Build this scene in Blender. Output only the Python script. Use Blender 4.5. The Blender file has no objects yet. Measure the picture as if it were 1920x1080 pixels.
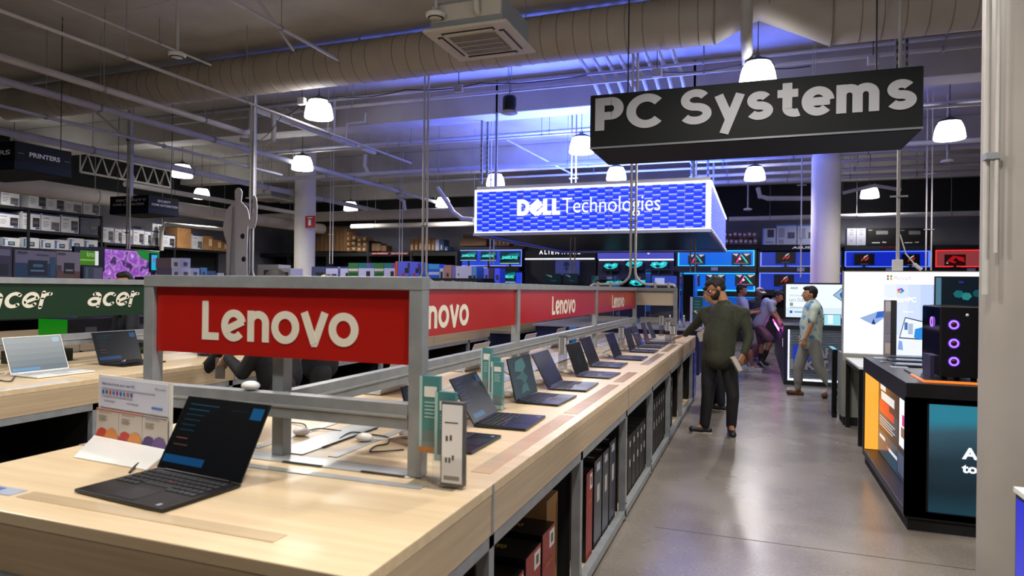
import bpy, bmesh, math, random
from mathutils import Vector, Matrix, Euler
random.seed(7)
S = bpy.context.scene
COL = S.collection
PI = math.pi
# ------------------------------------------------------------------ camera, world, exposure
EYE = Vector((0.0, 0.0, 1.55))
YAW, PITCH, ROLL, FPX = -0.35258, 0.00061, 0.012475, 1243.6
_cy, _sy, _cp, _sp, _cr, _sr = math.cos(YAW), math.sin(YAW), math.cos(PITCH), math.sin(PITCH), math.cos(ROLL), math.sin(ROLL)
_A = Matrix(((_cy, -_sy, 0), (_sy, _cy, 0), (0, 0, 1)))
_B = Matrix(((1, 0, 0), (0, _cp, _sp), (0, -_sp, _cp)))
_P = Matrix(((1, 0, 0), (0, 0, -1), (0, 1, 0)))
_C = Matrix(((_cr, -_sr, 0), (_sr, _cr, 0), (0, 0, 1)))
CAMR = _C @ _P @ _B @ _A                       # world -> (right, down, forward)
cam = bpy.data.cameras.new('camera')
cam.sensor_width = 36.0
cam.lens = FPX / 1920 * 36
cam.clip_end = 200
cam.clip_start = 0.05
cam.dof.use_dof = True
cam.dof.focus_distance = 6.5
cam.dof.aperture_fstop = 3.6
camo = bpy.data.objects.new('camera', cam)
COL.objects.link(camo)
camo.matrix_world = Matrix.Translation(EYE) @ Matrix((CAMR[0], -CAMR[1], -CAMR[2])).transposed().to_4x4()
S.camera = camo
w = bpy.data.worlds.new('world'); S.world = w; w.use_nodes = True
w.node_tree.nodes['Background'].inputs[0].default_value = (0.55, 0.58, 0.7, 1)
w.node_tree.nodes['Background'].inputs[1].default_value = 0.05
S.view_settings.view_transform = 'Standard'
S.view_settings.look = 'None'
S.view_settings.gamma = 1
S.view_settings.use_curve_mapping = False
S.view_settings.exposure = -0.06
S.cycles.use_denoising = True
S.cycles.max_bounces = 7
S.cycles.diffuse_bounces = 3
S.cycles.glossy_bounces = 3
S.cycles.transparent_max_bounces = 16
S.cycles.sample_clamp_indirect = 4
S.cycles.caustics_reflective = False
S.cycles.caustics_refractive = False
LAMP_W = 250          # each pendant lamp, watts
LAMP_EMIT = 12.0       # its glowing shade
BLUE_W = 400          # blue uplights in the hanging canopy

def at(u, v, ax, val):
    """world point on the plane ax=val met by the sight line measured at (u, v) of the survey photograph"""
    d = CAMR.transposed() @ Vector(((u - 960) / FPX, (v - 540) / FPX, 1.0))
    i = 'XYZ'.index(ax)
    return EYE + d * ((val - EYE[i]) / d[i])

# ------------------------------------------------------------------ materials
def lin(h):
    if isinstance(h, str):
        h = h.lstrip('#'); c = [int(h[i:i+2], 16) / 255 for i in (0, 2, 4)]
    else:
        c = list(h)
    return tuple((x / 12.92 if x <= 0.04045 else ((x + 0.055) / 1.055) ** 2.4) for x in c) + (1.0,)
MATS = {}
def mat(name, col='888888', rough=0.5, metal=0.0, emit=0.0, ecol=None, alpha=1.0, spec=0.5, coat=0.0):
    if name in MATS: return MATS[name]
    m = bpy.data.materials.new(name); m.use_nodes = True
    b = m.node_tree.nodes['Principled BSDF']
    b.inputs['Base Color'].default_value = lin(col)
    b.inputs['Roughness'].default_value = rough
    b.inputs['Metallic'].default_value = metal
    b.inputs['Specular IOR Level'].default_value = spec
    b.inputs['Coat Weight'].default_value = coat
    b.inputs['Coat Roughness'].default_value = 0.10
    if emit:
        b.inputs['Emission Color'].default_value = lin(ecol or col)
        b.inputs['Emission Strength'].default_value = emit
    b.inputs['Alpha'].default_value = alpha
    MATS[name] = m
    return m
def nodes(m):
    nt = m.node_tree
    return nt, nt.nodes['Principled BSDF'], nt.nodes.new, nt.links.new
def noisy(name, c1, c2, scale=(1, 1, 1), nscale=4, rough=0.5, detail=6, bump=0.0, metal=0, spec=0.5, coat=0, r2=None):
    """two tone noise material in object space"""
    if name in MATS: return MATS[name]
    m = mat(name, c1, rough, metal, spec=spec, coat=coat)
    nt, b, N, L = nodes(m)
    tc = N('ShaderNodeTexCoord'); mp = N('ShaderNodeMapping'); mp.inputs['Scale'].default_value = scale
    nz = N('ShaderNodeTexNoise'); nz.inputs['Scale'].default_value = nscale; nz.inputs['Detail'].default_value = detail
    cr = N('ShaderNodeValToRGB'); cr.color_ramp.elements[0].position = 0.35; cr.color_ramp.elements[1].position = 0.65
    cr.color_ramp.elements[0].color = lin(c1); cr.color_ramp.elements[1].color = lin(c2)
    L(tc.outputs['Object'], mp.inputs[0]); L(mp.outputs[0], nz.inputs['Vector']); L(nz.outputs['Fac'], cr.inputs[0]); L(cr.outputs[0], b.inputs['Base Color'])
    if bump:
        bp = N('ShaderNodeBump'); bp.inputs['Strength'].default_value = bump; bp.inputs['Distance'].default_value = 0.01
        L(nz.outputs['Fac'], bp.inputs['Height']); L(bp.outputs[0], b.inputs['Normal'])
    if r2 is not None:
        mr = N('ShaderNodeMapRange'); mr.inputs[3].default_value = rough; mr.inputs[4].default_value = r2
        L(nz.outputs['Fac'], mr.inputs[0]); L(mr.outputs[0], b.inputs['Roughness'])
    return m
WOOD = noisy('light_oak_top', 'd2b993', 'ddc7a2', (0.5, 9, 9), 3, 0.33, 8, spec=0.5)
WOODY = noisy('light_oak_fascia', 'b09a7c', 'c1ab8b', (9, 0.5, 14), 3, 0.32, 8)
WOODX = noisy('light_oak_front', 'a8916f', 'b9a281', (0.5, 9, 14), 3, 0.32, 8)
ALU = noisy('brushed_aluminium', '8b8f92', '989c9e', (2, 2, 2), 6, 0.42, 4, metal=0.25)
ALUD = mat('dark_aluminium', '5c6064', 0.45, 0.3)
RED = mat('red_sign_panel', 'a5170f', 0.28, spec=0.5)
CREAM = mat('cream_lettering', 'ded8c8', 0.5)
BLACK = mat('black_plastic', '0b0b0d', 0.35)
BLACKM = mat('matt_black', '060607', 0.75)
DARK = mat('dark_grey_plastic', '1c1d20', 0.45)
WHITE = mat('white_plastic', 'e4e2dc', 0.4)
WPIPE = noisy('white_painted_steel', 'b9b5ae', 'c6c3bd', (1, 1, 1), 3, 0.5)
WALLM = noisy('grey_painted_wall', '606066', '6a6a70', (1, 1, 1), 1.5, 0.8)
CEILM = noisy('white_painted_deck', 'b4b0a8', 'c6c2ba', (1, 1, 1), 1.2, 0.85, 8, bump=0.3)
DUCTM = noisy('white_painted_duct', 'b2a99b', 'bdb4a6', (1, 1, 1), 2, 0.6)
CARD = noisy('brown_cardboard', '8a6238', '9a7044', (1, 1, 1), 5, 0.7)
CARDD = noisy('dark_brown_cardboard', '5b422a', '6a4d32', (1, 1, 1), 5, 0.75)
def clear(name, tint=(0.975, 0.982, 0.995), gl=0.12):
    if name in MATS: return MATS[name]
    m = bpy.data.materials.new(name); m.use_nodes = True; nt = m.node_tree; nt.nodes.clear()
    o = nt.nodes.new('ShaderNodeOutputMaterial'); t = nt.nodes.new('ShaderNodeBsdfTransparent'); g = nt.nodes.new('ShaderNodeBsdfGlossy')
    x = nt.nodes.new('ShaderNodeMixShader'); lw = nt.nodes.new('ShaderNodeLayerWeight'); lw.inputs[0].default_value = .5; f = nt.nodes.new('ShaderNodeMath'); f.operation = 'POWER'; f.inputs[1].default_value = 4.5; nt.links.new(lw.outputs['Facing'], f.inputs[0])
    a = nt.nodes.new('ShaderNodeMath'); a.operation = 'MULTIPLY_ADD'; a.inputs[1].default_value = .6; a.inputs[2].default_value = gl * 0.25; a.use_clamp = True
    t.inputs[0].default_value = (*tint, 1); g.inputs['Roughness'].default_value = 0.05
    nt.links.new(f.outputs[0], a.inputs[0]); nt.links.new(a.outputs[0], x.inputs[0])
    nt.links.new(t.outputs[0], x.inputs[1]); nt.links.new(g.outputs[0], x.inputs[2]); nt.links.new(x.outputs[0], o.inputs[0])
    MATS[name] = m
    return m
ACR = clear('clear_acrylic')
FILM = noisy('glossy_film_over_oak', 'ccb28c', 'd8c09a', (0.5, 9, 9), 3, 0.3, 8, coat=1.0)
FILM.node_tree.nodes['Principled BSDF'].inputs['Coat Roughness'].default_value = 0.03
def E(name, col, k, base='050505', rough=0.25):
    return mat(name, base, rough, emit=k, ecol=col)
SCR = E('black_screen', '0a0d12', 0.35, '040405', 0.12)
_pc = {}
def paint(col, rough=0.5):
    k = col + str(rough)
    if k not in _pc: _pc[k] = mat('paint_' + col + ('' if rough == 0.5 else '_%d' % (rough * 100)), col, rough)
    return _pc[k]
def glow(col, k=1.0):
    key = 'glow_%s_%d' % (col, k * 100)
    return E(key, col, k)

# ------------------------------------------------------------------ mesh builder
class MB:
    def __init__(s): s.v = []; s.f = []; s.m = []; s.mats = []; s.sm = []
    def mi(s, m):
        if m not in s.mats: s.mats.append(m)
        return s.mats.index(m)
    def add(s, vs, fs, m, smooth=False):
        b = len(s.v); i = s.mi(m); s.v += [Vector(x) for x in vs]
        for f in fs: s.f.append([b + k for k in f]); s.m.append(i); s.sm.append(smooth)
        return s
    def box(s, x0, x1, y0, y1, z0, z1, m):
        if x1 < x0: x0, x1 = x1, x0
        if y1 < y0: y0, y1 = y1, y0
        if z1 < z0: z0, z1 = z1, z0
        return s.add([(x, y, z) for z in (z0, z1) for y in (y0, y1) for x in (x0, x1)],
              [(0, 2, 3, 1), (4, 5, 7, 6), (0, 1, 5, 4), (2, 6, 7, 3), (0, 4, 6, 2), (1, 3, 7, 5)], m)
    def obox(s, c, ax, ay, az, m):       # centre and three half-axis vectors
        c, ax, ay, az = Vector(c), Vector(ax), Vector(ay), Vector(az)
        return s.add([c + ax * i + ay * j + az * k for k in (-1, 1) for j in (-1, 1) for i in (-1, 1)],
              [(0, 2, 3, 1), (4, 5, 7, 6), (0, 1, 5, 4), (2, 6, 7, 3), (0, 4, 6, 2), (1, 3, 7, 5)], m)
    def quad(s, a, b, c, d, m): return s.add([a, b, c, d], [(0, 1, 2, 3)], m)
    def tube(s, pts, r, m, n=10, cap=True, smooth=True):
        pts = [Vector(p) for p in pts]; rs = r if isinstance(r, (list, tuple)) else [r] * len(pts)
        vs = []; prev = None
        for i, p in enumerate(pts):
            d = (pts[min(i + 1, len(pts) - 1)] - pts[max(i - 1, 0)]).normalized()
            if prev is None:
                u = d.orthogonal().normalized()
            else:
                u = (prev - d * prev.dot(d))
                u = u.normalized() if u.length > 1e-6 else d.orthogonal().normalized()
            prev = u; w_ = d.cross(u)
            vs += [p + (u * math.cos(2 * PI * k / n) + w_ * math.sin(2 * PI * k / n)) * rs[i] for k in range(n)]
        fs = []
        for i in range(len(pts) - 1):
            for k in range(n):
                a, b = i * n + k, i * n + (k + 1) % n
                fs.append((a, b, b + n, a + n))
        s.add(vs, fs, m, smooth)
        if cap:
            s.add(vs[:n], [tuple(range(n))[::-1]], m); s.add(vs[-n:], [tuple(range(n))], m)
        return s
    def lathe(s, c, prof, m, n=20, smooth=True, axis='Z'):
        c = Vector(c); vs = []
        for r, z in prof:
            for k in range(n):
                a = 2 * PI * k / n
                p = (r * math.cos(a), r * math.sin(a), z)
                if axis == 'X': p = (p[2], p[0], p[1])
                if axis == 'Y': p = (p[0], p[2], p[1])
                vs.append(c + Vector(p))
        fs = []
        for i in range(len(prof) - 1):
            for k in range(n):
                a, b = i * n + k, i * n + (k + 1) % n
                fs.append((a, b, b + n, a + n))
        return s.add(vs, fs, m, smooth)
    def ball(s, c, r, m, n=14, rot=None):
        r = Vector(r) if hasattr(r, '__len__') else Vector((r, r, r)); c = Vector(c); vs = []; h = n // 2
        for i in range(h + 1):
            for k in range(n):
                t = PI * i / h; a = 2 * PI * k / n
                p = Vector((math.sin(t) * math.cos(a) * r.x, math.sin(t) * math.sin(a) * r.y, math.cos(t) * r.z))
                vs.append(c + (rot @ p if rot else p))
        fs = [(i * n + k, (i + 1) * n + k, (i + 1) * n + (k + 1) % n, i * n + (k + 1) % n) for i in range(h) for k in range(n)]
        return s.add(vs, fs, m, True)
    def prism(s, poly, fr, d, m, smooth=False):
        """poly: 2-D points; fr=(origin, ux, uy); extruded by d along ux x uy"""
        o, ux, uy = map(Vector, fr); nn = ux.cross(uy).normalized() * d; n = len(poly)
        a = [o + ux * p[0] + uy * p[1] for p in poly]
        s.add(a + [p + nn for p in a], [tuple(range(n))[::-1], tuple(range(n, 2 * n))] + [(i, (i + 1) % n, n + (i + 1) % n, n + i) for i in range(n)], m, smooth)
        return s
    def mesh(s, name):
        me = bpy.data.meshes.new(name)
        me.from_pydata([tuple(v) for v in s.v], [], s.f)
        for m in s.mats: me.materials.append(m)
        me.polygons.foreach_set('material_index', s.m)
        me.polygons.foreach_set('use_smooth', s.sm)
        me.validate(clean_customdata=False); me.update()
        return me
    def build(s, name, parent=None, bevel=0, seg=2, xf=None):
        me = s.mesh(name)
        if xf: me.transform(xf)
        o = bpy.data.objects.new(name, me); COL.objects.link(o)
        if parent is not None:
            o.parent = parent
            me.transform(parent.matrix_basis.inverted() if parent.parent is None else (parent.parent.matrix_basis @ parent.matrix_basis).inverted())
        if bevel:
            b = o.modifiers.new('bevel', 'BEVEL'); b.width = bevel; b.segments = seg; b.limit_method = 'ANGLE'; b.harden_normals = False
        return o

def tag(o, label=None, cat=None, group=None, kind=None):
    if label: o['label'] = label
    if cat: o['category'] = cat
    if group: o['group'] = group
    if kind: o['kind'] = kind
    return o
def thing(name, loc, label, cat, group=None, rz=0):
    o = bpy.data.objects.new(name, None); COL.objects.link(o)
    o.empty_display_size = 0.1
    o.matrix_basis = Matrix.Translation(Vector(loc)) @ Matrix.Rotation(rz, 4, 'Z')
    o.location = loc; o.rotation_euler = (0, 0, rz)
    return tag(o, label, cat, group)
def struct(o): o['kind'] = 'structure'; return o
def kids(o): return list(o.children)
def dup(src, loc, rz=0, label=None, cat=None, group=None, scale=None):
    r = src.copy(); COL.objects.link(r); r.location = loc; r.rotation_euler = (0, 0, rz)
    if scale: r.scale = scale
    if label: r['label'] = label
    if group: r['group'] = group
    for ch in kids(src):
        c = ch.copy(); COL.objects.link(c); c.parent = r
        for g in kids(ch):
            d = g.copy(); COL.objects.link(d); d.parent = c
    return r
ORD = ['first', 'second', 'third', 'fourth', 'fifth', 'sixth', 'seventh', 'eighth', 'ninth', 'tenth', 'eleventh', 'twelfth', 'thirteenth', 'fourteenth', 'fifteenth', 'sixteenth', 'seventeenth', 'eighteenth', 'nineteenth', 'twentieth']

# ------------------------------------------------------------------ lettering
FONT = None
def textmesh(txt, bold=0.0, ext=0.0):
    c = bpy.data.curves.new('lettering', 'FONT'); c.body = txt; c.offset = bold; c.extrude = ext; c.resolution_u = 4
    o = bpy.data.objects.new('lettering', c); COL.objects.link(o)
    dg = bpy.context.evaluated_depsgraph_get(); me = bpy.data.meshes.new_from_object(o.evaluated_get(dg))
    bpy.data.objects.remove(o); bpy.data.curves.remove(c)
    return me
_tc = {}
def text_into(mb, txt, fr, w_, h_, m, bold=0.02, depth=0.002, shear=0.0):
    """text fitted into a w x h box whose lower left corner is fr[0]; fr=(origin, ux, uy); proud by depth"""
    k = (txt, bold)
    if k not in _tc:
        me = textmesh(txt, bold, 0); vs = [v.co.copy() for v in me.vertices]; fs = [tuple(p.vertices) for p in me.polygons]
        x0 = min(v.x for v in vs); x1 = max(v.x for v in vs); y0 = min(v.y for v in vs); y1 = max(v.y for v in vs)
        _tc[k] = ([((v.x - x0) / (x1 - x0), (v.y - y0) / (y1 - y0)) for v in vs], fs); bpy.data.meshes.remove(me)
    vs, fs = _tc[k]; o, ux, uy = map(Vector, fr); nn = ux.cross(uy).normalized() * depth
    mb.add([o + ux * (a * w_ + b * h_ * shear) + uy * (b * h_) + nn for a, b in vs], fs, m)
def stroke(mb, pts, t, fr, m, d, rnd=False):
    """2-D polyline of width t as a solid ribbon"""
    P = [Vector((p[0], p[1])) for p in pts]; n = len(P); closed = (P[0] - P[-1]).length < 1e-6 and n > 3
    Lf, Rt = [], []
    for i in range(n):
        a = P[i - 1] if i else (P[-2] if closed else P[0]); b = P[i + 1] if i < n - 1 else (P[1] if closed else P[-1])
        d1 = (P[i] - a).normalized() if (P[i] - a).length > 1e-9 else (b - P[i]).normalized()
        d2 = (b - P[i]).normalized() if (b - P[i]).length > 1e-9 else d1
        t1 = (d1 + d2); t1 = t1.normalized() if t1.length > 1e-6 else d1
        k = 1 / max(0.5, t1.dot(d1)); nn = Vector((-t1.y, t1.x)) * t / 2 * k
        Lf.append(P[i] + nn); Rt.append(P[i] - nn)
    for i in range(n - 1):
        mb.prism([Rt[i], Rt[i + 1], Lf[i + 1], Lf[i]], fr, d, m)
    if rnd:
        for c in (P[0], P[-1]):
            mb.prism([(c.x + t / 2 * math.cos(2 * PI * k / 12), c.y + t / 2 * math.sin(2 * PI * k / 12)) for k in range(12)], fr, d, m)
def arc(cx, cy, rx, ry, a0, a1, n=20):
    return [(cx + rx * math.cos(math.radians(a0 + (a1 - a0) * i / n)), cy + ry * math.sin(math.radians(a0 + (a1 - a0) * i / n))) for i in range(n + 1)]
def glyph(ch, t):
    """rounded grotesque strokes; x height .76, cap height 1; returns (advance, strokes)"""
    h = t / 2; x = 0.78
    if ch == 'L': return 0.56, [[(h, 1), (h, h)], [(0, h), (0.5, h)]]
    if ch == 'n': return 0.66, [[(h, 0), (h, x)], arc(0.305, x - 0.305 , 0.305 - h, 0.305 - h + 0.0, 180, 0) + [(0.61 - h, 0)]]
    if ch == 'o': return 0.80, [arc(0.38, x / 2, 0.38 - h, x / 2 + 0.015 - h, 0, 360, 32)]
    if ch == 'v': return 0.70, [[(h * 0.75, x), (0.345, 0.0 + 0.02), ], [(0.345, 0.02), (0.69 - h * 0.75, x)], [(0.27, h * 0.45), (0.42, h * 0.45)]]
    if ch == 'e': return 0.74, [arc(0.36, x / 2, 0.36 - h, x / 2 + 0.015 - h, -42, -345, 30), [(0.10, 0.255), (0.63, 0.50)]]
    if ch == 'c': return 0.70, [arc(0.37, x / 2, 0.37 - h, x / 2 + 0.01 - h, 48, 312, 26)]
    if ch == 'a': return 0.74, [arc(0.34, 0.26, 0.34 - h, 0.26 - h, 0, 360, 24), [(0.66 - h, 0), (0.66 - h, 0.5)], arc(0.36, 0.48, 0.30 - h, 0.30 - h, 0, 120, 12)]
    if ch == 'r': return 0.50, [[(h, 0), (h, x)], arc(0.36, x - 0.36 - 0.0, 0.36 - h, 0.36 - h, 180, 80, 12)]
    if ch == 'P': return 0.78, [[(h, 0), (h, 1)], [(h, 1 - h), (0.42, 1 - h)] + arc(0.42, 0.66, 0.31 - h + 0.0, 0.34 - h, 90, -90, 14) + [(0.42, 0.32 + h), (h, 0.32 + h)]]
    if ch == 'C': return 0.98, [arc(0.50, 0.5, 0.5 - h, 0.515 - h, 40, 320, 30)]
    if ch in 'Ss':
        H_ = 1.03 if ch == 'S' else x + .03; wd = .40 if ch == 'S' else .315; ry = (H_ - t) / 4; o = -.015
        return (.88, .70)[ch == 's'], [arc(wd, o + H_ - h - ry, wd * .93 - h, ry, 28, 270, 20) + arc(wd, o + h + ry, wd - h + .01, ry, 88, -152, 20)]
    if ch == '3': return 0.76, [arc(0.37, x / 2, 0.37 - h, x / 2 + 0.015 - h, 4, 318, 28), [(t * .7, x / 2 - .01), (0.74 - t * .45, x / 2 - .01)]]
    if ch == 'y': return 0.74, [[(h * 0.75, x), (0.36, 0.06)], [(0.70 - h * 0.75, x), (0.22, -0.34 )]]
    if ch == 't': return 0.56, [[(0.25, 0.96), (0.25, 0.25)] + arc(0.43, 0.25, 0.18, 0.25 - h, 180, 300, 10), [(0.02, x - h), (0.5, x - h)]]
    if ch == 'm': return 1.06, [[(h, 0), (h, x)], arc(0.29, x - 0.29, 0.29 - h, 0.29 - h, 180, 0, 14) + [(0.58 - h, 0)], arc(0.29 + 0.58 - t, x - 0.29, 0.29 - h, 0.29 - h, 180, 0, 14) + [(1.16 - t - h, 0)]]
    if ch == 'D': return 0.86, [[(h, 0), (h, 1)], [(h, 1 - h), (0.36, 1 - h)] + arc(0.36, 0.5, 0.44 - h, 0.5 - h, 90, -90, 18) + [(0.36, h), (h, h)]]
    if ch == 'E': return 0.8, [[(0.1, 0.25), (0.40, 0.04)], [(0.1, 0.25), (0.72, 0.72)], [(0.02, 0.5), (0.55, 0.92)], [(0.40, 0.04), (0.86, 0.42)], [(0.1, 0.25), (0.02, 0.5)]]
    return 0.35, []
def word(mb, txt, fr, w_, h_, m, t=0.19, depth=0.006, rnd=False, shear=0.0, desc=False):
    """stroke lettering fitted to width w_ and cap height h_"""
    xs = 0; out = []
    for ch in txt:
        adv, st = glyph(ch, t); out += [[(px + xs, py) for px, py in s_] for s_ in st]; xs += adv + 0.02
    allx = [p[0] for s_ in out for p in s_]; x0, x1 = min(allx) - t / 2, max(allx) + t / 2
    k = w_ / (x1 - x0); o, ux, uy = map(Vector, fr)
    fr2 = (o - ux * x0 * k, ux * k, uy * h_ + ux * k * shear)
    nn = ux.cross(uy).normalized()
    for i, s_ in enumerate(out): stroke(mb, s_, t, (fr2[0], fr2[1], fr2[2]), m, depth + (i % 4) * 0.0004, rnd)
# ================================================================== the room
FLOOR = noisy('polished_concrete', '7c7368', '938a7e', (1, 1, 1), 1.3, 0.2, 10, spec=0.55, r2=0.34)
def _floor_fix():
    nt, b, N, L = nodes(FLOOR)
    tc = N('ShaderNodeTexCoord')
    n2 = N('ShaderNodeTexNoise'); n2.inputs['Scale'].default_value = 60; n2.inputs['Detail'].default_value = 4
    mx = N('ShaderNodeMix'); mx.data_type = 'RGBA'; mx.blend_type = 'MULTIPLY'; mx.inputs[0].default_value = 0.35
    old = b.inputs['Base Color'].links[0].from_socket
    cr = N('ShaderNodeValToRGB'); cr.color_ramp.elements[0].position = 0.3; cr.color_ramp.elements[0].color = (0.35, 0.35, 0.35, 1); cr.color_ramp.elements[1].position = 0.6
    L(tc.outputs['Object'], n2.inputs['Vector']); L(n2.outputs['Fac'], cr.inputs[0]); L(old, mx.inputs[6]); L(cr.outputs[0], mx.inputs[7]); L(mx.outputs[2], b.inputs['Base Color'])
    n3 = N('ShaderNodeTexNoise'); n3.inputs['Scale'].default_value = 2.2; n3.inputs['Detail'].default_value = 2
    bp = N('ShaderNodeBump'); bp.inputs['Strength'].default_value = 0.12; bp.inputs['Distance'].default_value = 0.02
    L(tc.outputs['Object'], n3.inputs['Vector']); L(n3.outputs['Fac'], bp.inputs['Height']); L(bp.outputs[0], b.inputs['Normal'])
_floor_fix()
X0, X1, Y0, Y1, ZC = -18.8, 9.0, -5.0, 23.0, 5.6
struct(MB().box(X0, X1, Y0, Y1, -0.2, 0, FLOOR).build('floor'))
struct(MB().box(X0 - .2, X1 + .2, Y0, Y1 + .2, ZC, ZC + 0.4, CEILM).build('ceiling'))
struct(MB().box(X0 - .2, X1 + .2, Y1, Y1 + .2, 0, 4.0, WALLM).build('wall_back'))
struct(MB().box(X0 - .2, X1 + .2, Y1, Y1 + .2, 4.0, 5.0, BLACKM).build('trim_1'))
struct(MB().box(X0 - .2, X1 + .2, Y1 - .25, Y1 + .2, 5.0, ZC, CEILM).build('trim_2'))
struct(MB().box(X0 - .2, X0, Y0, Y1, 0, 4.0, WALLM).build('wall_left'))
struct(MB().box(X0 - .2, X0, Y0, Y1, 4.0, ZC, BLACKM).build('trim_3'))
struct(MB().box(X1, X1 + .2, Y0, Y1, 0, ZC, WALLM).build('wall_right'))
# saw-cut joints in the slab, thin dark filler strips
j = MB()
for y in (4.4, 10.4, 16.4): j.box(-0.6, X1, y, y + 0.006, 0, 0.0012, paint('4a443e', 0.5))
for x in (1.9,): j.box(x, x + .006, Y0, Y1, 0, 0.0012, paint('4a443e', 0.5))
struct(j.build('trim_4'))
# concrete beams under the deck
for i, (y, wd, zb) in enumerate(((5.4, 0.5, 5.25), (12.0, 0.55, 4.95), (17.6, 0.5, 5.0))):
    struct(MB().box(X0, X1, y, y + wd, zb, ZC, CEILM).build('trim_%d' % (5 + i), bevel=0.02))
# columns
COLM = noisy('cream_painted_column', 'e2ddd2', 'e8e3d9', (1, 1, 1), 2, 0.55)
COLN = noisy('grey_painted_column', '9d968d', 'a69f96', (1, 1, 1), 2, 0.6)
def column(x, y, label, m):
    t = thing('round_column', (x, y, 0), label, 'column')
    MB().lathe((x, y, 0), [(0.3, 0), (0.3, 5.58)], m, 48).build('shaft', t)
    if y > 10: MB().lathe((x, y, 0), [(0.312, 0), (0.312, 0.12), (0.3, 0.125)], paint('3c3c3e'), 48).build('skirting', t)
    return t
column(-12.55, 16.3, 'cream round column on the left, with a small red fire sign', COLM)
column(1.43, 16.2, 'cream round column behind the demo screens on the right, washed blue along its left side', COLM)
column(1.37, 3.97, 'large grey round column nearest the viewer at the right edge', COLN)
p = at(583, 416, 'Y', 16.0)
t = thing('fire_sign', (p.x, 15.97, p.z - .16), 'small red fire extinguisher sign on the left cream column', 'sign')
MB().box(p.x - .17, p.x + .17, 15.96, 15.98, p.z - .17, p.z + .17, paint('b81414')).build('plate', t)
MB().tube([(p.x, 15.95, p.z - .11), (p.x, 15.95, p.z + .06)], .045, paint('eeeeee'), 8).box(p.x - .08, p.x + .08, 15.945, 15.955, p.z + .1, p.z + .13, paint('eeeeee')).build('extinguisher_symbol', t)
# conduit running up the near column
t = thing('conduit', (1.04, 3.8, 1.6), 'cream conduit clamped to the left side of the nearest grey column', 'pipe')
MB().tube([(1.045, 3.82, 1.55), (1.045, 3.82, 5.58)], .014, WPIPE, 10).build('tube', t)
MB().tube([(1.075, 3.785, 1.75), (1.075, 3.785, 5.58)], .009, WPIPE, 8).build('tube', t)
for z in (2.2, 3.3, 4.3): MB().box(1.03, 1.09, 3.77, 3.84, z, z + .03, ALU).build('clamp', t)

# ================================================================== pendant lamps
LGLOW = mat('lamp_glow', 'ffffff', 0.4, emit=LAMP_EMIT, ecol='fcfbff')
def make_lamp(x, y, label):
    t = thing('pendant_lamp', (x, y, 4.25), label, 'lamp', 'bell pendant lamps under the ceiling')
    z = 4.25
    pr = [(0.235, 0), (0.245, 0.02), (0.238, 0.08), (0.225, 0.16), (0.20, 0.24), (0.165, 0.305), (0.12, 0.335), (0.10, 0.34)]
    MB().lathe((x, y, z), pr + [(0.08, 0.33)], LGLOW, 32).lathe((x, y, z + .03), [(0.0, 0), (0.22, 0)], LGLOW, 32).build('shade', t)
    MB().lathe((x, y, z), [(0.175, 0.30), (0.172, 0.325), (0.12, 0.352), (0.06, 0.375), (0.03, 0.40), (0, 0.405)], DARK, 24).build('cap', t)
    for s in (-1, 1): MB().tube([(x + s * .175, y, z + .29), (x + s * .21, y, z + .25)], .012, DARK, 6).build('bracket', t)
    MB().tube([(x, y, z + .4), (x + .02, y, z + .43), (x, y, z + .46), (x - .02, y, z + .43), (x, y, z + .4)], .006, DARK, 6).build('hook', t)
    MB().tube([(x, y, z + .45), (x, y, ZC)], .006, DARK, 6).build('cord', t)
    l = bpy.data.lights.new('bulb', 'SPOT'); l.energy = LAMP_W; l.shadow_soft_size = 0.14; l.color = (1.0, 0.955, 0.90); l.spot_size = math.radians(168); l.spot_blend = 0.55
    o = bpy.data.objects.new('bulb', l); COL.objects.link(o); o.parent = t; o.location = (0, 0, -0.17)
    return t
lamp0 = None
LAMPS = [(-9.95, 12.8, 'glowing bell lamp partly over the left cream column top'),
 (-13.6, 12.8, 'glowing bell lamp above the security sign, left of the blank figure'),
 (-16.4, 16.2, 'glowing bell lamp between the security sign and the blank figure'),
 (-16.6, 10.7, 'glowing bell lamp at the far left above the printer boxes'),
 (-13.6, 20.2, 'small far bell lamp right of the left cream column'),
 (-9.85, 20.0, 'small far bell lamp just left of the blue canopy'),
 (-6.5, 16.3, 'glowing bell lamp above the left end of the blue canopy'),
 (-3.28, 12.8, 'glowing bell lamp at the left edge of the large black overhead sign'),
 (-3.26, 16.2, 'glowing bell lamp above the middle of the blue canopy'),
 (-0.06, 17.1, 'glowing bell lamp below the large black overhead sign, right of the canopy'),
 (3.14, 13.5, 'glowing bell lamp right of the large black overhead sign, by the nearest column'),
 (3.0, 21.2, 'small far bell lamp above the black boxes on the right')]
for x, y, lb in LAMPS:
    if lamp0 is None: lamp0 = make_lamp(x, y, lb)
    else: dup(lamp0, (x, y, 4.25), 0, lb)
for u_, v_, lb in ((598, 222, 'white glowing bell lamp hanging just below the big duct left of centre'), (1420, 160, 'large glowing bell lamp directly above the large black overhead sign')):
    dup(lamp0, (at(u_, 200, 'Y', 9.66).x, 9.66, at(u_, v_, 'Y', 9.66).z), 0, lb)
for i, (x, y) in enumerate(((-6.6, 2.2), (-3.3, 3.6), (0, 5.0), (3.2, 5.3), (-2.6, 0.6), (0, 1.3), (3.2, 1.6), (3.2, 9.0))):
    if (x, y) == (3.2, 9.0): continue
    dup(lamp0, (x, y, 4.25), 0, 'bell lamp of the rows above and behind the viewer, outside the photo')

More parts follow.
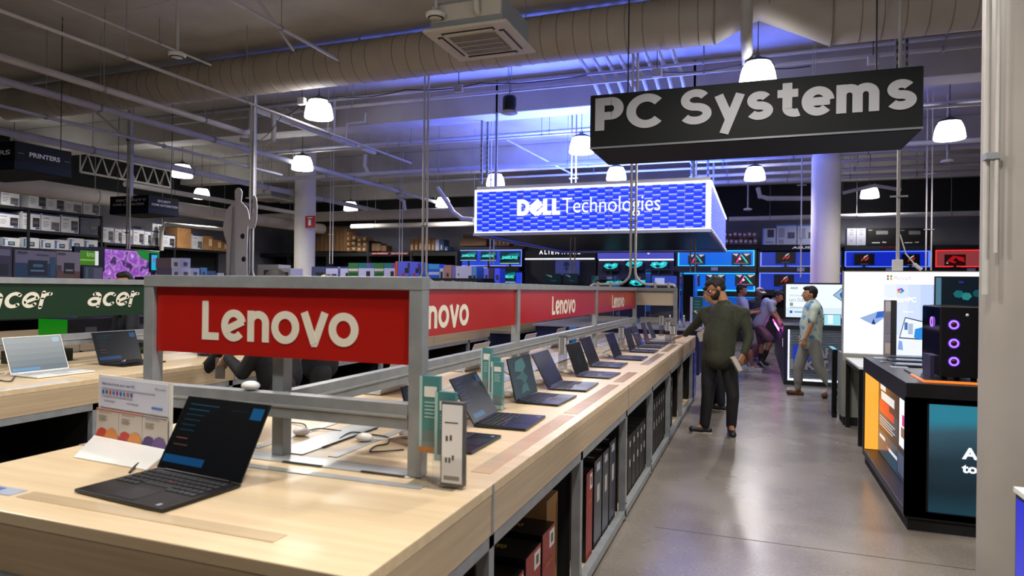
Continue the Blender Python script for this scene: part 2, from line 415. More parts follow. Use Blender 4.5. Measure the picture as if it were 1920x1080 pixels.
# ================================================================== big duct and pipes
DY = 9.25
t = thing('air_duct', (-4, DY, 5.2), 'large cream spiral duct crossing the whole ceiling', 'duct')
pts = [(-14.5, DY, 5.2), (-0.55, DY, 5.2), (-0.15, DY, 5.42), (0.12, DY, 5.42), (0.85, DY, 5.02), (6, DY, 5.02)]
MB().tube(pts, 0.33, DUCTM, 40).build('body', t)
x = -13.0
k = 0
while x < 5.5:
    if not -0.75 < x < 1.0:
        z = 5.2 if x < 0 else 5.02
        wide = k % 9 == 4
        MB().tube([(x, DY, z), (x + (.05 if wide else .012), DY, z)], 0.337 if wide else 0.3335, DUCTM if wide else paint('8c8478'), 40).build('seam_ring', t)
        k += 1
    x += 0.24
for x, z in ((-.55, 5.2), (-.15, 5.42), (.12, 5.42), (.85, 5.02)):
    MB().tube([(x - .008, DY, z), (x + .008, DY, z)], 0.345, paint('8c8478'), 40).build('seam_ring', t)
for x in (-8.4, -6.1, -3.9, 2.6): MB().tube([(x, DY, 5.5), (x, DY, ZC)], .02, DUCTM, 8).build('hanger', t)

def clampers(t, pts_, r, m=WPIPE):
    for p in pts_:
        MB().tube([(p[0], p[1], p[2] + r), (p[0], p[1], ZC)], .006, ALU, 5, False).build('hanger_rod', t)
        MB().lathe((p[0], p[1], p[2]), [(r + .012, -.015), (r + .012, .015)], ALU, 12, axis='Y' if t.get('run') == 'y' else 'X').build('hanger_clamp', t)
def pipe_y(u, v, z, r, ya, yb, label, n=4, m=WPIPE, ext=None):
    x = at(u, v, 'Z', z).x
    t = thing('ceiling_pipe', (x, ya, z), label, 'pipe', 'painted pipes under the ceiling'); t['run'] = 'y'
    path = [(x, ya, z), (x, yb, z)] + ([(x + a, yb + b, z + c) for a, b, c in ext] if ext else [])
    MB().tube(path, r, m, 14).build('tube', t)
    clampers(t, [(x, ya + (yb - ya) * (i + .5) / n, z) for i in range(n)], r)
    return t
def pipe_x(u, v, z, r, xa, xb, label, n=4, m=WPIPE, ext=None):
    y = at(u, v, 'Z', z).y
    t = thing('ceiling_pipe', (xa, y, z), label, 'pipe', 'painted pipes under the ceiling'); t['run'] = 'x'
    path = [(xa, y, z), (xb, y, z)] + ([(xb + a, y + b, z + c) for a, b, c in ext] if ext else [])
    MB().tube(path, r, m, 14).build('tube', t)
    clampers(t, [(xa + (xb - xa) * (i + .5) / n, y, z) for i in range(n)], r)
    return t
WP2 = noisy('lavender_white_steel', 'b4b4c4', 'c0c0d0', (1, 1, 1), 3, 0.5)
pipe_y(240, 109, 4.4, .022, 3.0, 13.5, 'thin straight pipe running from the upper left corner past the big duct', 5)
pipe_y(285, 195, 4.4, .05, 4.2, 9.9, 'thicker pipe left of the big duct with an upturned elbow', 3, ext=[(0, .12, .04), (0, .17, .12), (0, .17, .42), (0, .25, .5), (0, 4.5, .5)])
pipe_y(500, 290, 4.4, .055, 4.2, 21.0, 'longest thick pipe, from the left edge down to the blue canopy', 7, WP2)
pipe_y(60, 213, 4.2, .028, 4.0, 13.0, 'thin pipe below the thick pipes at the left edge', 4, WP2)
pipe_y(287, 306, 4.3, .075, 6.0, 21.5, 'thick lavender pipe passing above the security sign', 6, WP2)
pipe_y(120, 360, 3.75, .20, 6.5, 21.5, 'wide grey duct running above the printer boxes', 4, DUCTM)
pipe_y(440, 480 - 100, 4.1, .07, 12.5, 21.5, 'pipe behind the blank figure running to the far wall', 3)
pipe_y(150, 20, 5.2, .018, 2.5, 8.6, 'thin conduit close under the ceiling at the upper left', 3)
pipe_y(540, 60, 5.1, .025, 3.5, 8.8, 'short thin pipe meeting the duct near the upper middle', 2)
rows = [(900, 160, 5.2, .022), (900, 176, 5.1, .03), (930, 196, 5.15, .026), (930, 254, 4.9, .035), (900, 262, 4.7, .02), (1620, 286, 4.6, .05), (1620, 301, 4.7, .035), (1700, 313, 4.6, .045), (1700, 327, 4.55, .06), (620, 330, 4.5, .05), (1300, 300, 4.8, .05), (1250, 318, 4.7, .03)]
for i, (u, v, z, r) in enumerate(rows):
    pipe_x(u, v, z, r, -12.5 if u < 1400 else -1.5, 7.5, '%s of the cross pipes seen beyond the big duct, counted from the nearest' % ORD[i], 6, WPIPE if i % 3 else WP2)
pipe_x(650, 405, 4.0, .17, -17, -6.2, 'wide pale duct running crosswise below the far left lamps', 4, DUCTM)
pipe_x(1700, 403, 3.75, .07, -0.8, 8.5, 'pale pipe along the far wall above the black boxes', 4)
pipe_x(700, 424, 3.75, .09, -14, -6.0, 'pale pipe along the far wall above the brown boxes', 4)
# side tubes of the duct rows: bundle of conduits
t = thing('conduit_bundle', (-2, 12, 5.3), 'bundle of parallel white conduits sloping away behind the big duct', 'pipe')
for i in range(8):
    x = -2.75 + i * 0.21
    MB().tube([(x, 9.6, 5.35), (x, 11.0, 5.3), (x + .08, 11.15, 5.15), (x + .1, 12.3, 4.85), (x + .1, 13.2, 4.8)], .035, WPIPE, 10).build('conduit', t)
for i, y in enumerate((14.2, 15.8, 17.2)):
    t = thing('ribbed_deck_strip', (-1.5, y, 5.2), ['near', 'middle', 'far'][i] + ' rack of short parallel conduits under the deck above the blue canopy', 'pipe')
    for q in range(16): MB().tube([(-3.2 + q * .2, y, 5.2), (-3.1 + q * .2, y + .55, 5.15)], .03, WPIPE, 6).build('conduit', t)
# vertical white drain pipe in front of the duct
x = at(1404, 60, 'Y', 8.7)
t = thing('drain_pipe', (x.x, 8.7, 4.5), 'thick white vertical pipe dropping to the large lamp above the black sign', 'pipe')
MB().tube([(x.x - .03, 8.75, ZC), (x.x - .03, 8.75, 4.98), (x.x - .03, 8.80, 4.86), (x.x - .03, 8.95, 4.78), (x.x - .03, 10.8, 4.78)], .075, WPIPE, 18).build('tube', t)
MB().tube([(x.x - .03, 8.75, 5.22), (x.x - .03, 8.75, 5.26)], .088, WPIPE, 18).build('collar', t)
# diagonal braces and loops
for i, (a, b) in enumerate((((480, -5, 5.4), (552, 97, 5.0)), ((790, -10, 5.2), (905, 40, 4.9)), ((950, 262, 5.0), (1080, 330, 4.6)), ((880, 70, 5.3), (800, 160, 5.0)), ((180, 210, 4.9), (240, 262, 4.4)), ((330, 330, 4.2), (300, 400, 3.7)), ((1130, 150, 5.0), (1220, 260, 4.5)), ((870, 340, 4.4), (910, 425, 3.6)))):
    if i in (1, 3, 5, 6, 7): continue
    p, q = at(a[0], a[1], 'Z', a[2]), at(b[0], b[1], 'Z', b[2])
    t = thing('sway_brace', p, ORD[i] + ' of the slanting ceiling braces, counted from the left of the photo in no row', 'brace', 'slanting ceiling braces')
    t['label'] = ['slim brace slanting onto the duct left of the first lamp', 'pipe brace slanting past the left corner of the air conditioner', 'slanting brace above the left part of the blue canopy', 'short brace left of the air conditioner', 'strut brace above the printers sign', 'white truss brace above the security sign', 'slanting brace left of the large black overhead sign', 'slanting brace left of the blue canopy'][i]
    MB().tube([p, q], .022, WPIPE, 8).build('strut', t)
    MB().ball(q, .035, ALUD, 8).build('knuckle', t)
# cable loops draped between the pipes
for i, (pts_, lb) in enumerate((
    ([(0, 60, 5.3), (90, 42, 5.3), (215, 20, 5.35), (330, -4, 5.4)], 'thin cable drooping along the ceiling in the upper left corner'),
    ([(635, 183, 4.8), (760, 168, 4.85), (900, 156, 4.8), (1100, 141, 4.85)], 'dark cable running level behind the hanging speaker'),
    ([(1230, 135, 4.8), (1390, 121, 4.85), (1520, 124, 4.8)], 'dark cable behind the lamp over the black sign'),
    ([(490, 262, 4.6), (530, 215, 4.7), (560, 200, 4.8), (620, 230, 4.6)], 'looped cable left of the first glowing lamp'))):
    P_ = [at(*q[:2], 'Z', q[2]) for q in pts_]
    sm = []
    for a, b in zip(P_, P_[1:]):
        for k in range(6):
            f = k / 6; q = a.lerp(b, f); q.z -= 0.05 * math.sin(PI * f); sm.append(q)
    o = MB().tube(sm + [P_[-1]], .008, DARK if i else WPIPE, 6).build('ceiling_cable'); tag(o, lb, 'cable')

# ================================================================== air conditioner cassettes
def cassette(cx, cy, z, s, label):
    t = thing('ceiling_air_conditioner', (cx, cy, z), label, 'air conditioner')
    cr_, h = paint('cfc8b8'), s / 2
    MB().box(cx - h, cx + h, cy - h, cy + h, z, z + .035, cr_).build('face_panel', t, bevel=.012)
    MB().box(cx - h * .86, cx + h * .86, cy - h * .86, cy + h * .86, z + .03, z + .34, mat('galvanised', '9aa09e', 0.5, 0.3)).build('housing', t, bevel=.01)
    MB().box(cx - h * .82, cx + h * .82, cy - h * .88, cy + h * .80, z + .12, z + .31, cr_).build('insulation_panel', t, bevel=.01)
    g = MB().box(cx - h * .55, cx + h * .55, cy - h * .55, cy + h * .55, z - .012, z + .01, paint('a89e90'))
    for k in range(26):
        a = -h * .53 + k * h * 1.06 / 25
        g.box(cx + a - .004, cx + a + .004, cy - h * .53, cy + h * .53, z - .018, z - .01, paint('8f867a'))
    for k in (-.27, 0, .27): g.box(cx - h * .55, cx + h * .55, cy + h * k - .008, cy + h * k + .008, z - .022, z - .01, paint('c4bcae'))
    g.build('intake_grille', t)
    for sx, sy in ((1, 0), (-1, 0), (0, 1), (0, -1)):
        f = MB(); L_ = h * .62
        if sx: f.box(cx + sx * h * .68, cx + sx * h * .80, cy - L_, cy + L_, z - .008, z + .004, BLACK); ff = (cx + sx * h * .70, cx + sx * h * .77, cy - L_ * .94, cy + L_ * .94)
        else: f.box(cx - L_, cx + L_, cy + sy * h * .68, cy + sy * h * .80, z - .008, z + .004, BLACK); ff = (cx - L_ * .94, cx + L_ * .94, cy + sy * h * .70, cy + sy * h * .77)
        o = f.build('air_outlet', t); MB().box(*ff, z - .02, z - .008, cr_).build('louvre', o, bevel=.004)
    for sx, sy in ((1, 1), (-1, 1), (1, -1), (-1, -1)):
        MB().tube([(cx + sx * h * .8, cy + sy * h * .8, z + .3), (cx + sx * h * .8, cy + sy * h * .8, ZC)], .008, ALU, 6).build('hanger_rod', t)
    MB().tube([(cx + h * .3, cy - h * .87, z + .15), (cx + h * .3, cy - h * .97, z + .17), (cx + h * .28, cy - h * .97, z + .4), (cx + h * .1, cy - h * .8, z + .6), (cx, cy - h * .7, ZC)], .035, cr_, 10).build('refrigerant_hose', t)
    return t
cassette(-3.06, 7.16, 4.42, 1.02, 'ceiling cassette air conditioner hanging in front of the big duct')
p = at(505, 375, 'Z', 4.1)
cassette(p.x, p.y, 4.1, 0.95, 'far ceiling cassette air conditioner left of the left cream column')
# black speaker and detectors
p = at(955, 212, 'Z', 4.35)
t = thing('hanging_speaker', p, 'small black cylindrical speaker with a white rim hanging left of the black sign', 'speaker')
MB().lathe(p, [(0, 0.02), (0.105, 0.02), (0.11, 0.05), (0.11, 0.24), (0.09, 0.27), (0, 0.275)], BLACK, 24).build('body', t)
MB().lathe(p, [(0, -.01), (0.12, -.01), (0.135, 0.0), (0.115, 0.03), (0.105, 0.03)], paint('b8b8c4'), 24).build('rim', t)
MB().tube([(p.x, p.y, p.z + .27), (p.x, p.y, ZC)], .004, DARK, 5).build('cable', t)
def detector(u, v, z, label, s=1.0):
    p = at(u, v, 'Z', z)
    t = thing('smoke_detector', p, label, 'detector')
    MB().lathe(p, [(0, 0), (.06 * s, 0), (.09 * s, .02), (.095 * s, .05), (.06 * s, .075), (0, .08)], WHITE, 20).build('body', t)
    MB().lathe(p, [(.062 * s, -.002), (.075 * s, .006)], DARK, 20).build('vent_ring', t)
    MB().tube([(p.x, p.y, p.z + .07), (p.x, p.y, ZC)], .018 * s, WPIPE, 8).build('drop_tube', t)
detector(332, 108, 4.6, 'white ceiling detector on a drop tube at the upper left', 1.2)
detector(817, 35, 4.55, 'white ceiling detector at the left corner of the air conditioner', 1.2)
detector(1776, 306, 4.2, 'white ceiling detector below the lamp beside the nearest column', 1.3)
detector(1402, 395, 3.9, 'white ceiling detector hanging right of the blue canopy', 1.3)
for i, (u, v) in enumerate(((860, 166), (1232, 137), (1637, 113), (566, 190))):
    p = at(u, v, 'Z', 4.75)
    t = thing('junction_box', p, ['square white junction box right of the first ceiling pole', 'square white junction box left of the lamp over the black sign', 'square white junction box above the right end of the black sign', 'square white junction box beside the first glowing lamp'][i], 'junction box')
    MB().box(p.x - .07, p.x + .07, p.y - .04, p.y + .04, p.z - .06, p.z + .06, WPIPE).build('box', t, bevel=.006)
    MB().box(p.x - .06, p.x + .06, p.y - .045, p.y - .04, p.z - .05, p.z + .05, paint('a8a8b4')).build('cover_plate', t)
    MB().tube([(p.x, p.y, p.z + .06), (p.x, p.y, ZC)], .006, DARK, 5).build('hanger_rod', t)

# ================================================================== poles from the ceiling
def pole(x, y, zb, label, kind='strut', gap=0.07, r=.010, m=WPIPE):
    t = thing('ceiling_pole', (x, y, zb), label, 'pole')
    if kind == 'strut':
        MB().box(x - .02, x + .02, y - .02, y + .02, 2.9, ZC, ALU).build('channel', t)
        for k in range(14): MB().box(x - .008, x + .008, y - .024, y - .021, 3.0 + k * .17, 3.08 + k * .17, DARK).build('slot', t)
    if kind == 'single': MB().tube([(x, y, zb), (x, y, ZC)], r, m, 12).build('tube', t)
    else:
        for s in (-.5, .5): MB().tube([(x + s * gap, y - .03, zb), (x + s * gap, y - .03, ZC)], r, m, 10).build('tube', t)
    MB().box(x - gap, x + gap, y - .05, y - .02, zb + .8, zb + .82, ALU).build('clamp', t)
    MB().box(x - gap, x + gap, y - .05, y - .02, zb + 1.9, zb + 1.92, ALU).build('clamp', t)
    return t
for u, v, yy, z, lb, kd in ((622, 495, 15.5, 1.9, 'silver pole left of the no storage signs', 'pair'), (752, 490, 17.5, 1.9, 'thin silver pole at the no storage signs', 'pair'), (923, 495, 14.0, 2.0, 'thin pair of tubes in front of the left monitors', 'pair'), (1074, 512, 13.0, 1.75, 'pair of thin tubes under the middle of the blue canopy', 'pair'), (1299, 512, 13.6, 1.8, 'pair of thin tubes under the right part of the blue canopy', 'pair'), (1501, 520, 15.0, 1.9, 'single thin tube left of the right cream column', 'single'), (1740, 507, 15.2, 2.0, 'pair of thin tubes above the white Microsoft wall, to the right', 'pair'), (1683, 500, 8.75, 1.9, 'white pole rising from the big white screen', 'single')):
    p = at(u, v, 'Y', yy); pole(p.x, yy, p.z, lb.replace('Microsoft ', '').replace('wall', 'screen'), kd, .09, .014 if u != 1683 else .019)

# open web truss above the far left racks
t = thing('roof_truss', at(220, 350, 'Z', 4.6), 'white zigzag roof truss above the printer boxes', 'truss')
pa, pb = at(150, 322, 'Z', 4.7), at(320, 352, 'Z', 4.7); 
n = 7
for k in range(n):
    a = pa.lerp(pb, k / n); b = pa.lerp(pb, (k + .5) / n); c = pa.lerp(pb, (k + 1) / n); b = Vector((b.x, b.y, b.z + .55))
    MB().tube([a, b, c], .028, WPIPE, 6).build('web_strut', t)
MB().tube([pa, pb], .035, WPIPE, 8).build('bottom_chord', t); MB().tube([pa + Vector((0, 0, .55)), pb + Vector((0, 0, .55))], .035, WPIPE, 8).build('top_chord', t)
for p in (pa, pb): MB().tube([p, (p.x, p.y, ZC)], .02, WPIPE, 6).build('hanger', t)

t = thing('power_drop_box', at(1683, 500, 'Y', 8.75), 'white power box and camera at the foot of the pole above the big white screen', 'box')
p = at(1683, 508, 'Y', 8.72); MB().box(p.x - .05, p.x + .05, 8.69, 8.78, p.z, p.z + .13, WHITE).build('box', t, bevel=.004)
q0 = at(1716, 497, 'Y', 8.70); MB().tube([(p.x + .02, 8.72, p.z + .42), (p.x + .08, 8.72, p.z + .2), q0], .008, WHITE, 6).build('lead', t)
MB().tube([q0, at(1728, 506, 'Y', 8.68)], .022, WHITE, 10).ball(q0, .025, WHITE, 10).build('camera', t)

# small drops, loops and elbows between the pipes
for i, (pl, Y_, r_, lb) in enumerate((
    ([(452, 262), (498, 268), (512, 262), (514, 240), (512, 208)], 10.6, .045, 'pipe elbow loop right of the thick upturned elbow'),
    ([(548, 236), (546, 215), (538, 206), (520, 203)], 11.2, .03, 'small upturned elbow left of the first glowing lamp'),
    ([(622, 262), (626, 240), (627, 185)], 11.5, .03, 'short vertical drop right of the first glowing lamp'),
    ([(648, 265), (650, 232), (684, 228), (685, 212)], 11.5, .02, 'stepped white conduit right of the first glowing lamp'),
    ([(690, 325), (684, 310), (685, 290)], 15.0, .05, 'short curved drop above the left cream column, right side'),
    ([(742, 345), (745, 368), (757, 378), (760, 395)], 17.5, .05, 'white offset bend left of the blue canopy'),
    ([(820, 352), (838, 378), (850, 398), (866, 410), (888, 412)], 15.5, .06, 'lavender offset bend ending at the canopy corner'),
    ([(1421, 352), (1425, 368), (1440, 372), (1560, 372)], 20.5, .07, 'level white pipe with a drop elbow right of the canopy'),
    ([(1580, 362), (1640, 348), (1690, 356)], 20.0, .05, 'kinked white pipe above the black boxes'),
    ([(303, 470), (303, 428), (310, 420), (420, 430)], 16.0, .06, 'white drop pipe with a level arm right of the security sign'),
    ([(1528, 262), (1522, 245), (1524, 205)], 10.4, .02, 'thin vertical tube with a kink under the big duct elbow'))):
    P_ = [at(u, v, 'Y', Y_) for u, v in pl]
    t = thing('pipe_drop', P_[0], lb, 'pipe'); MB().tube(P_, r_, WPIPE, 10).build('tube', t)
    for p in (P_[0], P_[-1]): MB().tube([(p.x, p.y + .01, p.z), (p.x, p.y + .01, ZC)], .005, ALU, 5).build('hanger_rod', t)
    for p in P_[1:-1]: MB().ball(p, r_ * 1.12, WPIPE, 10).build('elbow', t)
# perforated strut hangers
for i, (u, v0, v1, Y_) in enumerate(((913, 258, 330, 12.6), (902, 262, 345, 12.4), (1297, 262, 330, 13.5), (1327, 285, 345, 13.5), (1682, 80, 135, 9.9), (1700, 85, 130, 9.9))):
    a, b = at(u, v1, 'Y', Y_), at(u, v0, 'Y', Y_)
    t = thing('perforated_strut', (a.x, Y_, a.z), ['right', 'left'][i % 2 == 1] + ' slotted strut hanger of the pair ' + ('above the left end of the blue canopy', 'above the right end of the blue canopy', 'over the right end of the black sign')[i // 2], 'strut')
    MB().box(a.x - .022, a.x + .022, Y_, Y_ + .03, a.z, ZC, ALU).build('channel', t)
    for k in range(8): MB().box(a.x - .008, a.x + .008, Y_ - .003, Y_, a.z + .05 + k * .1, a.z + .1 + k * .1, DARK).build('slot', t)
# ================================================================== overhead signs
def band_mat(): return mat('black_sign_face', '060708', 0.7, spec=0.2)
BF = band_mat()
GREYL = mat('pale_grey_lettering', '8a8a8c', 0.7, spec=.2)
# large black hanging sign
PY = 6.6
a, b = at(1107, 172, 'Y', PY), at(1731, 250, 'Y', PY); zb, zt = at(1110, 278, 'Y', PY).z - .01, at(1730, 131, 'Y', PY).z + .0
zt = (at(1107, 172, 'Y', PY).z + zt) / 2
t = thing('hanging_category_sign', ((a.x + b.x) / 2, PY, zb), 'large black box sign lettered PC Systems hanging over the aisle', 'sign')
MB().box(a.x, b.x, PY, PY + .9, zb, zt, BF).build('box', t, bevel=.01)
MB().box(a.x + .015, b.x - .015, PY + .02, PY + .88, zb - .004, zb + .006, BLACKM).build('underside', t)
MB().box(a.x, b.x, PY - .006, PY + .004, zb, zb + .018, ALUD).build('edge_strip', t)
hh = zt - zb
def fx(u): return a.x + (b.x - a.x) * (u - 1107) / (1731 - 1107)
mb = MB()
capz = zb + hh * .33; cap = hh * .60
word(mb, 'PC', ((at(1116, 240, 'Y', PY).x, PY - .004, capz), (1, 0, 0), (0, 0, 1)), at(1243, 200, 'Y', PY).x - at(1116, 200, 'Y', PY).x, cap, GREYL, .24, .004)
mb.build('lettering', t); mb = MB()
word(mb, 'Syst3ms', ((at(1276, 240, 'Y', PY).x, PY - .004, capz), (1, 0, 0), (0, 0, 1)), at(1718, 200, 'Y', PY).x - at(1276, 200, 'Y', PY).x, cap, GREYL, .225, .004)
mb.build('lettering', t)
for x in (a.x + .3, b.x - .3):
    MB().tube([(x, PY + .45, zt), (x, PY + .45, ZC)], .008, DARK, 6).build('hanger_cable', t)
# navy box signs on the left
NAVY = mat('navy_sign_face', '060a14', 0.6, spec=.2); NAVB = mat('navy_blue_band', '0a1a30', 0.6, spec=.2)
def navy_sign(u0, vb, vt, u1, vb1, zb, ww, lines, label, left=None):
    p = at(u0, vb, 'Z', zb); X, Ya = p.x, p.y; zt = at(u0, vt, 'X', X).z; Yb = at(u1, vb1, 'X', X).y
    t = thing('hanging_department_sign', (X - ww / 2, Ya, zb), label, 'sign')
    MB().box(X - ww, X, Ya, Yb, zb, zt, NAVY).build('box', t, bevel=.008)
    MB().box(X - ww - .003, X + .003, Ya - .003, Yb + .003, zb + .02, zb + (zt - zb) * .3, NAVB).build('blue_band', t)
    n = len(lines); L_ = Yb - Ya; H_ = zt - zb
    for i, (tx, w0, w1) in enumerate(lines):
        mb = MB()
        hgt = H_ * (.17 if n == 1 else .13)
        text_into(mb, tx, ((X, Ya + L_ * w0, zb + H_ * ((.52 if n == 1 else .68 - i * .22))), (0, 1, 0), (0, 0, 1)), L_ * (w1 - w0), hgt, paint('c8ccd8'), .03, .006)
        mb.build('lettering', t); mb = MB()
        text_into(mb, left or tx, ((X - ww * (.95 - w0 * .4), Ya, zb + H_ * (.52 if n == 1 else .68 - i * .22)), (1, 0, 0), (0, 0, 1)), ww * .8, hgt, paint('c8ccd8'), .03, .006); mb.build('lettering', t)
    if n == 1:
        mb = MB()
        for y in (Ya + L_ * .05, Ya + L_ * .86): mb.box(X + .004, X + .006, y, y + L_ * .1, zb + H_ * .58, zb + H_ * .6, paint('3f83a8'))
        mb.build('line_motif', t)
    for x, y in ((X - ww + .1, Ya + .1), (X - .1, Yb - .1)): MB().tube([(x, y, zt), (x, y, ZC)], .006, DARK, 6).build('hanger_cable', t)
navy_sign(27, 317, 263, 134, 331, 3.15, 1.5, [('PRINTERS', .24, .78)], 'black and navy box sign lettered PRINTERS at the left edge', 'SCANNERS')
navy_sign(278, 400, 365, 335, 403, 2.95, 1.05, [('SECURITY', .28, .72), ('HOME AUTOMATION', .1, .95)], 'dark box sign lettered SECURITY HOME AUTOMATION above the printer boxes')

# ================================================================== blue canopy
CX0, CX1, CY0, CY1, CZ0, CZ1 = -5.08, -0.75, 11.72, 17.9, 2.60, 3.40
t = thing('lit_canopy', ((CX0 + CX1) / 2, (CY0 + CY1) / 2, CZ0), 'large hanging rectangular canopy with glowing blue brick-patterned sides', 'canopy')
BL1, BL2 = glow('1c3cff', 1.15), glow('3f5cff', 1.2); LV = glow('b4b8ff', 1.25); WG = glow('e4e6ff', 1.7)
def canopy_side(o_, ux, L_, name, seed):
    rnd = random.Random(seed); mb = MB(); H_ = CZ1 - CZ0; n = Vector(ux).cross(Vector((0, 0, 1)))
    o_ = Vector(o_); ux = Vector(ux); uz = Vector((0, 0, 1))
    def r(x0, x1, z0, z1, d, m): mb.obox(o_ + ux * (x0 + x1) / 2 + uz * (z0 + z1) / 2 + n * d, ux * (x1 - x0) / 2, uz * (z1 - z0) / 2, n * .003, m)
    r(0, L_, 0, H_, -.02, BL1)
    rowsn = 14; rh = H_ / rowsn; cw = .28
    for j in range(rowsn):
        k = -1
        while k * cw < L_:
            x = k * cw + (cw / 2 if j % 2 else 0)
            x0, x1 = max(0, x), min(L_, x + cw * .5)
            if x1 > x0:
                r(x0, x1, j * rh + rh * .1, (j + 1) * rh, -.008, BL2)
                r(x0, x1, j * rh + rh * .62, j * rh + rh * .92, 0, LV)
            k += 1
    return mb.build(name, t)
canopy_side((CX0, CY0, CZ0), (1, 0, 0), CX1 - CX0, 'front_panel', 1)
canopy_side((CX1, CY0, CZ0), (0, 1, 0), CY1 - CY0, 'side_panel', 2)
canopy_side((CX0, CY1, CZ0), (0, -1, 0), CY1 - CY0, 'side_panel', 3)
canopy_side((CX1, CY1, CZ0), (-1, 0, 0), CX1 - CX0, 'rear_panel', 4)
UND = mat('dark_navy_underside', '04060f', 0.35)
MB().box(CX0 + .05, CX1 - .05, CY0 + .05, CY1 - .05, CZ0, CZ0 + .03, UND).build('underside', t)
fr_ = mat('canopy_frame', 'a8acc8', 0.5)
for nm, bx in (('bottom_rail', (CX0 - .03, CX1 + .03, CY0 - .03, CY0 + .03, CZ0 - .05, CZ0)), ('bottom_rail', (CX0 - .03, CX1 + .03, CY1 - .03, CY1 + .03, CZ0 - .05, CZ0)),
               ('bottom_rail', (CX0 - .03, CX0 + .03, CY0, CY1, CZ0 - .05, CZ0)), ('bottom_rail', (CX1 - .03, CX1 + .03, CY0, CY1, CZ0 - .05, CZ0))):
    MB().box(*bx, fr_).build(nm, t)
for z0, z1 in ((CZ1 - .012, CZ1 + .03), (CZ0, CZ0 + .025)):
    MB().box(CX0 - .01, CX1 + .01, CY0 - .025, CY0 - .004, z0, z1, WG).box(CX1 + .004, CX1 + .025, CY0 - .01, CY1, z0, z1, WG).build('light_strip', t)
MB().box(CX1 - .07, CX1 + .02, CY0 - .025, CY0 + .02, CZ0, CZ1, WG).build('corner_light', t)
MB().box(CX0 - .01, CX0 + .025, CY0 - .025, CY0 + .01, CZ0, CZ1, WG).build('corner_light', t)
for x in (CX0 + .98, CX0 + 2.6, CX1 - .42): MB().box(x - .004, x + .004, CY0 - .03, CY0 - .004, CZ0, CZ1, fr_).build('panel_joint', t)
lt = glow('dfe2ff', 1.9); mb = MB()
x0 = at(972, 390, 'Y', CY0).x; x1 = at(1055, 390, 'Y', CY0).x; x2 = at(1238, 390, 'Y', CY0).x
zl = at(1010, 404, 'Y', CY0).z; hl = at(1010, 374, 'Y', CY0).z - zl
word(mb, 'DELL', ((x0, CY0 - .04, zl), (1, 0, 0), (0, 0, 1)), x1 - x0, hl, lt, .24, .03)
text_into(mb, 'Technologies', ((x1 + .01, CY0 - .05, zl - hl * .22), (1, 0, 0), (0, 0, 1)), x2 - x1, hl * 1.22, lt, -.004, .02)
mb.build('lettering', t)
for x in (CX0 + .3, CX1 - .3):
    for y in (CY0 + .3, CY1 - .3): MB().box(x - .02, x + .02, y - .02, y + .02, CZ1, ZC, ALU).build('hanger_channel', t)
MB().box(CX0, CX1, CY0 + .05, CY0 + .12, CZ1 + .03, CZ1 + .1, WPIPE).build('top_rail', t)
for k, (x, y) in enumerate(((-4, 13), (-4, 16.2), (-1.8, 13), (-1.8, 16.2))):
    l = bpy.data.lights.new('blue_uplight', 'AREA'); l.energy = BLUE_W; l.size = 1.2; l.color = (0.10, 0.16, 1.0); l.spread = math.radians(150)
    o = bpy.data.objects.new('blue_uplight', l); COL.objects.link(o); o.parent = t
    o.matrix_parent_inverse = t.matrix_basis.inverted(); o.location = (x, y, CZ1 - .3); o.rotation_euler = (PI, 0, 0)
# ================================================================== generic helpers for goods
def face_fr(b, side, u0, w0, off=0.001):
    x0, x1, y0, y1, z0, z1 = b
    if side == '+x': return (Vector((x1 + off, y0 + (y1 - y0) * u0, z0 + (z1 - z0) * w0)), Vector((0, 1, 0)), Vector((0, 0, 1)), y1 - y0, z1 - z0)
    if side == '-y': return (Vector((x0 + (x1 - x0) * u0, y0 - off, z0 + (z1 - z0) * w0)), Vector((1, 0, 0)), Vector((0, 0, 1)), x1 - x0, z1 - z0)
    if side == '+z': return (Vector((x0 + (x1 - x0) * u0, y0 + (y1 - y0) * w0, z1 + off)), Vector((1, 0, 0)), Vector((0, 1, 0)), x1 - x0, y1 - y0)
    if side == '-x': return (Vector((x0 - off, y1 - (y1 - y0) * u0, z0 + (z1 - z0) * w0)), Vector((0, -1, 0)), Vector((0, 0, 1)), y1 - y0, z1 - z0)
def art(mb, b, side, items):
    """items: (u0,u1,w0,w1, paint or text) in fractions of the face"""
    for k, it in enumerate(items):
        u0, u1, w0, w1, c = it[:5]
        o, ux, uy, L_, H_ = face_fr(b, side, u0, w0, 0.001 + 0.0004 * (k + 1))
        if len(it) > 5: text_into(mb, it[5], (o, ux, uy), L_ * (u1 - u0), H_ * (w1 - w0), c, .03, .0008)
        else: mb.quad(o, o + ux * L_ * (u1 - u0), o + ux * L_ * (u1 - u0) + uy * H_ * (w1 - w0), o + uy * H_ * (w1 - w0), c)
def carton(name, label, cat, b, m, arts=(), group=None):
    mb = MB(); mb.box(*b, m)
    for side, items in arts: art(mb, b, side, items)
    o = mb.build(name); c = Vector(((b[0] + b[1]) / 2, (b[2] + b[3]) / 2, b[4]))
    o.data.transform(Matrix.Translation(-c)); o.location = c
    return tag(o, label, cat, group)

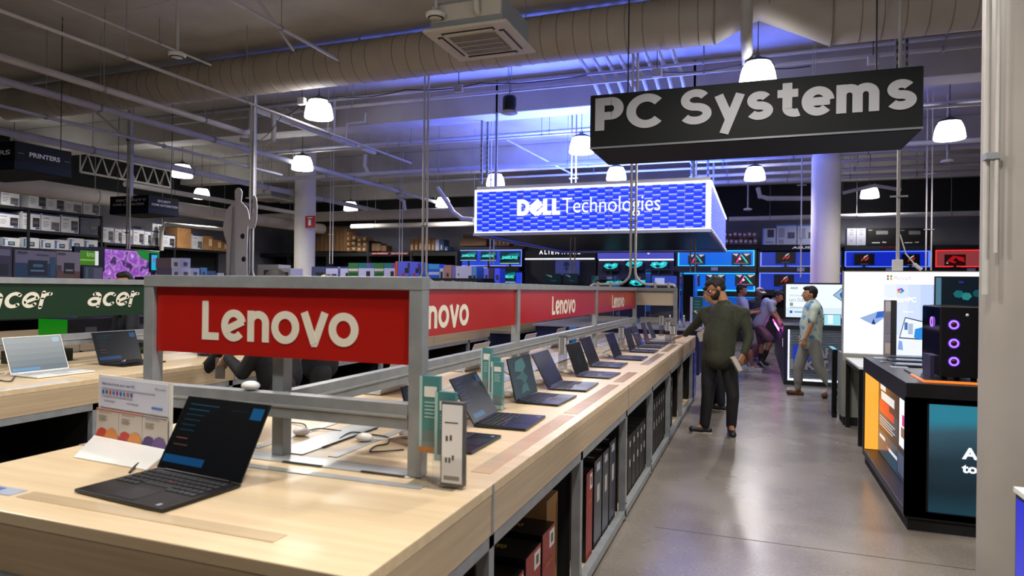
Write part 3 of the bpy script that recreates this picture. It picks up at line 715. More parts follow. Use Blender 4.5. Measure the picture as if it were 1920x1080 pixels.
# ================================================================== sales islands
TOP = 0.91
def island(x0, x1, y0, y1, ups, joints, label, body=None):
    t = thing('sales_desk', ((x0 + x1) / 2, (y0 + y1) / 2, 0), label, 'desk', 'long wooden sales desks')
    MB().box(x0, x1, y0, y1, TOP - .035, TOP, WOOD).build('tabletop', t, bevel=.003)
    js = [y0] + joints + [y1]
    for sx, xx in ((1, x1), (-1, x0)):
        for a, b in zip(js, js[1:]):
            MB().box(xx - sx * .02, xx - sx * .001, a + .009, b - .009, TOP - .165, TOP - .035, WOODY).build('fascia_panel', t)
        for a in joints: MB().box(xx - sx * .022, xx + sx * .001, a - .009, a + .009, TOP - .165, TOP - .002, ALU).build('joint_strip', t)
        MB().box(xx - sx * .045, xx - sx * .003, y0 + .02, y1 - .02, TOP - .21, TOP - .166, ALU).build('top_rail', t)
        MB().box(xx - sx * .045, xx - sx * .003, y0 + .02, y1 - .02, .03, .075, ALU).build('bottom_rail', t)
    for yy, s in ((y0, 1), (y1, -1)):
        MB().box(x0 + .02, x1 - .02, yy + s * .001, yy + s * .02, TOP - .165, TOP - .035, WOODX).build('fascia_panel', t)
        MB().box(x0 + .02, x1 - .02, yy + s * .003, yy + s * .045, TOP - .21, TOP - .166, ALU).build('top_rail', t)
    for yy in ups:
        for sx, xx in ((1, x1), (-1, x0)):
            o = MB().box(xx - sx * .048, xx - sx * .003, yy - .022, yy + .022, 0.02, TOP - .166, ALU).build('upright', t)
            MB().lathe((xx - sx * .025, yy, 0), [(.018, 0), (.018, .02)], BLACK, 10).lathe((xx - sx * .002 , yy, .12), [(.007, -.002), (.007, .003)], BLACK, 8, axis='X').build('foot', o)
    MB().box(x0 + .05, x1 - .05, y0 + .04, y1 - .04, .04, .06, WOOD).build('lower_shelf', t)
    MB().box((x0 + x1) / 2 - .02, (x0 + x1) / 2 + .02, y0 + .04, y1 - .04, .06, TOP - .21, body or BLACKM).build('centre_partition', t)
    for yy in ups:
        MB().box(x0 + .06, x1 - .06, yy - .01, yy + .01, .06, TOP - .21, body or BLACKM).build('bay_divider', t)
    return t
UPS = [2.02, 3.22, 4.44, 5.62, 6.86, 8.02, 9.4]
island(-2.5, -0.8, 1.25, 9.78, [1.29] + UPS + [9.74], [2.02, 4.48, 6.87, 8.2], 'long wooden sales desk in the foreground under the red signs')
island(-5.85, -4.15, 1.25, 10.25, [1.29] + UPS + [10.2], [2.02, 4.48, 6.87, 8.2], 'wooden sales desk under the green sign at the left')
island(-9.2, -7.5, 1.25, 8.4, [1.29, 3.22, 5.62, 8.36], [3.2, 5.6], 'wooden sales desk furthest left, behind the green sign')
island(-5.85, -4.15, 11.6, 17.5, [11.64, 13.0, 15, 17.4], [13.2, 15.2], 'far wooden sales desk seen below the middle red sign', mat('navy_board', '0c1030', 0.4))

# flush cable plates in the near desk
def flush(name, x0, x1, y0, y1, m, label, group=None, rz=0):
    o = MB().box(x0, x1, y0, y1, TOP - .002, TOP + .0025, m).build(name, bevel=.001); return tag(o, label, 'cable cover', group)
PLATE = noisy('satin_aluminium_plate', 'a6a9a8', 'b2b5b4', (3, 3, 3), 3, 0.3, 3, metal=0.3)
t = thing('cable_cover', (-1.66, 2.02, TOP), 'aluminium cable cover plate with black slots along the foot of the big front sign', 'cable cover')
MB().box(-2.28, -1.08, 1.965, 2.06, TOP, TOP + .004, PLATE).build('plate', t, bevel=.0015)
for x in (-1.60, -1.27, -2.0): MB().box(x, x + .17, 1.962, 1.975, TOP + .0035, TOP + .0055, BLACKM).build('cable_slot', t)
t = thing('trim_strip', (-1.74, 1.89, TOP), 'flat silver strip set into the desk in front of the big sign', 'strip')
MB().box(-2.5, -.99, 1.868, 1.905, TOP, TOP + .003, PLATE).build('strip', t, bevel=.0015)
t = thing('cable_cover', (-1.66, 6, TOP), 'long aluminium cable cover with black slots running down the middle of the near desk', 'cable cover')
for a, b in ((2.08, 4.5), (4.7, 7.05), (7.25, 9.6)):
    MB().box(-1.74, -1.60, a, b, TOP, TOP + .004, PLATE).build('plate', t, bevel=.0015)
for a in (2.2, 2.75, 3.3, 4.9, 5.5): MB().box(-1.602, -1.59, a, a + .4, TOP + .003, TOP + .0055, BLACKM).build('cable_slot', t)
for x in (-1.50, -1.86): MB().box(x, x + .04, 2.1, 9.5, TOP, TOP + .003, PLATE).build('inlay_strip', t)

# ================================================================== sign frames
def lenovo(mb, fr, w_, h_, d=.001): word(mb, 'Lenovo', fr, w_, h_, CREAM, .19, d)
SG = mat('dark_recess', '5c0d09', 0.5)
ZS0, ZS1 = 1.285, 1.54
def rails_x(t, x0, x1, y, posts, z1=1.585):
    for x in posts:
        MB().box(x - .0, x + .05, y - .025, y + .025, TOP + .003, z1 - .046, ALU).build('post', t, bevel=.002)
    MB().box(x0, x1, y - .027, y + .027, z1 - .045, z1, ALU).build('top_rail', t, bevel=.002)
    MB().box(x0 + .05, x1 - .05, y - .027, y + .027, 1.07, 1.155, ALU).box(x0 + .05, x1 - .05, y - .031, y + .031, 1.109, 1.118, PLATE).build('mid_rail', t)
# big front sign
YS = 2.0
t = thing('brand_sign', (-1.66, YS, TOP), 'large red Lenovo sign in an aluminium frame at the near end of the desk'.replace('Lenovo ', ''), 'sign')
rails_x(t, -2.29, -1.045, YS, (-2.29, -1.095))
MB().box(-1.70, -1.65, YS + .028, YS + .078, TOP + .003, 1.54, ALU).build('post', t, bevel=.002)
p = MB().box(-2.24, -1.095, YS - .008, YS + .008, ZS0, ZS1, RED).build('sign_panel', t)
mb = MB(); l0, l1 = at(373, 600, 'Y', YS - .01).x, at(672, 620, 'Y', YS - .01).x
zb = at(373, 636, 'Y', YS - .01).z; zt = at(380, 564, 'Y', YS - .01).z
lenovo(mb, ((l0, YS - .0085, zb), (1, 0, 0), (0, 0, 1)), l1 - l0, zt - zb); mb.build('lettering', p)
# rows of signs along the desks
def sign_row(x, ya, yb, posts, panels, label, letter, pm, side=1):
    t = thing('sign_row', (x, (ya + yb) / 2, TOP), label, 'sign')
    for y in posts: MB().box(x - .025, x + .025, y - .03, y + .03, TOP + .003, 1.54, ALU).build('post', t, bevel=.002)
    MB().box(x - .027, x + .027, ya, yb, 1.541, 1.585, ALU).build('top_rail', t, bevel=.002)
    MB().box(x - .024, x + .024, ya, yb, 1.07, 1.155, ALU).box(x - .030, x + .030, ya, yb, 1.109, 1.118, PLATE).build('mid_rail', t)
    for (a, b), m_ in zip(panels, pm):
        p = MB().box(x - .008, x + .008, a, b, ZS0, ZS1, m_).build('sign_panel', t)
        for fn in letter(a, b, x):
            mb = MB(); fn(mb); mb.build('lettering', p)
    return t
def let_len(a, b, x):
    L_ = b - a; ca = a + L_ * .34; cb = a + L_ * .66
    return [lambda mb: lenovo(mb, ((x + .0085, ca, 1.325), (0, 1, 0), (0, 0, 1)), (cb - ca), .16)]
RED2 = RED
sign_row(-1.66, 2.03, 9.78, (4.60, 7.16, 9.70), ((2.08, 4.57), (4.63, 7.13), (7.19, 9.67)), 'row of three red signs along the middle of the near desk', let_len, (RED2, RED2, RED2))
GRN = mat('dark_green_sign_panel', '12301c', 0.4)
def acer(mb, fr, w_, h_): word(mb, 'acer', fr, w_, h_ / .76, CREAM, .17, .001, True, .22)
ya, yb = at(164, 570, 'X', -4.98).y, at(258, 570, 'X', -4.98).y
yc, yd = at(-30, 570, 'X', -4.98).y, at(106, 570, 'X', -4.98).y
def let_acer(a, b, x):
    st = ya - yc; out = []
    for k in range(-1, 12):
        y = yc + st * k
        if y > a and y + (yb - ya) < b: out.append(lambda mb, y=y: acer(mb, ((x + .0085, y, 1.365), (0, 1, 0), (0, 0, 1)), yb - ya, .11))
    return out
sign_row(-5.0, 2.03, 9.78, (2.06, 5.9, 9.70), ((2.1, 5.87), (5.93, 9.67)), 'dark green sign row with repeated cream lettering at the left', let_acer, (GRN, GRN))
sign_row(-5.0, 12.0, 17.0, (12.03, 14.5, 16.97), ((12.06, 14.47), (14.53, 16.94)), 'far sign row behind the middle red sign', lambda a, b, x: [], (paint('20242c'), paint('20242c')))
# end frame with the white back panel
t = thing('end_sign', (-1.36, 9.75, TOP), 'aluminium end frame with a blank cream panel at the far end of the near desk', 'sign')
rails_x(t, -1.63, -1.06, 9.75, (-1.11,)); MB().box(-1.64, -1.11, 9.765, 9.78, 1.33, 1.545, mat('cream_board', 'd8ccb8', 0.6)).build('blank_panel', t)
MB().box(-1.64, -1.11, 9.735, 9.765, 1.52, 1.541, ALUD).build('inner_rail', t)
t = thing('end_sign', (-1.96, 9.75, TOP), 'left half of the far end frame, hidden behind the red signs', 'sign')
rails_x(t, -2.26, -1.70, 9.75, (-2.26,))
MB().box(-2.21, -1.70, 9.765, 9.78, 1.33, 1.545, mat('cream_board', 'd8ccb8', 0.6)).build('blank_panel', t)
# white conduits curling onto the end frame
def bent(u, xo, wh, strut):
    xc = at(u, 480, 'Y', 9.75).x
    for s, lb in ((-1, 'left'), (1, 'right')):
        t = thing('bent_conduit', (xc + s * .04, 9.75, 1.6), lb + ' white conduit of the pair ' + wh, 'pipe')
        path = [(xc + s * .035, 9.75, ZC), (xc + s * .035, 9.75, 1.83)]
        for k in range(1, 8):
            a = PI / 2 * k / 7; path.append((xc + s * (.035 + .2 * (1 - math.cos(a))), 9.75, 1.83 - .2 * math.sin(a)))
        path += [(xc + s * .58, 9.75, 1.63), (xc + s * .62, 9.70, 1.60)]
        MB().tube(path, .019, WPIPE, 12).build('tube', t)
        for x in (.33, .52): MB().box(xc + s * x - .015, xc + s * x + .015, 9.72, 9.78, 1.586, 1.665, WPIPE).build('clamp', t)
        MB().box(xc + (s - 1) * .03, xc + (s + 1) * .03, 9.72, 9.734, 2.55, 2.57, ALU).build('clamp', t)
    if strut:
        t = thing('slotted_channel', (xc, 9.8, 3.2), 'slotted ceiling channel above the conduit pair ' + wh, 'pole')
        MB().box(xc - .025, xc + .025, 9.78, 9.83, 3.2, ZC, ALU).build('channel', t)
        for k in range(16): MB().box(xc - .009, xc + .009, 9.777, 9.78, 3.25 + k * .14, 3.32 + k * .14, DARK).build('slot', t)
bent(1187, 0, 'over the cream end panel', False)
bent(796, 0, 'right of the top corner of the big sign', False)
bent(471, 0, 'crossing the blank figure', True)
bent(240, 0, 'in front of the flower television', True)
for x0, x1, y1 in ((-5.6, -4.4, 9.75), (-9.5, -8.2, 9.75), (-12.6, -11.2, 9.75)):
    t = thing('end_sign', ((x0 + x1) / 2, y1, TOP), {-5.6: 'end frame of the green sign desk, hidden behind the signs', -9.5: 'end frame below the conduits at the blank figure', -12.6: 'end frame below the conduits at the television'}[x0], 'sign')
    for x in (x0, x1): MB().box(x - .025, x + .025, y1 - .025, y1 + .025, 0 if x0 < -6 else TOP + .003, 1.54, ALU).build('post', t)
    MB().box(x0 - .025, x1 + .025, y1 - .027, y1 + .027, 1.54, 1.585, ALU).build('top_rail', t)

# ================================================================== laptops
KEY = mat('dark_key', '2c2d31', 0.6); KEYW = mat('pale_key', 'b8bcc0', 0.5)
def bar(c, k=.6): return glow(c, k)
def screen_art(mb, W, H, kind):
    """content drawn in the lid plane (x across, y up), just proud of the panel"""
    def q(x0, x1, y0, y1, m, d=.0006): mb.add([(x0 * W, y0 * H, d), (x1 * W, y0 * H, d), (x1 * W, y1 * H, d), (x0 * W, y1 * H, d)], [(0, 1, 2, 3)], m)
    if kind == 'specs':
        q(-.48, .48, .03, .97, glow('0b1017', .35), .0003)
        for k, (a, b, c) in enumerate(((-.42, -.06, '1d5a78'), (-.42, -.16, '1d5a78'), (-.42, -.2, '174459'), (-.42, -.22, '174459'), (-.42, -.25, '174459'), (-.42, -.24, '174459'))):
            q(a, b, .88 - k * .07, .895 - k * .07, glow(c, .45))
        q(-.42, -.28, .42, .435, glow('a05a50', .4)); q(-.42, -.25, .33, .35, glow('6a4440', .4)); q(.1, .3, .86, .87, glow('16384a', .35))
        q(-.47, .02, .1, .2, glow('105084', .6)); q(.33, .46, .78, .93, glow('0f5f94', .6))
    elif kind == 'specs2':
        q(-.48, .48, .03, .97, glow('141a34', .4), .0003)
        for k in range(7): q(-.42, -.25 + .03 * (k % 3), .86 - k * .08, .88 - k * .08, glow('33486e', .5))
        q(-.38, .02, .09, .19, glow('1f6a9c', .6)); q(.33, .46, .78, .93, glow('1f4a86', .6))
    elif kind == 'teal':
        q(-.48, .48, .03, .97, glow('173c46', .45), .0003)
        for P_, c in (([(-.2, .9), (.12, .95), (.2, .72), (0, .6), (-.3, .68)], '4f8a86'), ([(-.35, .5), (.05, .62), (.2, .45), (.0, .3), (-.1, .44)], '3d6f70'), ([(-.1, .3), (.1, .33), (.16, .1), (.02, .14), (-.2, .1)], '45797a')):
            mb.add([(x * W, y * H, .0007) for x, y in P_], [tuple(range(len(P_)))], glow(c, .5))
    elif kind == 'navy':
        q(-.48, .48, .03, .97, glow('121c40', .45), .0003)
        mb.add([(-.48 * W, .4 * H, .0007), (.48 * W, .75 * H, .0007), (.48 * W, .2 * H, .0007), (-.2 * W, .05 * H, .0007)], [(0, 1, 2, 3)], glow('1b2c5c', .45))
    elif kind == 'black':
        q(-.48, .48, .03, .97, glow('05070c', .3), .0003); q(-.1, .1, .3, .55, glow('10204a', .4))
    elif kind == 'red':
        q(-.48, .48, .03, .97, glow('0a0c14', .3), .0003); q(-.3, .3, .6, .64, glow('8898a8', .5)); q(-.4, .2, .35, .5, glow('4a1418', .5)); q(.2, .46, .06, .25, glow('2038d8', .9))
    elif kind == 'purple':
        q(-.48, .48, .03, .97, glow('2c1c3c', .45), .0003); q(-.48, .1, .1, .4, glow('4a2c4c', .5)); q(.3, .36, .5, .56, glow('d030c0', 1.0))
    elif kind == 'light':
        for k in range(6): q(-.48, .48, .03 + k * .157, .03 + (k + 1) * .157, glow(['98a4ac', 'a8b2b8', 'b6bec2', 'c2c8ca', 'ccd2d4', 'd6dcdc'][k], .6), .0003)
        q(-.46, -.0, .06, .13, glow('78b0e0', .8)); q(.32, .44, .8, .93, glow('c4e0f0', .8))
    elif kind == 'off': q(-.48, .48, .03, .97, glow('040506', .2), .0003); 
def laptop(loc, rz, label, W=.345, D=.24, kind='specs', body=None, deg=112, group='laptops on the near desk', keys=None, name='laptop'):
    body = body or mat('laptop_shell', '0b0b0d', 0.3, spec=.5)
    R = Matrix.Translation(Vector(loc)) @ Matrix.Rotation(rz, 4, 'Z')
    t = thing(name, loc, label, 'laptop', group, rz)
    H = D * .95; th = .013
    MB().box(-W / 2, W / 2, -D / 2, D / 2, .003, th, body).box(-W / 2 + .03, W / 2 - .03, -D / 2 + .03, -D / 2 + .045, 0, .004, BLACK).box(-W / 2 + .03, W / 2 - .03, D / 2 - .045, D / 2 - .03, 0, .004, BLACK).build('base', t, bevel=.004, xf=R)
    mb = MB(); K = keys or KEY; n = 14
    kw = (W - .04) / n
    for r_ in range(5):
        for c in range(n):
            if r_ == 4 and 4 <= c <= 8:
                if c > 4: continue
                mb.box(-W / 2 + .02 + c * kw, -W / 2 + .02 + (c + 5) * kw - .002, D * .0, D * .0 + kw * .8, th, th + .0015, K); continue
            y = D * .40 - r_ * D * .1
            mb.box(-W / 2 + .02 + c * kw, -W / 2 + .02 + (c + 1) * kw - .005, y - kw * .72, y, th, th + .002, K)
    if body is MATS.get('laptop_shell'): mb.box(-.004, .004, D * .15 - .004, D * .15 + .004, th + .001, th + .003, paint('a8281c'))
    mb.build('keyboard', t, xf=R)
    MB().box(-.055, .055, -D * .44, -D * .12, th - .0005, th + .0006, mat('touchpad', '1b1c20', 0.25) if keys is None else KEYW).build('touchpad', t, xf=R)
    MB().box(W / 2 - .05, W / 2 - .035, -D * .44, -D * .38, th, th + .0006, paint('8890a0')).build('sticker', t, xf=R)
    a = math.radians(deg)
    # lid frame: x across, y up the lid, z out of the screen
    o_ = Vector((0, D / 2 - .004, th)); uy = Vector((0, -math.cos(a), math.sin(a))); uz = Vector((0, -math.sin(a), -math.cos(a)))
    ML = R @ Matrix((Vector((1, 0, 0)), uy, uz)).transposed().to_4x4().__class__(((1, uy.x * 0, 0, o_.x), (0, uy.y, uz.y, o_.y), (0, uy.z, uz.z, o_.z), (0, 0, 0, 1)))
    lid = MB().box(-W / 2, W / 2, .002, H, -.006, -.0002, body).build('lid', t, bevel=.002, xf=ML)
    s = MB(); s.add([(-W / 2 + .006, .012, .0), (W / 2 - .006, .012, .0), (W / 2 - .006, H - .006, .0), (-W / 2 + .006, H - .006, .0)], [(0, 1, 2, 3)], SCR)
    screen_art(s, W, H, kind); s.build('screen', lid, xf=ML)
    MB().tube([(-W * .38, 0, -.001), (W * .38, 0, -.001)], .006, body, 8).build('hinge', t, xf=ML)
    return t, ML
def pod(x, y, z, label, to=None, m=None):
    """white security puck with its coiled lead"""
    t = thing('security_pod', (x, y, z), label, 'security pod', 'white security pods on the desks')
    MB().ball((x, y, z + .018), (.038, .03, .018), WHITE, 14).build('puck', t)
    if to: 
        a = Vector((x, y, z + .02)); b = Vector(to); c = (a + b) / 2 + Vector((.0, .03, -.02)); c.z = z + .01
        MB().tube([a, a.lerp(c, .5) + Vector((0, .01, -.01)), c, c.lerp(b, .6) + Vector((0, .02, .01)), b], .0035, WHITE, 6).build('lead', t)
    return t
# nearest laptop
laptop((-1.73, 1.555, TOP), math.radians(-6), 'nearest black laptop, open on the desk in front of the big red sign', .40, .275, 'specs', deg=118)
specs = [(2.33, -1.02, 'specs2', 105, 'black laptop at the foot of the big red sign, behind the near leaflet holder', .32),
 (2.80, -.97, 'specs2', 122, 'black laptop with a text page, right of the near leaflet holder', .34),
 (3.47, -1.0, 'teal', 104, 'laptop with a grey-green rock picture on its screen', .36),
 (4.02, -.99, 'navy', 118, 'laptop with a plain dark blue screen, next beyond the rock picture', .38),
 (4.68, -.97, 'black', 110, 'narrow black laptop just right of the clear tube stand', .34),
 (5.33, -1.03, 'off', 112, 'black laptop with a blank screen beside the blue card', .38),
 (6.00, -.96, 'black', 112, 'black laptop right of the third post, seen past the grey tubes', .36),
 (6.78, -.96, 'black', 106, 'thin dark laptop left of the red-striped screen', .34),
 (7.37, -.97, 'red', 114, 'laptop with a red band and a bright blue corner on its screen', .35),
 (7.92, -.98, 'purple', 104, 'laptop with a purple screen near the far end of the desk', .36),
 (8.55, -.99, 'off', 112, 'last grey laptop on the near desk, under the hand of the man in green', .36)]
for i, (y, xf_, kd, dg, lb, W) in enumerate(specs):
    laptop((xf_ - .12, y + W / 2, TOP), PI / 2 + math.radians((0, 2, -2, 1, -3, 1, 0, 0, -2, 2, 0)[i]), lb, W, .25, kd, deg=dg,
           body=mat('silver_shell', '9a9ea4', 0.35, 0.5) if i == 10 else None, keys=KEYW if i == 10 else None)
    pod(xf_ - .36, y + W * .5, TOP, 'white security puck behind the %s black-row laptop from the front' % ORD[i], (xf_ - .25, y + W * .6, TOP + .02))
# silver laptops on the other side, backs to us
SIL = mat('pale_silver_shell', 'bdbcb6', 0.35, 0.2)
for i, y in enumerate((3.55, 4.75, 5.95, 7.0, 8.2)):
    t, ML = laptop((-2.18, y, TOP), -PI / 2, '%s pale silver laptop from the front facing away, left side of the near desk' % ORD[i], .32, .23, 'off', SIL, 112, 'silver laptops facing left', KEYW)
    MB().lathe((0, .13, -.0062), [(0, -.001), (.028, -.001), (.028, .0)], paint('e6e6e6', .2), 20).build('round_emblem', t, xf=ML)
# laptops on the green sign desk
laptop((-4.60, 3.25, TOP), PI / 2 - .03, 'white laptop with a pale screen on the desk under the green sign', .40, .28, 'light', mat('white_shell', 'e6e6e2', 0.35), 112, 'laptops on the green sign desk', KEYW)
laptop((-4.66, 3.93, TOP), PI / 2 - .03, 'black laptop right of the white one on the desk under the green sign', .38, .27, 'specs', None, 112, 'laptops on the green sign desk')
laptop((-4.56, 4.8, TOP), PI / 2, 'black laptop seen just right of the left post of the big red sign', .38, .27, 'specs', None, 115, 'laptops on the green sign desk')
for i in range(5): laptop((-4.56, 5.7 + i * .85, TOP), PI / 2, '%s laptop beyond the big red sign on the green sign desk' % ORD[i], .35, .25, ('navy', 'off', 'specs2', 'teal', 'off')[i], None, 112, 'laptops on the green sign desk')
for i, y in enumerate((3.0, 3.9)): pod(-4.86, y, TOP, 'white security puck behind the %s on the green sign desk' % ('white laptop', 'black laptop')[i], (-4.72, y, TOP + .02))
pod(at(565, 817, 'Z', TOP).x, at(565, 817, 'Z', TOP).y, TOP, 'white security puck under the big sign, left of the centre post', None)
p = at(683, 828, 'Z', TOP); pod(p.x, p.y, TOP, 'white security puck lying below the big red sign, right of the centre post', (p.x + .2, p.y + .05, TOP + .02))
p = at(470, 712, 'Y', 2.0); pod(p.x, 2.0, 1.155, 'white round puck resting above the middle rail, left of the centre post')
def cable(pts_, label, r=.003, m=None, z=TOP + .004):
    q = [at(u, v, 'Z', z) if not isinstance(u, tuple) else Vector(u) for u, v in pts_]
    for k, a in enumerate(q): a.z += .004 * (k % 2)
    sm = []
    for i in range(len(q) - 1):
        a, b = q[i], q[i + 1]; d0 = (q[i + 1] - q[max(i - 1, 0)]) / 6; d1 = (q[min(i + 2, len(q) - 1)] - q[i]) / 6
        for k in range(5):
            s_ = k / 5; sm.append((1 - s_) ** 3 * a + 3 * s_ * (1 - s_) ** 2 * (a + d0) + 3 * s_ * s_ * (1 - s_) * (b - d1) + s_ ** 3 * b)
    o = MB().tube(sm + [q[-1]], r, m or BLACK, 6).build('charging_cable'); tag(o, label, 'cable')
cable([(545, 792), (570, 797), (578, 806), (600, 805), (640, 808)], 'thin black cable under the big sign, right of the centre post')
cable([(637, 822), (660, 812), (700, 815), (728, 822), (726, 832), (705, 838), (694, 846), (720, 848), (757, 843)], 'black cable looping round the white puck below the big red sign')
cable([(243, 886), (258, 872), (275, 864), (294, 861)], 'black charging cable plugged into the left side of the nearest laptop', .004)
cable([(815, 700), (835, 688), (860, 692), (872, 700)], 'grey cable loop behind the text page laptop', .003, WHITE)
cable([(0, 713), (20, 716), (28, 706), (40, 700)], 'black cable behind the white laptop', .004)
for i, (a, b) in enumerate(((905, 690), (985, 672), (1060, 655), (1110, 650), (1150, 642))):
    cable([(a, b + 6), (a + 14, b - 3), (a + 24, b + 4), (a + 40, b + 2)], '%s short white lead behind the row of black laptops, counted from the front' % ORD[i], .003, WHITE)
    cable([(a + 20, b + 12), (a + 36, b + 6), (a + 52, b + 14)], '%s short black lead behind the row of black laptops, counted from the front' % ORD[i], .003)

# ================================================================== leaflet stand on the near desk
Wt = mat('white_card', 'd8d6d8', 0.5)
q0, q1 = Vector((-2.47, 1.93, TOP)), Vector((-2.015, 1.865, TOP))
ux = (q1 - q0).normalized(); wd = (q1 - q0).length; uy = Vector((0, 0, 1)); un = ux.cross(uy)
t = thing('leaflet_stand', (q0 + q1) / 2, 'white card display on a sloped white base with three orange and purple gift cards', 'display stand')
def sheet(mb, x0, x1, z0, z1, d, m, th=.0015):
    mb.obox(q0 + ux * wd * (x0 + x1) / 2 + uy * (z0 + z1) / 2 + un * d, ux * wd * (x1 - x0) / 2, uy * (z1 - z0) / 2, un * th, m)
H0 = .275
mb = MB(); sheet(mb, 0, 1, .002, H0, 0, WHITE, .003); mb.build('backing_board', t)
mb = MB(); sheet(mb, .03, .96, .15, H0 - .008, .005, mat('pale_blue_card', 'cfd2e4', .5))
text_into(mb, 'Get more from your new PC', (q0 + ux * wd * .07 + uy * (H0 - .04) + un * .007, ux, uy), wd * .46, .013, paint('3c4a78'), .01, .001)
text_into(mb, 'Microsoft', (q0 + ux * wd * .8 + uy * (H0 - .033) + un * .007, ux, uy), wd * .14, .009, paint('8a8078'), .0, .001)
for k in range(9): sheet(mb, .07 + k * .05, .1 + k * .05, H0 - .072, H0 - .058, .008, paint(('3b62a8', '2f6f6a', 'c2453a', '4668b0', '8a4468', '3f62a8', '4a76b8', 'b05a50', '5a5cae')[k]), .0006)
for k, (a, b) in enumerate(((.07, .8), (.07, .5), (.1, .25), (.42, .58))): sheet(mb, a, b, H0 - .052 - (.03 if k else 0) - (.018 if k > 1 else 0), H0 - .049 - (.03 if k else 0) - (.018 if k > 1 else 0), .008, paint('9498ac'), .0005)
sheet(mb, .76, .9, H0 - .105, H0 - .097, .008, paint('4a82c4'), .0005)
mb.build('printed_sheet', t)
for k, (c1, c2) in enumerate((('c8452e', 'd9873f'), ('c23a2c', 'dc8c44'), ('4a3270', '6b4a86'))):
    o_ = t; mb = MB(); x0 = .0 + k * .325; x1 = x0 + .32
    sheet(mb, x0, x1, .004, .142, .009, mat('grey_white_card', 'c4bab0', 0.5))
    sheet(mb, x0, x1, .138, .142, .0112, paint('c04a44' if k < 2 else '7a748c'), .0006)
    mb2 = [(x0, .03), (x0 + .1, .03)]
    for cx, hh_, c in ((x0 + .08, .062, c1), (x0 + .22, .066, c2)):
        P_ = [(max(x0, cx - .09), .006), (min(x1, cx + .10), .006)] + [(min(x1, cx + .1), .006 + hh_ * .55), (min(x1, cx + .06), .006 + hh_ * .92), (cx, .006 + hh_), (cx - .05, .006 + hh_ * .85), (max(x0, cx - .09), .006 + hh_ * .5)]
        base = q0 + un * (.0115 + (.001 if c == c2 else 0))
        mb.add([base + ux * wd * a + uy * b for a, b in P_], [tuple(range(len(P_)))], paint(c))
    text_into(mb, 'Microsoft 365', (q0 + ux * wd * (x0 + .05) + uy * .128 + un * .011, ux, uy), wd * .17, .006, paint('6a625c'), .0, .001)
    for q in range(4): sheet(mb, x0 + .04, x0 + .16 - .02 * (q % 2), .114 - q * .006, .116 - q * .006, .0115, paint('8a827a'), .0003)
    mb.build('gift_card', t)
# sloped base
a0, a1 = q0 - ux * .01 + un * .014, q1 + ux * .01 + un * .014; f0, f1 = Vector((-2.335, 1.725, TOP)), Vector((-1.95, 1.70, TOP))
MB().add([a0 + uy * .03, a1 + uy * .03, a1, a0, f0 + uy * .006, f1 + uy * .006, f1, f0], [(0, 1, 5, 4), (3, 7, 6, 2), (0, 3, 2, 1)[::-1], (4, 5, 6, 7), (0, 4, 7, 3), (1, 2, 6, 5)], WHITE).build('sloped_base', t, bevel=.002)

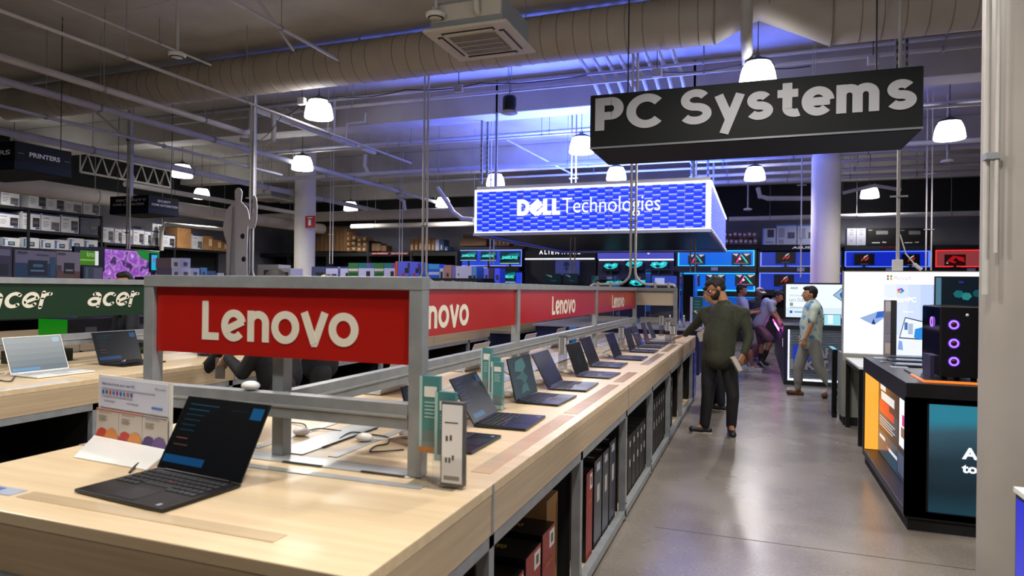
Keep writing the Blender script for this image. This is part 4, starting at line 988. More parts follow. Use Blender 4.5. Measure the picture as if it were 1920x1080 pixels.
# ================================================================== clear leaflet holders
TEAL = mat('teal_card', '4a8484', 0.4); TEALL = mat('pale_teal_card', 'a6c8c4', 0.4); ORNG = paint('c47a2c')
def holder(x, y, s, label, n=3, third=True, rz=0.0):
    """stepped clear pockets standing on the desk; steps come forward towards -y / +x"""
    t = thing('leaflet_holder', (x, y, TOP), label, 'leaflet holder', 'clear leaflet holders on the near desk', rz)
    R = Matrix.Translation((x, y, TOP)) @ Matrix.Rotation(rz, 4, 'Z')
    for k in range(n):
        hh_ = (.345, .300, .275)[k] * s; xx = (0, .070, .112)[k] * s; yy = (0, -.025, -.055)[k] * s
        b = (xx - .040 * s, xx + .040 * s)
        pk = MB()
        for d in (-.018 * s, .018 * s): pk.box(b[0], b[1], yy + d - .0012, yy + d + .0012, 0, (.13, .11, .10)[k] * s if d < 0 else hh_ * .9, ACR)
        pk.box(b[0], b[0] + .002, yy - .018 * s, yy + .018 * s, 0, .13 * s, ACR).box(b[1] - .002, b[1], yy - .018 * s, yy + .018 * s, 0, .10 * s, ACR)
        pk.build('clear_pocket', t, xf=R)
        c = MB(); z0 = (.09, .075, .008)[k] * s
        if k < 2 or not third:
            c.box(b[0] + .004, b[1] - .004, yy - .010 * s, yy + .010 * s, z0, hh_, TEAL).box(b[0] + .004, b[0] + .014 * s, yy - .0104 * s, yy + .0104 * s, z0, hh_, TEALL)
            c.box(b[0] + .022 * s, b[1] - .012 * s, yy - .0115 * s, yy - .010 * s, hh_ * .80, hh_ * .90, WHITE)
            for q in range(5): c.box(b[0] + .024 * s, b[1] - (.016 + .004 * (q % 2)) * s, yy - .0112 * s, yy - .0100 * s, hh_ * (.74 - q * .035), hh_ * (.752 - q * .035), TEALL)
            c.box(b[0] + .004, b[1] - .004, yy - .0108 * s, yy + .0108 * s, z0, z0 + .02 * s, ORNG if k == 0 else TEALL)
            c.box(b[0] + .015 * s, b[1] - .01 * s, yy - .0110 * s, yy + .0105 * s, z0 + .02 * s, z0 + .075 * s, paint('6c7c7c'))
            c.build('teal_box', t, xf=R)
        else:
            c.box(b[0] + .002, b[1] - .0, yy - .014 * s, yy + .012 * s, z0, hh_, paint('55534e'))
            c.box(b[0] + .006 * s, b[1] - .003 * s, yy - .0155 * s, yy - .0140 * s, z0 + .01, hh_ - .008, paint('ececee'))
            c.box(b[0] + .016 * s, b[1] - .018 * s, yy - .0162 * s, yy - .0155 * s, hh_ * .76, hh_ * .77, BLACK)
            for q, (a_, z_) in enumerate(((.02, .55), (.034, .56), (.018, .3), (.03, .3), (.042, .33))): c.box(b[0] + a_ * s, b[0] + (a_ + .007) * s, yy - .0162 * s, yy - .0155 * s, hh_ * z_, hh_ * (z_ + .06), paint('4a4a4e'))
            c.box(b[0] + .014 * s, b[1] - .012 * s, yy - .0162 * s, yy - .0155 * s, hh_ * .1, hh_ * .15, paint('8a8a8c'))
            c.build('white_price_box', t, xf=R)
    MB().box(-.045 * s, .13 * s, -.095 * s, .025 * s, 0, .003, ACR).build('clear_foot', t, xf=R)
    return t
holder(-1.015, 1.985, 1.0, 'clear stepped holder with two teal boxes and a white price box, nearest')
holder(-1.36, 3.32, .92, 'clear stepped holder with three teal boxes between the second and third laptops', third=False, rz=-.2)
for u, v, zt_, lb in ((1055, 686, .28, 'tall clear tube stand behind the plain blue laptop'), (1165, 642, .24, 'clear tube stand with a white card beside the third post'), (1240, 618, .30, 'tallest clear tube stand near the far frame'), (1252, 628, .26, 'clear tube stand left of the far frame post'), (1261, 632, .22, 'smallest clear tube stand beside the far frame post')):
    p = at(u, v + 12, 'Z', TOP)
    t = thing('tube_stand', p, lb, 'stand')
    MB().tube([(p.x, p.y, TOP), (p.x, p.y, TOP + zt_)], .035, clear('smoky_acrylic', (.72, .72, .74), .5), 14).build('tube', t)
    MB().box(p.x - .025, p.x + .03, p.y - .03, p.y - .02, TOP + zt_ * .5, TOP + zt_ * .95, paint('b8b8ba')).build('card', t)
p = at(1073, 650, 'Z', TOP)
carton('blue_card_box', 'bright blue card box with a white emblem among the laptops', 'box', (p.x - .04, p.x + .04, p.y, p.y + .02, TOP, TOP + .22), paint('1678c0'), [('-y', [(.3, .7, .45, .62, paint('eef2f6')), (.4, .6, .45, .55, paint('1678c0'))])])
# glossy clear label strips along the desk edges
k = 0
for x0, x1, y0, y1, lb in ((-2.06, -1.12, 1.345, 1.40, 'glossy clear label strip along the front edge of the near desk'),
    (-.925, -.85, 2.12, 3.25, 'nearest glossy clear label strip on the aisle edge, in front of the clear holder'),
    (-.925, -.85, 3.30, 4.42, 'second glossy clear label strip on the aisle edge of the near desk'),
    (-.925, -.85, 4.55, 5.15, 'third glossy clear label strip on the aisle edge of the near desk'),
    (-.925, -.85, 5.7, 6.8, 'fourth glossy clear label strip on the aisle edge of the near desk'),
    (-.925, -.85, 7.0, 8.0, 'fifth glossy clear label strip on the aisle edge of the near desk')):
    tag(MB().box(x0, x1, y0, y1, TOP, TOP + .002, FILM).build('label_strip'), lb, 'label strip')
tag(MB().box(-2.34, -2.09, 1.345, 1.40, TOP, TOP + .002, paint('a4aec0', .2)).box(-2.26, -2.24, 1.36, 1.38, TOP + .002, TOP + .0025, paint('b06a60')).box(-2.2, -2.17, 1.36, 1.39, TOP + .002, TOP + .0025, paint('4a5a94')).build('price_card'), 'pale blue price card at the left end of the front edge strip', 'card')
tag(MB().box(-4.24, -4.17, 2.62, 3.1, TOP, TOP + .002, paint('d8dade', .15)).build('price_card'), 'white shiny price card on the edge below the white laptop', 'card')

# ================================================================== boxes on the lower shelf
SH = .062
BK = mat('black_carton', '0c0b0b', 0.35); RD = mat('red_carton', '8c1f16', 0.45)
BKB = mat('blue_lit_black_carton', '1a2236', 0.3)  # black cartons; the blue light on their faces is put into the colour
bx = [ # y0, y1, height, kind
 (2.10, 2.30, .36, 'red'), (2.31, 2.50, .37, 'red'), (2.52, 2.72, .40, 'red'), (2.74, 2.93, .42, 'red'), (2.95, 3.13, .50, 'brown'),
 (3.53, 3.68, .48, 'red'), (3.72, 3.92, .50, 'blue'), (3.94, 4.12, .50, 'blue'), (4.14, 4.34, .52, 'blue')]
for y in (4.62, 4.80, 4.97, 5.14, 5.31, 5.46): bx.append((y, y + .15, .42, 'brown2' if y < 4.7 else 'black'))
for y in (5.72, 5.88, 6.04, 6.20, 6.36, 6.52, 6.68): bx.append((y, y + .14, .50, 'black'))
for y in (7.0, 7.18, 7.36, 7.54, 7.72): bx.append((y, y + .15, .48, 'brown' if y > 7.5 else 'black'))
for y in (8.15, 8.4, 8.65, 8.9): bx.append((y, y + .2, .46, 'brown'))
cnt = {}
for y0, y1, h_, kd in bx:
    cnt[kd] = cnt.get(kd, 0) + 1; o1 = ORD[cnt[kd] - 1]
    x1 = -.855 if kd != 'brown' else -.90; b = (-1.32, x1, y0, y1, SH, SH + h_)
    if kd == 'red':
        carton('laptop_carton', '%s red-faced black carton from the front on the lower shelf' % o1, 'box', b, BK, [('+x', [(0.02, .98, 0, 1, RD), (.55, .95, .78, .96, paint('d8d4cc')), (.66, .84, .82, .92, paint('5a4644')), (.15, .85, .62, .70, paint('a8603c'), 'Lenovo'), (.2, .8, .45, .46, paint('a85a44')), (.3, .8, .40, .41, paint('a85a44'))]), ('+z', [(.45, .75, .35, .65, paint('7a6234'), 'Lenovo')])], 'cartons under the near desk')
    elif kd in ('brown', 'brown2'):
        carton('cardboard_box', '%s brown cardboard box from the front on the lower shelf' % ORD[sum(cnt.get(k, 0) for k in ('brown', 'brown2')) - 1], 'box', b, CARD, [('+x', [(.86, .9, .3, .9, paint('2a1c10'))]), ('+z', [(.0, 1, .0, 1, CARDD)])], 'cartons under the near desk')
    elif kd == 'blue':
        carton('laptop_carton', '%s black carton with painted-in blue light from the front on the lower shelf' % o1, 'box', b, BK, [('+x', [(.03, .97, 0, 1, BKB), (.3, .75, .86, .95, paint('b8bcc8')), (.35, .7, .5, .7, paint('b0aea8'))]), ('+z', [(.5, .95, .4, .6, paint('77787c'), 'Lenovo')])], 'cartons under the near desk')
    else:
        carton('laptop_carton', '%s plain black carton from the front on the lower shelf' % o1, 'box', b, mat('matt_black_carton', '16130f', 0.5), [('+x', [(.3, .65, .8, .9, paint('a8a6a0')), (.3, .6, .45, .58, paint('b4b2ac'))])], 'cartons under the near desk')
# navy end board at the far corner of the desk
tag(MB().box(-.80, -.785, 9.42, 9.76, .08, .69, glow('1c2a8c', .28)).build('poster_board'), 'narrow blue poster board at the far corner of the near desk', 'board')
# the far side under the green sign desk
for i, y in enumerate((2.1, 2.46, 2.83, 3.25, 3.61, 4.02)):
    carton('laptop_carton', '%s glossy black carton from the front under the green sign desk' % ORD[i], 'box', (-4.75, -4.25, y, y + .33, SH, SH + .3 - .03 * (i % 3)), mat('glossy_black', '0a0a0a', .12), [('+z', [(0.2, .8, .1, .13, paint('5a5a5a'))])], 'cartons under the green sign desk')
for i in range(7):
    carton('laptop_carton', '%s dark carton from the front beyond the big sign, under the green sign desk' % ORD[i], 'box', (-4.75, -4.25, (4.5, 5.0, 5.7, 6.2, 6.9, 7.4, 8.1)[i], (4.95, 5.55, 6.15, 6.8, 7.35, 7.9, 8.6)[i], SH, SH + .35), BK, [('+x', [(.1, .9, .1, .9, paint('14141a'))])], 'cartons under the green sign desk')
# ================================================================== back wall display bays
BY = 22.0
def bx_at(u0, v0, u1, v1, Y=BY):
    a, b = at(u0, v1, 'Y', Y), at(u1, v0, 'Y', Y); return a.x, b.x, a.z, b.z
def monitor(u0, v0, u1, v1, label, kind, Y=BY - .35, foot=None):
    x0, x1, z0, z1 = bx_at(u0, v0, u1, v1, Y); w_, h_ = x1 - x0, z1 - z0; cx = (x0 + x1) / 2; zs = foot if foot is not None else z0 - .09
    t = thing('monitor', (cx, Y, zs), label, 'monitor', 'monitors on the wall bays')
    MB().box(x0, x1, Y, Y + .04, z0, z1, BLACK).build('housing', t, bevel=.006)
    mb = MB()
    def q(a, b, c, d, m, k=0): mb.quad((x0 + w_ * a, Y - .003 - k * .002, z0 + h_ * c), (x0 + w_ * b, Y - .003 - k * .002, z0 + h_ * c), (x0 + w_ * b, Y - .003 - k * .002, z0 + h_ * d), (x0 + w_ * a, Y - .003 - k * .002, z0 + h_ * d), m)
    def poly(P_, m, k=1): mb.add([(x0 + w_ * a, Y - .003 - k * .002, z0 + h_ * b) for a, b in P_], [tuple(range(len(P_)))], m)
    if kind == 'samsung':
        q(.02, .98, .04, .97, glow('0c3a48', .7)); poly([(.02, .45), (.5, .8), (.98, .9), (.98, .6), (.5, .55), (.02, .3)], glow('147c88', .8)); poly([(.02, .3), (.5, .5), (.98, .55), (.98, .4), (.02, .15)], glow('061420', .5), 1.5)
        q(.02, .98, .02, .08, glow('b8e0c8', .9), 2); text_into(mb, 'SAMSUNG', ((x0 + w_ * .12, Y - .012, z0 + h_ * .38), (1, 0, 0), (0, 0, 1)), w_ * .76, h_ * .26, glow('4af0e4', 1.1), .04, .002, .1)
    elif kind == 'alien':
        q(.02, .98, .03, .97, glow('06242e', .5)); poly([(.1, .9), (.45, .8), (.5, .6)], glow('78928e', .7)); poly([(.3, .4), (.8, .35), (.6, .2)], glow('1c4a54', .6))
    elif kind == 'teal':
        q(.02, .98, .03, .97, glow('03060e', .3)); poly([(.05, .55), (.15, .85), (.4, .9), (.55, .8), (.75, .95), (.96, .85), (.9, .5), (.7, .3), (.3, .28)], glow('1fc4cc', 1.1)); poly([(.3, .5), (.45, .62), (.62, .45), (.45, .3)], glow('052838', .6), 2); poly([(.2, .62), (.3, .8), (.34, .6)], glow('a8f4f4', 1.2), 2.5); poly([(.6, .7), (.8, .82), (.7, .6)], glow('86eaf0', 1.2), 2.5)
    elif kind == 'triangle':
        q(.02, .98, .03, .97, glow('302c34', .6)); poly([(.02, .97), (.35, .97), (.25, .75)], glow('d8cfc0', 1.0)); poly([(.98, .97), (.62, .97), (.75, .75)], glow('d8cfc0', 1.0))
        poly([(.22, .25), (.32, .25), (.52, .92), (.44, .92)], glow('e0308c', 1.2), 2); poly([(.44, .92), (.52, .92), (.86, .22), (.76, .22)], glow('28d0b8', 1.2), 2.5); q(.1, .9, .1, .2, glow('8a6a78', .7), 3)
        poly([(.35, .5), (.42, .66), (.5, .5), (.42, .42)], glow('f8e0e8', 1.2), 3.5)
    elif kind == 'eye':
        q(.02, .98, .03, .97, glow('0a0a0c', .3))
        poly([(.36, .42), (.5, .74), (.68, .9), (.66, .78), (.52, .62), (.44, .42)], glow('c4ccd0', .9)); poly([(.34, .45), (.5, .7), (.46, .45), (.36, .3)], glow('b01c1c', .9), 1.5); poly([(.5, .45), (.72, .75), (.7, .5), (.56, .35)], glow('c42020', .9), 2); q(.3, .7, .08, .1, glow('8a8a8a', .6), 1)
    elif kind == 'red':
        q(.02, .98, .03, .97, glow('30080a', .6)); poly([(.1, .4), (.4, .9), (.9, .75), (.95, .3), (.6, .5), (.5, .2)], glow('b01418', .9)); poly([(.4, .5), (.55, .7), (.65, .45), (.5, .35)], glow('1c0406', .5), 2); poly([(.08, .18), (.12, .34), (.18, .18)], glow('d8c8cc', .9), 2)
    mb.build('screen', t)
    MB().box(cx - .03, cx + .03, Y + .01, Y + .04, zs, z0, BLACK).box(cx - .11, cx + .11, Y - .08, Y + .1, zs, zs + .012, BLACK).build('stand', t)
    return t
def bay(u0, v0, u1, v1, label, col, edge, k=.75, ke=1.5, strips='lrtb', Y=BY):
    x0, x1, z0, z1 = bx_at(u0, v0, u1, v1, Y)
    t = thing('display_bay', ((x0 + x1) / 2, Y, z0), label, 'display shelf', 'backlit monitor bays on the far wall')
    MB().box(x0, x1, Y, Y + .03, z0, z1, glow(col, k)).build('lit_back_panel', t)
    e = glow(edge, ke); s_ = .045
    if 'l' in strips: MB().box(x0, x0 + s_, Y - .03, Y - .001, z0, z1, e).build('light_strip', t)
    if 'r' in strips: MB().box(x1 - s_, x1, Y - .03, Y - .001, z0, z1, e).build('light_strip', t)
    if 't' in strips: MB().box(x0, x1, Y - .03, Y - .001, z1 - s_ * .6, z1, e).build('light_strip', t)
    if 'b' in strips: MB().box(x0, x1, Y - .03, Y - .001, z0, z0 + s_, e).build('light_strip', t)
    MB().box(x0 - .06, x1 + .06, Y - .55, Y + .05, z0 - .17, z0 - .0, BLACK).build('shelf', t)
    for x in (x0, x1): MB().box(x - .06 if x == x0 else x, x if x == x0 else x + .06, Y - .1, Y + .08, z0, z1 + .02, BLACK).build('side_post', t)
    n = max(1, int((x1 - x0) / 1.3)); 
    for i in range(n):
        cx = x0 + (x1 - x0) * (i + .5) / n; MB().box(cx - .1, cx + .1, Y - .56, Y - .55, z0 - .14, z0 - .03, mat('lilac_tag', '9a94b4', .5)).build('price_tag', t)
    return t, z0
t, z = bay(863, 468, 980, 500, 'upper lavender-blue backlit bay with three small teal screens', '3452e8', '98a4ff', .8, 1.3, 'tbr')
for u0, v0, u1, v1, lb in ((863, 470, 894, 489, 'left teal screen of the upper bay left of the canopy posts'), (901, 471, 931, 489, 'dim middle teal screen of the upper bay'), (937, 471, 975, 495, 'right, largest teal screen of the upper bay')): monitor(u0, v0, u1, v1, lb, 'samsung', foot=z)
t, z = bay(880, 511, 980, 536, 'lower blue backlit bay just above the red sign row', '2a4cf0', '4f6cff', .8, 1.0, 'r')
monitor(938, 508, 967, 530, 'single teal screen of the lower bay above the red sign row', 'samsung', foot=z)
MB()
x0, x1, z0, z1 = bx_at(985, 458, 1118, 486, BY - .1)
t = thing('brand_wall', ((x0 + x1) / 2, BY - .1, 0), 'black wall section with white spaced letters and an alien head poster', 'display wall')
MB().box(x0, x1, BY - .1, BY + .1, 0.0, z1 + .25, BLACKM).build('panel', t)
MB().box(x0, x1 - .05, BY - .14, BY - .1, z0 - .02, z0 + .03, glow('e8ecf4', 1.3)).build('light_strip', t)
mb = MB(); a, b = bx_at(1011, 466, 1088, 475, BY - .12)[:2]; zz = at(1011, 477, 'Y', BY - .12).z
text_into(mb, 'A L I E N W A R E', ((a, BY - .115, zz), (1, 0, 0), (0, 0, 1)), b - a, .14, glow('f0f2ff', 1.3), .03, .01); mb.build('lettering', t)
xa, xb, za, zb = bx_at(1041, 488, 1087, 516, BY - .2)
MB().box(xa, xb, BY - .2, BY - .18, za, zb, mat('blue_grey_poster', '4a5890', .5)).build('poster', t)
mb = MB(); cx = xa + (xb - xa) * .46; cz = (za + zb) / 2 + .04; w_ = .11
mb.add([(cx + w_ * a, BY - .203, cz + w_ * b) for a, b in ((-1, .6), (-.7, 1.3), (0, 1.6), (.7, 1.3), (1, .6), (.8, -.3), (0, -1.5), (-.8, -.3))], [tuple(range(8))], paint('141a44')); mb.add([(cx + w_ * a, BY - .206, cz + w_ * b) for a, b in ((-.75, .3), (-.2, -.3), (-.3, -.45), (-.7, -.1))], [(0, 1, 2, 3)], paint('7080b0')); mb.add([(cx - w_ * a, BY - .206, cz + w_ * b) for a, b in ((-.75, .3), (-.2, -.3), (-.3, -.45), (-.7, -.1))], [(0, 1, 2, 3)], paint('7080b0')); mb.build('head_emblem', t)
MB().box(x0, x1, BY - .8, BY - .1, 0, at(1000, 535, 'Y', BY - .5).z, BLACK).build('counter', t)
for u0, u1, lb in ((1019, 1052, 'dark teal screen below the alien head poster'), (1056, 1084, 'dark screen right of the one below the poster')): monitor(u0, 513, u1, 532, lb, 'alien', BY - .6, foot=at(1000, 535, 'Y', BY - .5).z)
x0, x1, z0, z1 = bx_at(1121, 458, 1264, 486, BY - .1)
t = thing('brand_wall', ((x0 + x1) / 2, BY - .1, 0), 'navy wall section under a lavender name board, right of the black letters', 'display wall')
MB().box(x0, x1, BY - .1, BY + .1, 0, z1 + .25, mat('navy_board', '0c1030', 0.4)).build('panel', t)
MB().box(x0, x1, BY - .16, BY - .1, z0, z1, glow('5a5ce0', .65)).build('name_board', t)
MB().box(x0 + .05, x1, BY - .17, BY - .15, z0 - .05, z0, glow('f2f4ff', 1.4)).build('light_strip', t)
mb = MB(); a, b = bx_at(1157, 466, 1228, 477, BY - .17)[:2]; zz = at(1157, 477, 'Y', BY - .17).z
text_into(mb, 'DELL Technologies', ((a, BY - .165, zz), (1, 0, 0), (0, 0, 1)), b - a, .2, glow('e8eaff', 1.1), .03, .01); mb.build('lettering', t)
for zz in (at(1200, 518, 'Y', BY - .4).z, at(1200, 542, 'Y', BY - .4).z):
    MB().box(x0, x1, BY - .6, BY - .1, zz - .12, zz, mat('navy_board', '0c1030', 0.4)).build('shelf', t)
    for u in (1143, 1196, 1239):
        cx = at(u, 515, 'Y', BY - .6).x; MB().box(cx - .09, cx + .09, BY - .61, BY - .6, zz - .11, zz - .02, mat('lilac_tag', '9a94b4', .5)).build('price_tag', t)
for i, (u0, v0, u1, v1) in enumerate(((1130, 492, 1160, 509), (1171, 488, 1207, 507), (1217, 489, 1253, 508), (1133, 525, 1168, 540), (1178, 523, 1212, 540))):
    monitor(u0, v0, u1, v1, ['left', 'middle', 'right', 'lower left', 'lower right'][i] + ' turquoise nebula screen under the lavender name board', 'teal', foot=at(1200, 518 if i < 3 else 542, 'Y', BY - .4).z)
t, z = bay(1271, 469, 1415, 500, 'upper cyan backlit bay right of the canopy', '1270f0', '38b8ff', .9, 1.6)
monitor(1290, 477, 1322, 496, 'upper left neon triangle screen in the cyan bay', 'triangle', foot=z); monitor(1372, 475, 1408, 497, 'upper right neon triangle screen in the cyan bay', 'triangle', foot=z)
t, z = bay(1282, 512, 1416, 545, 'second cyan backlit bay behind the head of the man in green', '1270f0', '38b8ff', .9, 1.6, 'tbr')
for u0, u1, lb in ((1282, 1312, 'neon triangle screen left of the head of the man in green'), (1323, 1360, 'neon triangle screen behind the head of the man in green'), (1378, 1416, 'brightest neon triangle screen right of the head of the man in green')): monitor(u0, 515, u1, 536, lb, 'triangle', foot=z)
t, z = bay(1285, 556, 1416, 585, 'lowest cyan backlit bay behind the people', '1264d8', '38b8ff', .7, 1.3, 't')
t, z = bay(1425, 472, 1577, 501, 'upper blue backlit bay left of the right cream column', '2a48d8', '7084ff', .6, 1.4, 'lb')
monitor(1454, 472, 1492, 494, 'upper dark screen with a red and silver eye emblem, left of the column', 'eye', foot=z)
t, z = bay(1423, 512, 1577, 543, 'lower blue backlit bay left of the right cream column', '2c4ce0', '7084ff', .6, 1.2, 'lt')
monitor(1451, 515, 1489, 537, 'lower dark screen with a red and silver eye emblem, left of the column', 'eye', foot=z)
t, z = bay(1583, 470, 1744, 502, 'deep blue backlit bay right of the right cream column', '1030e0', '5070ff', .7, 1.7)
monitor(1601, 475, 1640, 497, 'left dark screen in the deep blue bay above the big white screen', 'eye', foot=z); monitor(1690, 476, 1725, 498, 'right dark screen in the deep blue bay above the big white screen', 'eye', foot=z)
t, z = bay(1752, 468, 1870, 502, 'red backlit bay beside the nearest column', 'b0484c', 'ff2a2e', .6, 1.5, 'tbl')
monitor(1771, 477, 1811, 498, 'dark red dragon-like screen in the red bay', 'red', foot=z)
t, z = bay(1583, 514, 1744, 540, 'lower deep blue bay mostly behind the big white screen', '1030e0', '5070ff', .7, 1.5, 'l')
a, b = at(1268, 560, 'Y', BY - .3), at(1890, 560, 'Y', BY - .3)
t = thing('base_cabinet', ((a.x + b.x) / 2, BY, 0), 'long black base cabinet under the backlit bays on the right', 'cabinet')
MB().box(a.x, b.x, BY - .5, BY + .1, 0, at(1400, 600, 'Y', BY - .3).z, BLACKM).build('body', t); MB().box(a.x, b.x, BY + .1, BY + .5, 0, at(1400, 465, 'Y', BY).z, BLACKM).build('back_board', t)
# header beams with brand lettering
def header(u0, v0, u1, v1, label, txt=None, tu=None, col='b8bccc'):
    x0, x1, z0, z1 = bx_at(u0, v0, u1, v1, BY - .15); t = thing('shelf_header', ((x0 + x1) / 2, BY - .15, z0), label, 'sign board')
    MB().box(x0, x1, BY - .2, BY + .4, z0, z1, BLACKM).build('board', t)
    if txt:
        a, b = at(tu[0], v0, 'Y', BY - .21).x, at(tu[1], v0, 'Y', BY - .21).x; mb = MB()
        text_into(mb, txt, ((a, BY - .2, z0 + (z1 - z0) * .3), (1, 0, 0), (0, 0, 1)), b - a, (z1 - z0) * .45, glow(col, .8), .03, .006, .15); mb.build('lettering', t)
header(1423, 459, 1577, 470, 'black header board with grey italic letters left of the right column', 'ASUS', (1485, 1519))
header(1583, 460, 1750, 469, 'black header board with a dim red emblem above the deep blue bay', 'ROG', (1650, 1682), '6a1414')
header(1271, 460, 1420, 468, 'plain black header board above the cyan bay')
header(1752, 459, 1880, 467, 'plain black header board above the red bay')
header(860, 462, 985, 468, 'plain black header board above the lavender-blue bay')
# goods on top of the bays
def wall_box(u0, v0, u1, v1, label, m, items=(), Y=BY - .1, d=.45, name='carton', group=None):
    x0, x1, z0, z1 = bx_at(u0, v0, u1, v1, Y); return carton(name, label, 'box', (x0, x1, Y, Y + d, z0, z1), m, [('-y', items)] if items else [], group)
WB = mat('blue_lit_white_carton', 'aeb4cc', .6); DK = paint('20242e')
wall_box(1429, 428, 1455, 459, 'white carton with a black printer picture, first of three left of the right column', WB, [(0, .1, 0, 1, paint('1f64b8')), (.38, .85, .45, .92, DK), (.2, .8, .1, .2, paint('7a8090'))])
wall_box(1456, 420, 1494, 459, 'large white printed carton, second of three left of the right column', WB, [(0, 1, .92, 1, paint('3c74b8')), (.1, .4, .35, .8, paint('8a90a4')), (.55, .9, .3, .6, paint('4a5064')), (.1, .35, .05, .25, paint('8a90a4'))])
wall_box(1495, 420, 1533, 459, 'large white printed carton, third of three, partly behind the right column', WB, [(0, 1, .92, 1, paint('3c74b8')), (.1, .4, .35, .8, paint('8a90a4')), (.55, .9, .3, .6, paint('4a5064'))])
for i in range(2): wall_box(1588 + 18 * i, 428, 1605.5 + 18 * i, 460, ['left', 'right'][i] + ' narrow grey carton right of the right column', paint('8c8e9a'), [(.3, .7, .88, .91, DK), (.25, .75, .76, .78, DK), (.3, .7, .64, .67, DK), (.35, .6, .2, .35, paint('7c7e8a'))])
for i in range(2): wall_box(1626 + 61 * i, 427, 1686 + 61 * i, 460, ['left', 'right'][i] + ' large black carton with a faint keyboard picture above the deep blue bay', BK, [(.02, .15, .86, .9, paint('8a8c94'), 'ASUS'), (.28, .65, .62, .84, paint('4c4c4e')), (.15, .4, .12, .18, paint('a4a4a8')), (.48, .6, .14, .2, paint('a4a4a8'))])
k = 0
for rw, (vb, vt, us) in enumerate((((459), 446, range(1358, 1418, 9)), ((446), 433, range(1356, 1416, 9)))):
    for u in us:
        wall_box(u, vt + (k * 7 % 3), u + 8.2, vb, '%s small dark red carton of the %s row above the cyan bay' % (ORD[(u - (1358, 1356)[rw]) // 9], ('lower', 'upper')[rw]), paint('4a1c1c'), [(.2, .85, .35, .75, paint('b4b0c0'))], group='small dark red cartons above the cyan bay'); k += 1
wall_box(862, 446, 912, 461, 'long brown carton left, above the lavender-blue bay', CARDD); wall_box(868, 434, 905, 446, 'dark brown carton on the long brown one', paint('2c1a12'))
for i in range(4): wall_box(926 + i * 7.4, 450, 933 + i * 7.4, 461, '%s small brown box above the lavender-blue bay from the left' % ORD[i], CARDD, [(.3, .6, .3, .7, paint('8a8074'))])
# ---------------- back left stock rack
RY = 21.6
x0, x1, z0, z1 = bx_at(470, 472, 856, 530, RY)
t = thing('stock_rack', ((x0 + x1) / 2, RY, 0), 'long black stock rack along the far wall, left part', 'shelf')
for zz in (z1, z1 - .9, .5): MB().box(x0, x1, RY, RY + .9, zz - .14, zz, BLACKM).build('shelf', t)
MB().box(x0, x1, RY + .88, RY + .9, 0, z1, BLACKM).build('back_panel', t)
for i in range(6):
    x = x0 + (x1 - x0) * i / 5; MB().box(x - .04, x + .04, RY - .02, RY + .9, 0, z1 + (.45 if i == 3 else 0), BLACKM).build('post', t)
for i, (a, b) in enumerate(((697, 729), (733, 766))):
    xa, xb, za, zb = bx_at(a, 473, b, 477.5, RY - .02); tt = thing('shelf_sign', ((xa + xb) / 2, RY - .03, za), ['left', 'right'][i] + ' small red no storage strip on the black stock rack', 'sign')
    MB().box(xa, xb, RY - .04, RY - .02, za, zb, paint('6c1f22')).build('plate', tt); mb = MB(); text_into(mb, 'NO STORAGE', ((xa + .04, RY - .04, za + .015), (1, 0, 0), (0, 0, 1)), xb - xa - .08, (zb - za) * .6, paint('c4a0a0'), .02, .002); mb.build('lettering', tt)
for i in range(9): 
    u = 586 + i * 7.2; wall_box(u, 424 + (i // 6) * 4, u + 6.6, 471, '%s tall flat brown carton standing on the stock rack from the left column' % ORD[i], CARDD if i % 2 else mat('mid_brown_cardboard', '6b4a28', .75), Y=RY + .1, group='tall flat cartons on the stock rack')
sb = [(638, 463, 646), (638, 454, 646), (638, 445, 646), (647, 463, 657), (647, 453, 657), (647, 443, 656), (648, 434, 655), (659, 462, 668), (659, 452, 667), (660, 442, 667), (669, 463, 678), (669, 454, 678), (669, 446, 678), (679, 463, 686), (680, 454, 687), (680, 444, 687), (687, 463, 695), (687, 454, 695), (697, 456, 714), (715, 460, 724)]
for i, (u, v, u2) in enumerate(sb): wall_box(u, v, u2, v + (9 if i < 18 else 471 - v) - .3, '%s carton in the labelled brown pile, counted up each stack from the left' % ORD[i], mat('pile_cardboard', '7a5530', .75) if i < 18 else CARDD, [(.2, .7, .3, .75, paint('b4ac9c'))] if i < 18 else [], Y=RY + .15, group='labelled pile of small brown cartons')
for i, (u, v, u2, m_) in enumerate(((769, 448, 776, 0), (777, 448, 784, 0), (785, 442, 792, 0), (795, 446, 801, 0), (802, 446, 808, 0), (809, 448, 815, 0), (816, 449, 823, 1), (824, 449, 832, 2), (833, 462, 840, 2))):
    wall_box(u, v, u2, 470, '%s carton of the group right of the no storage strips' % ORD[i], [mat('pile_cardboard', '7a5530', .75), paint('8e94ac'), paint('2c3a5c')][m_], [(.3, .6, .1, .5, paint('b4ac9c'))], Y=RY + .15)
x0, x1, z0, z1 = bx_at(1, 1, 2, 2)
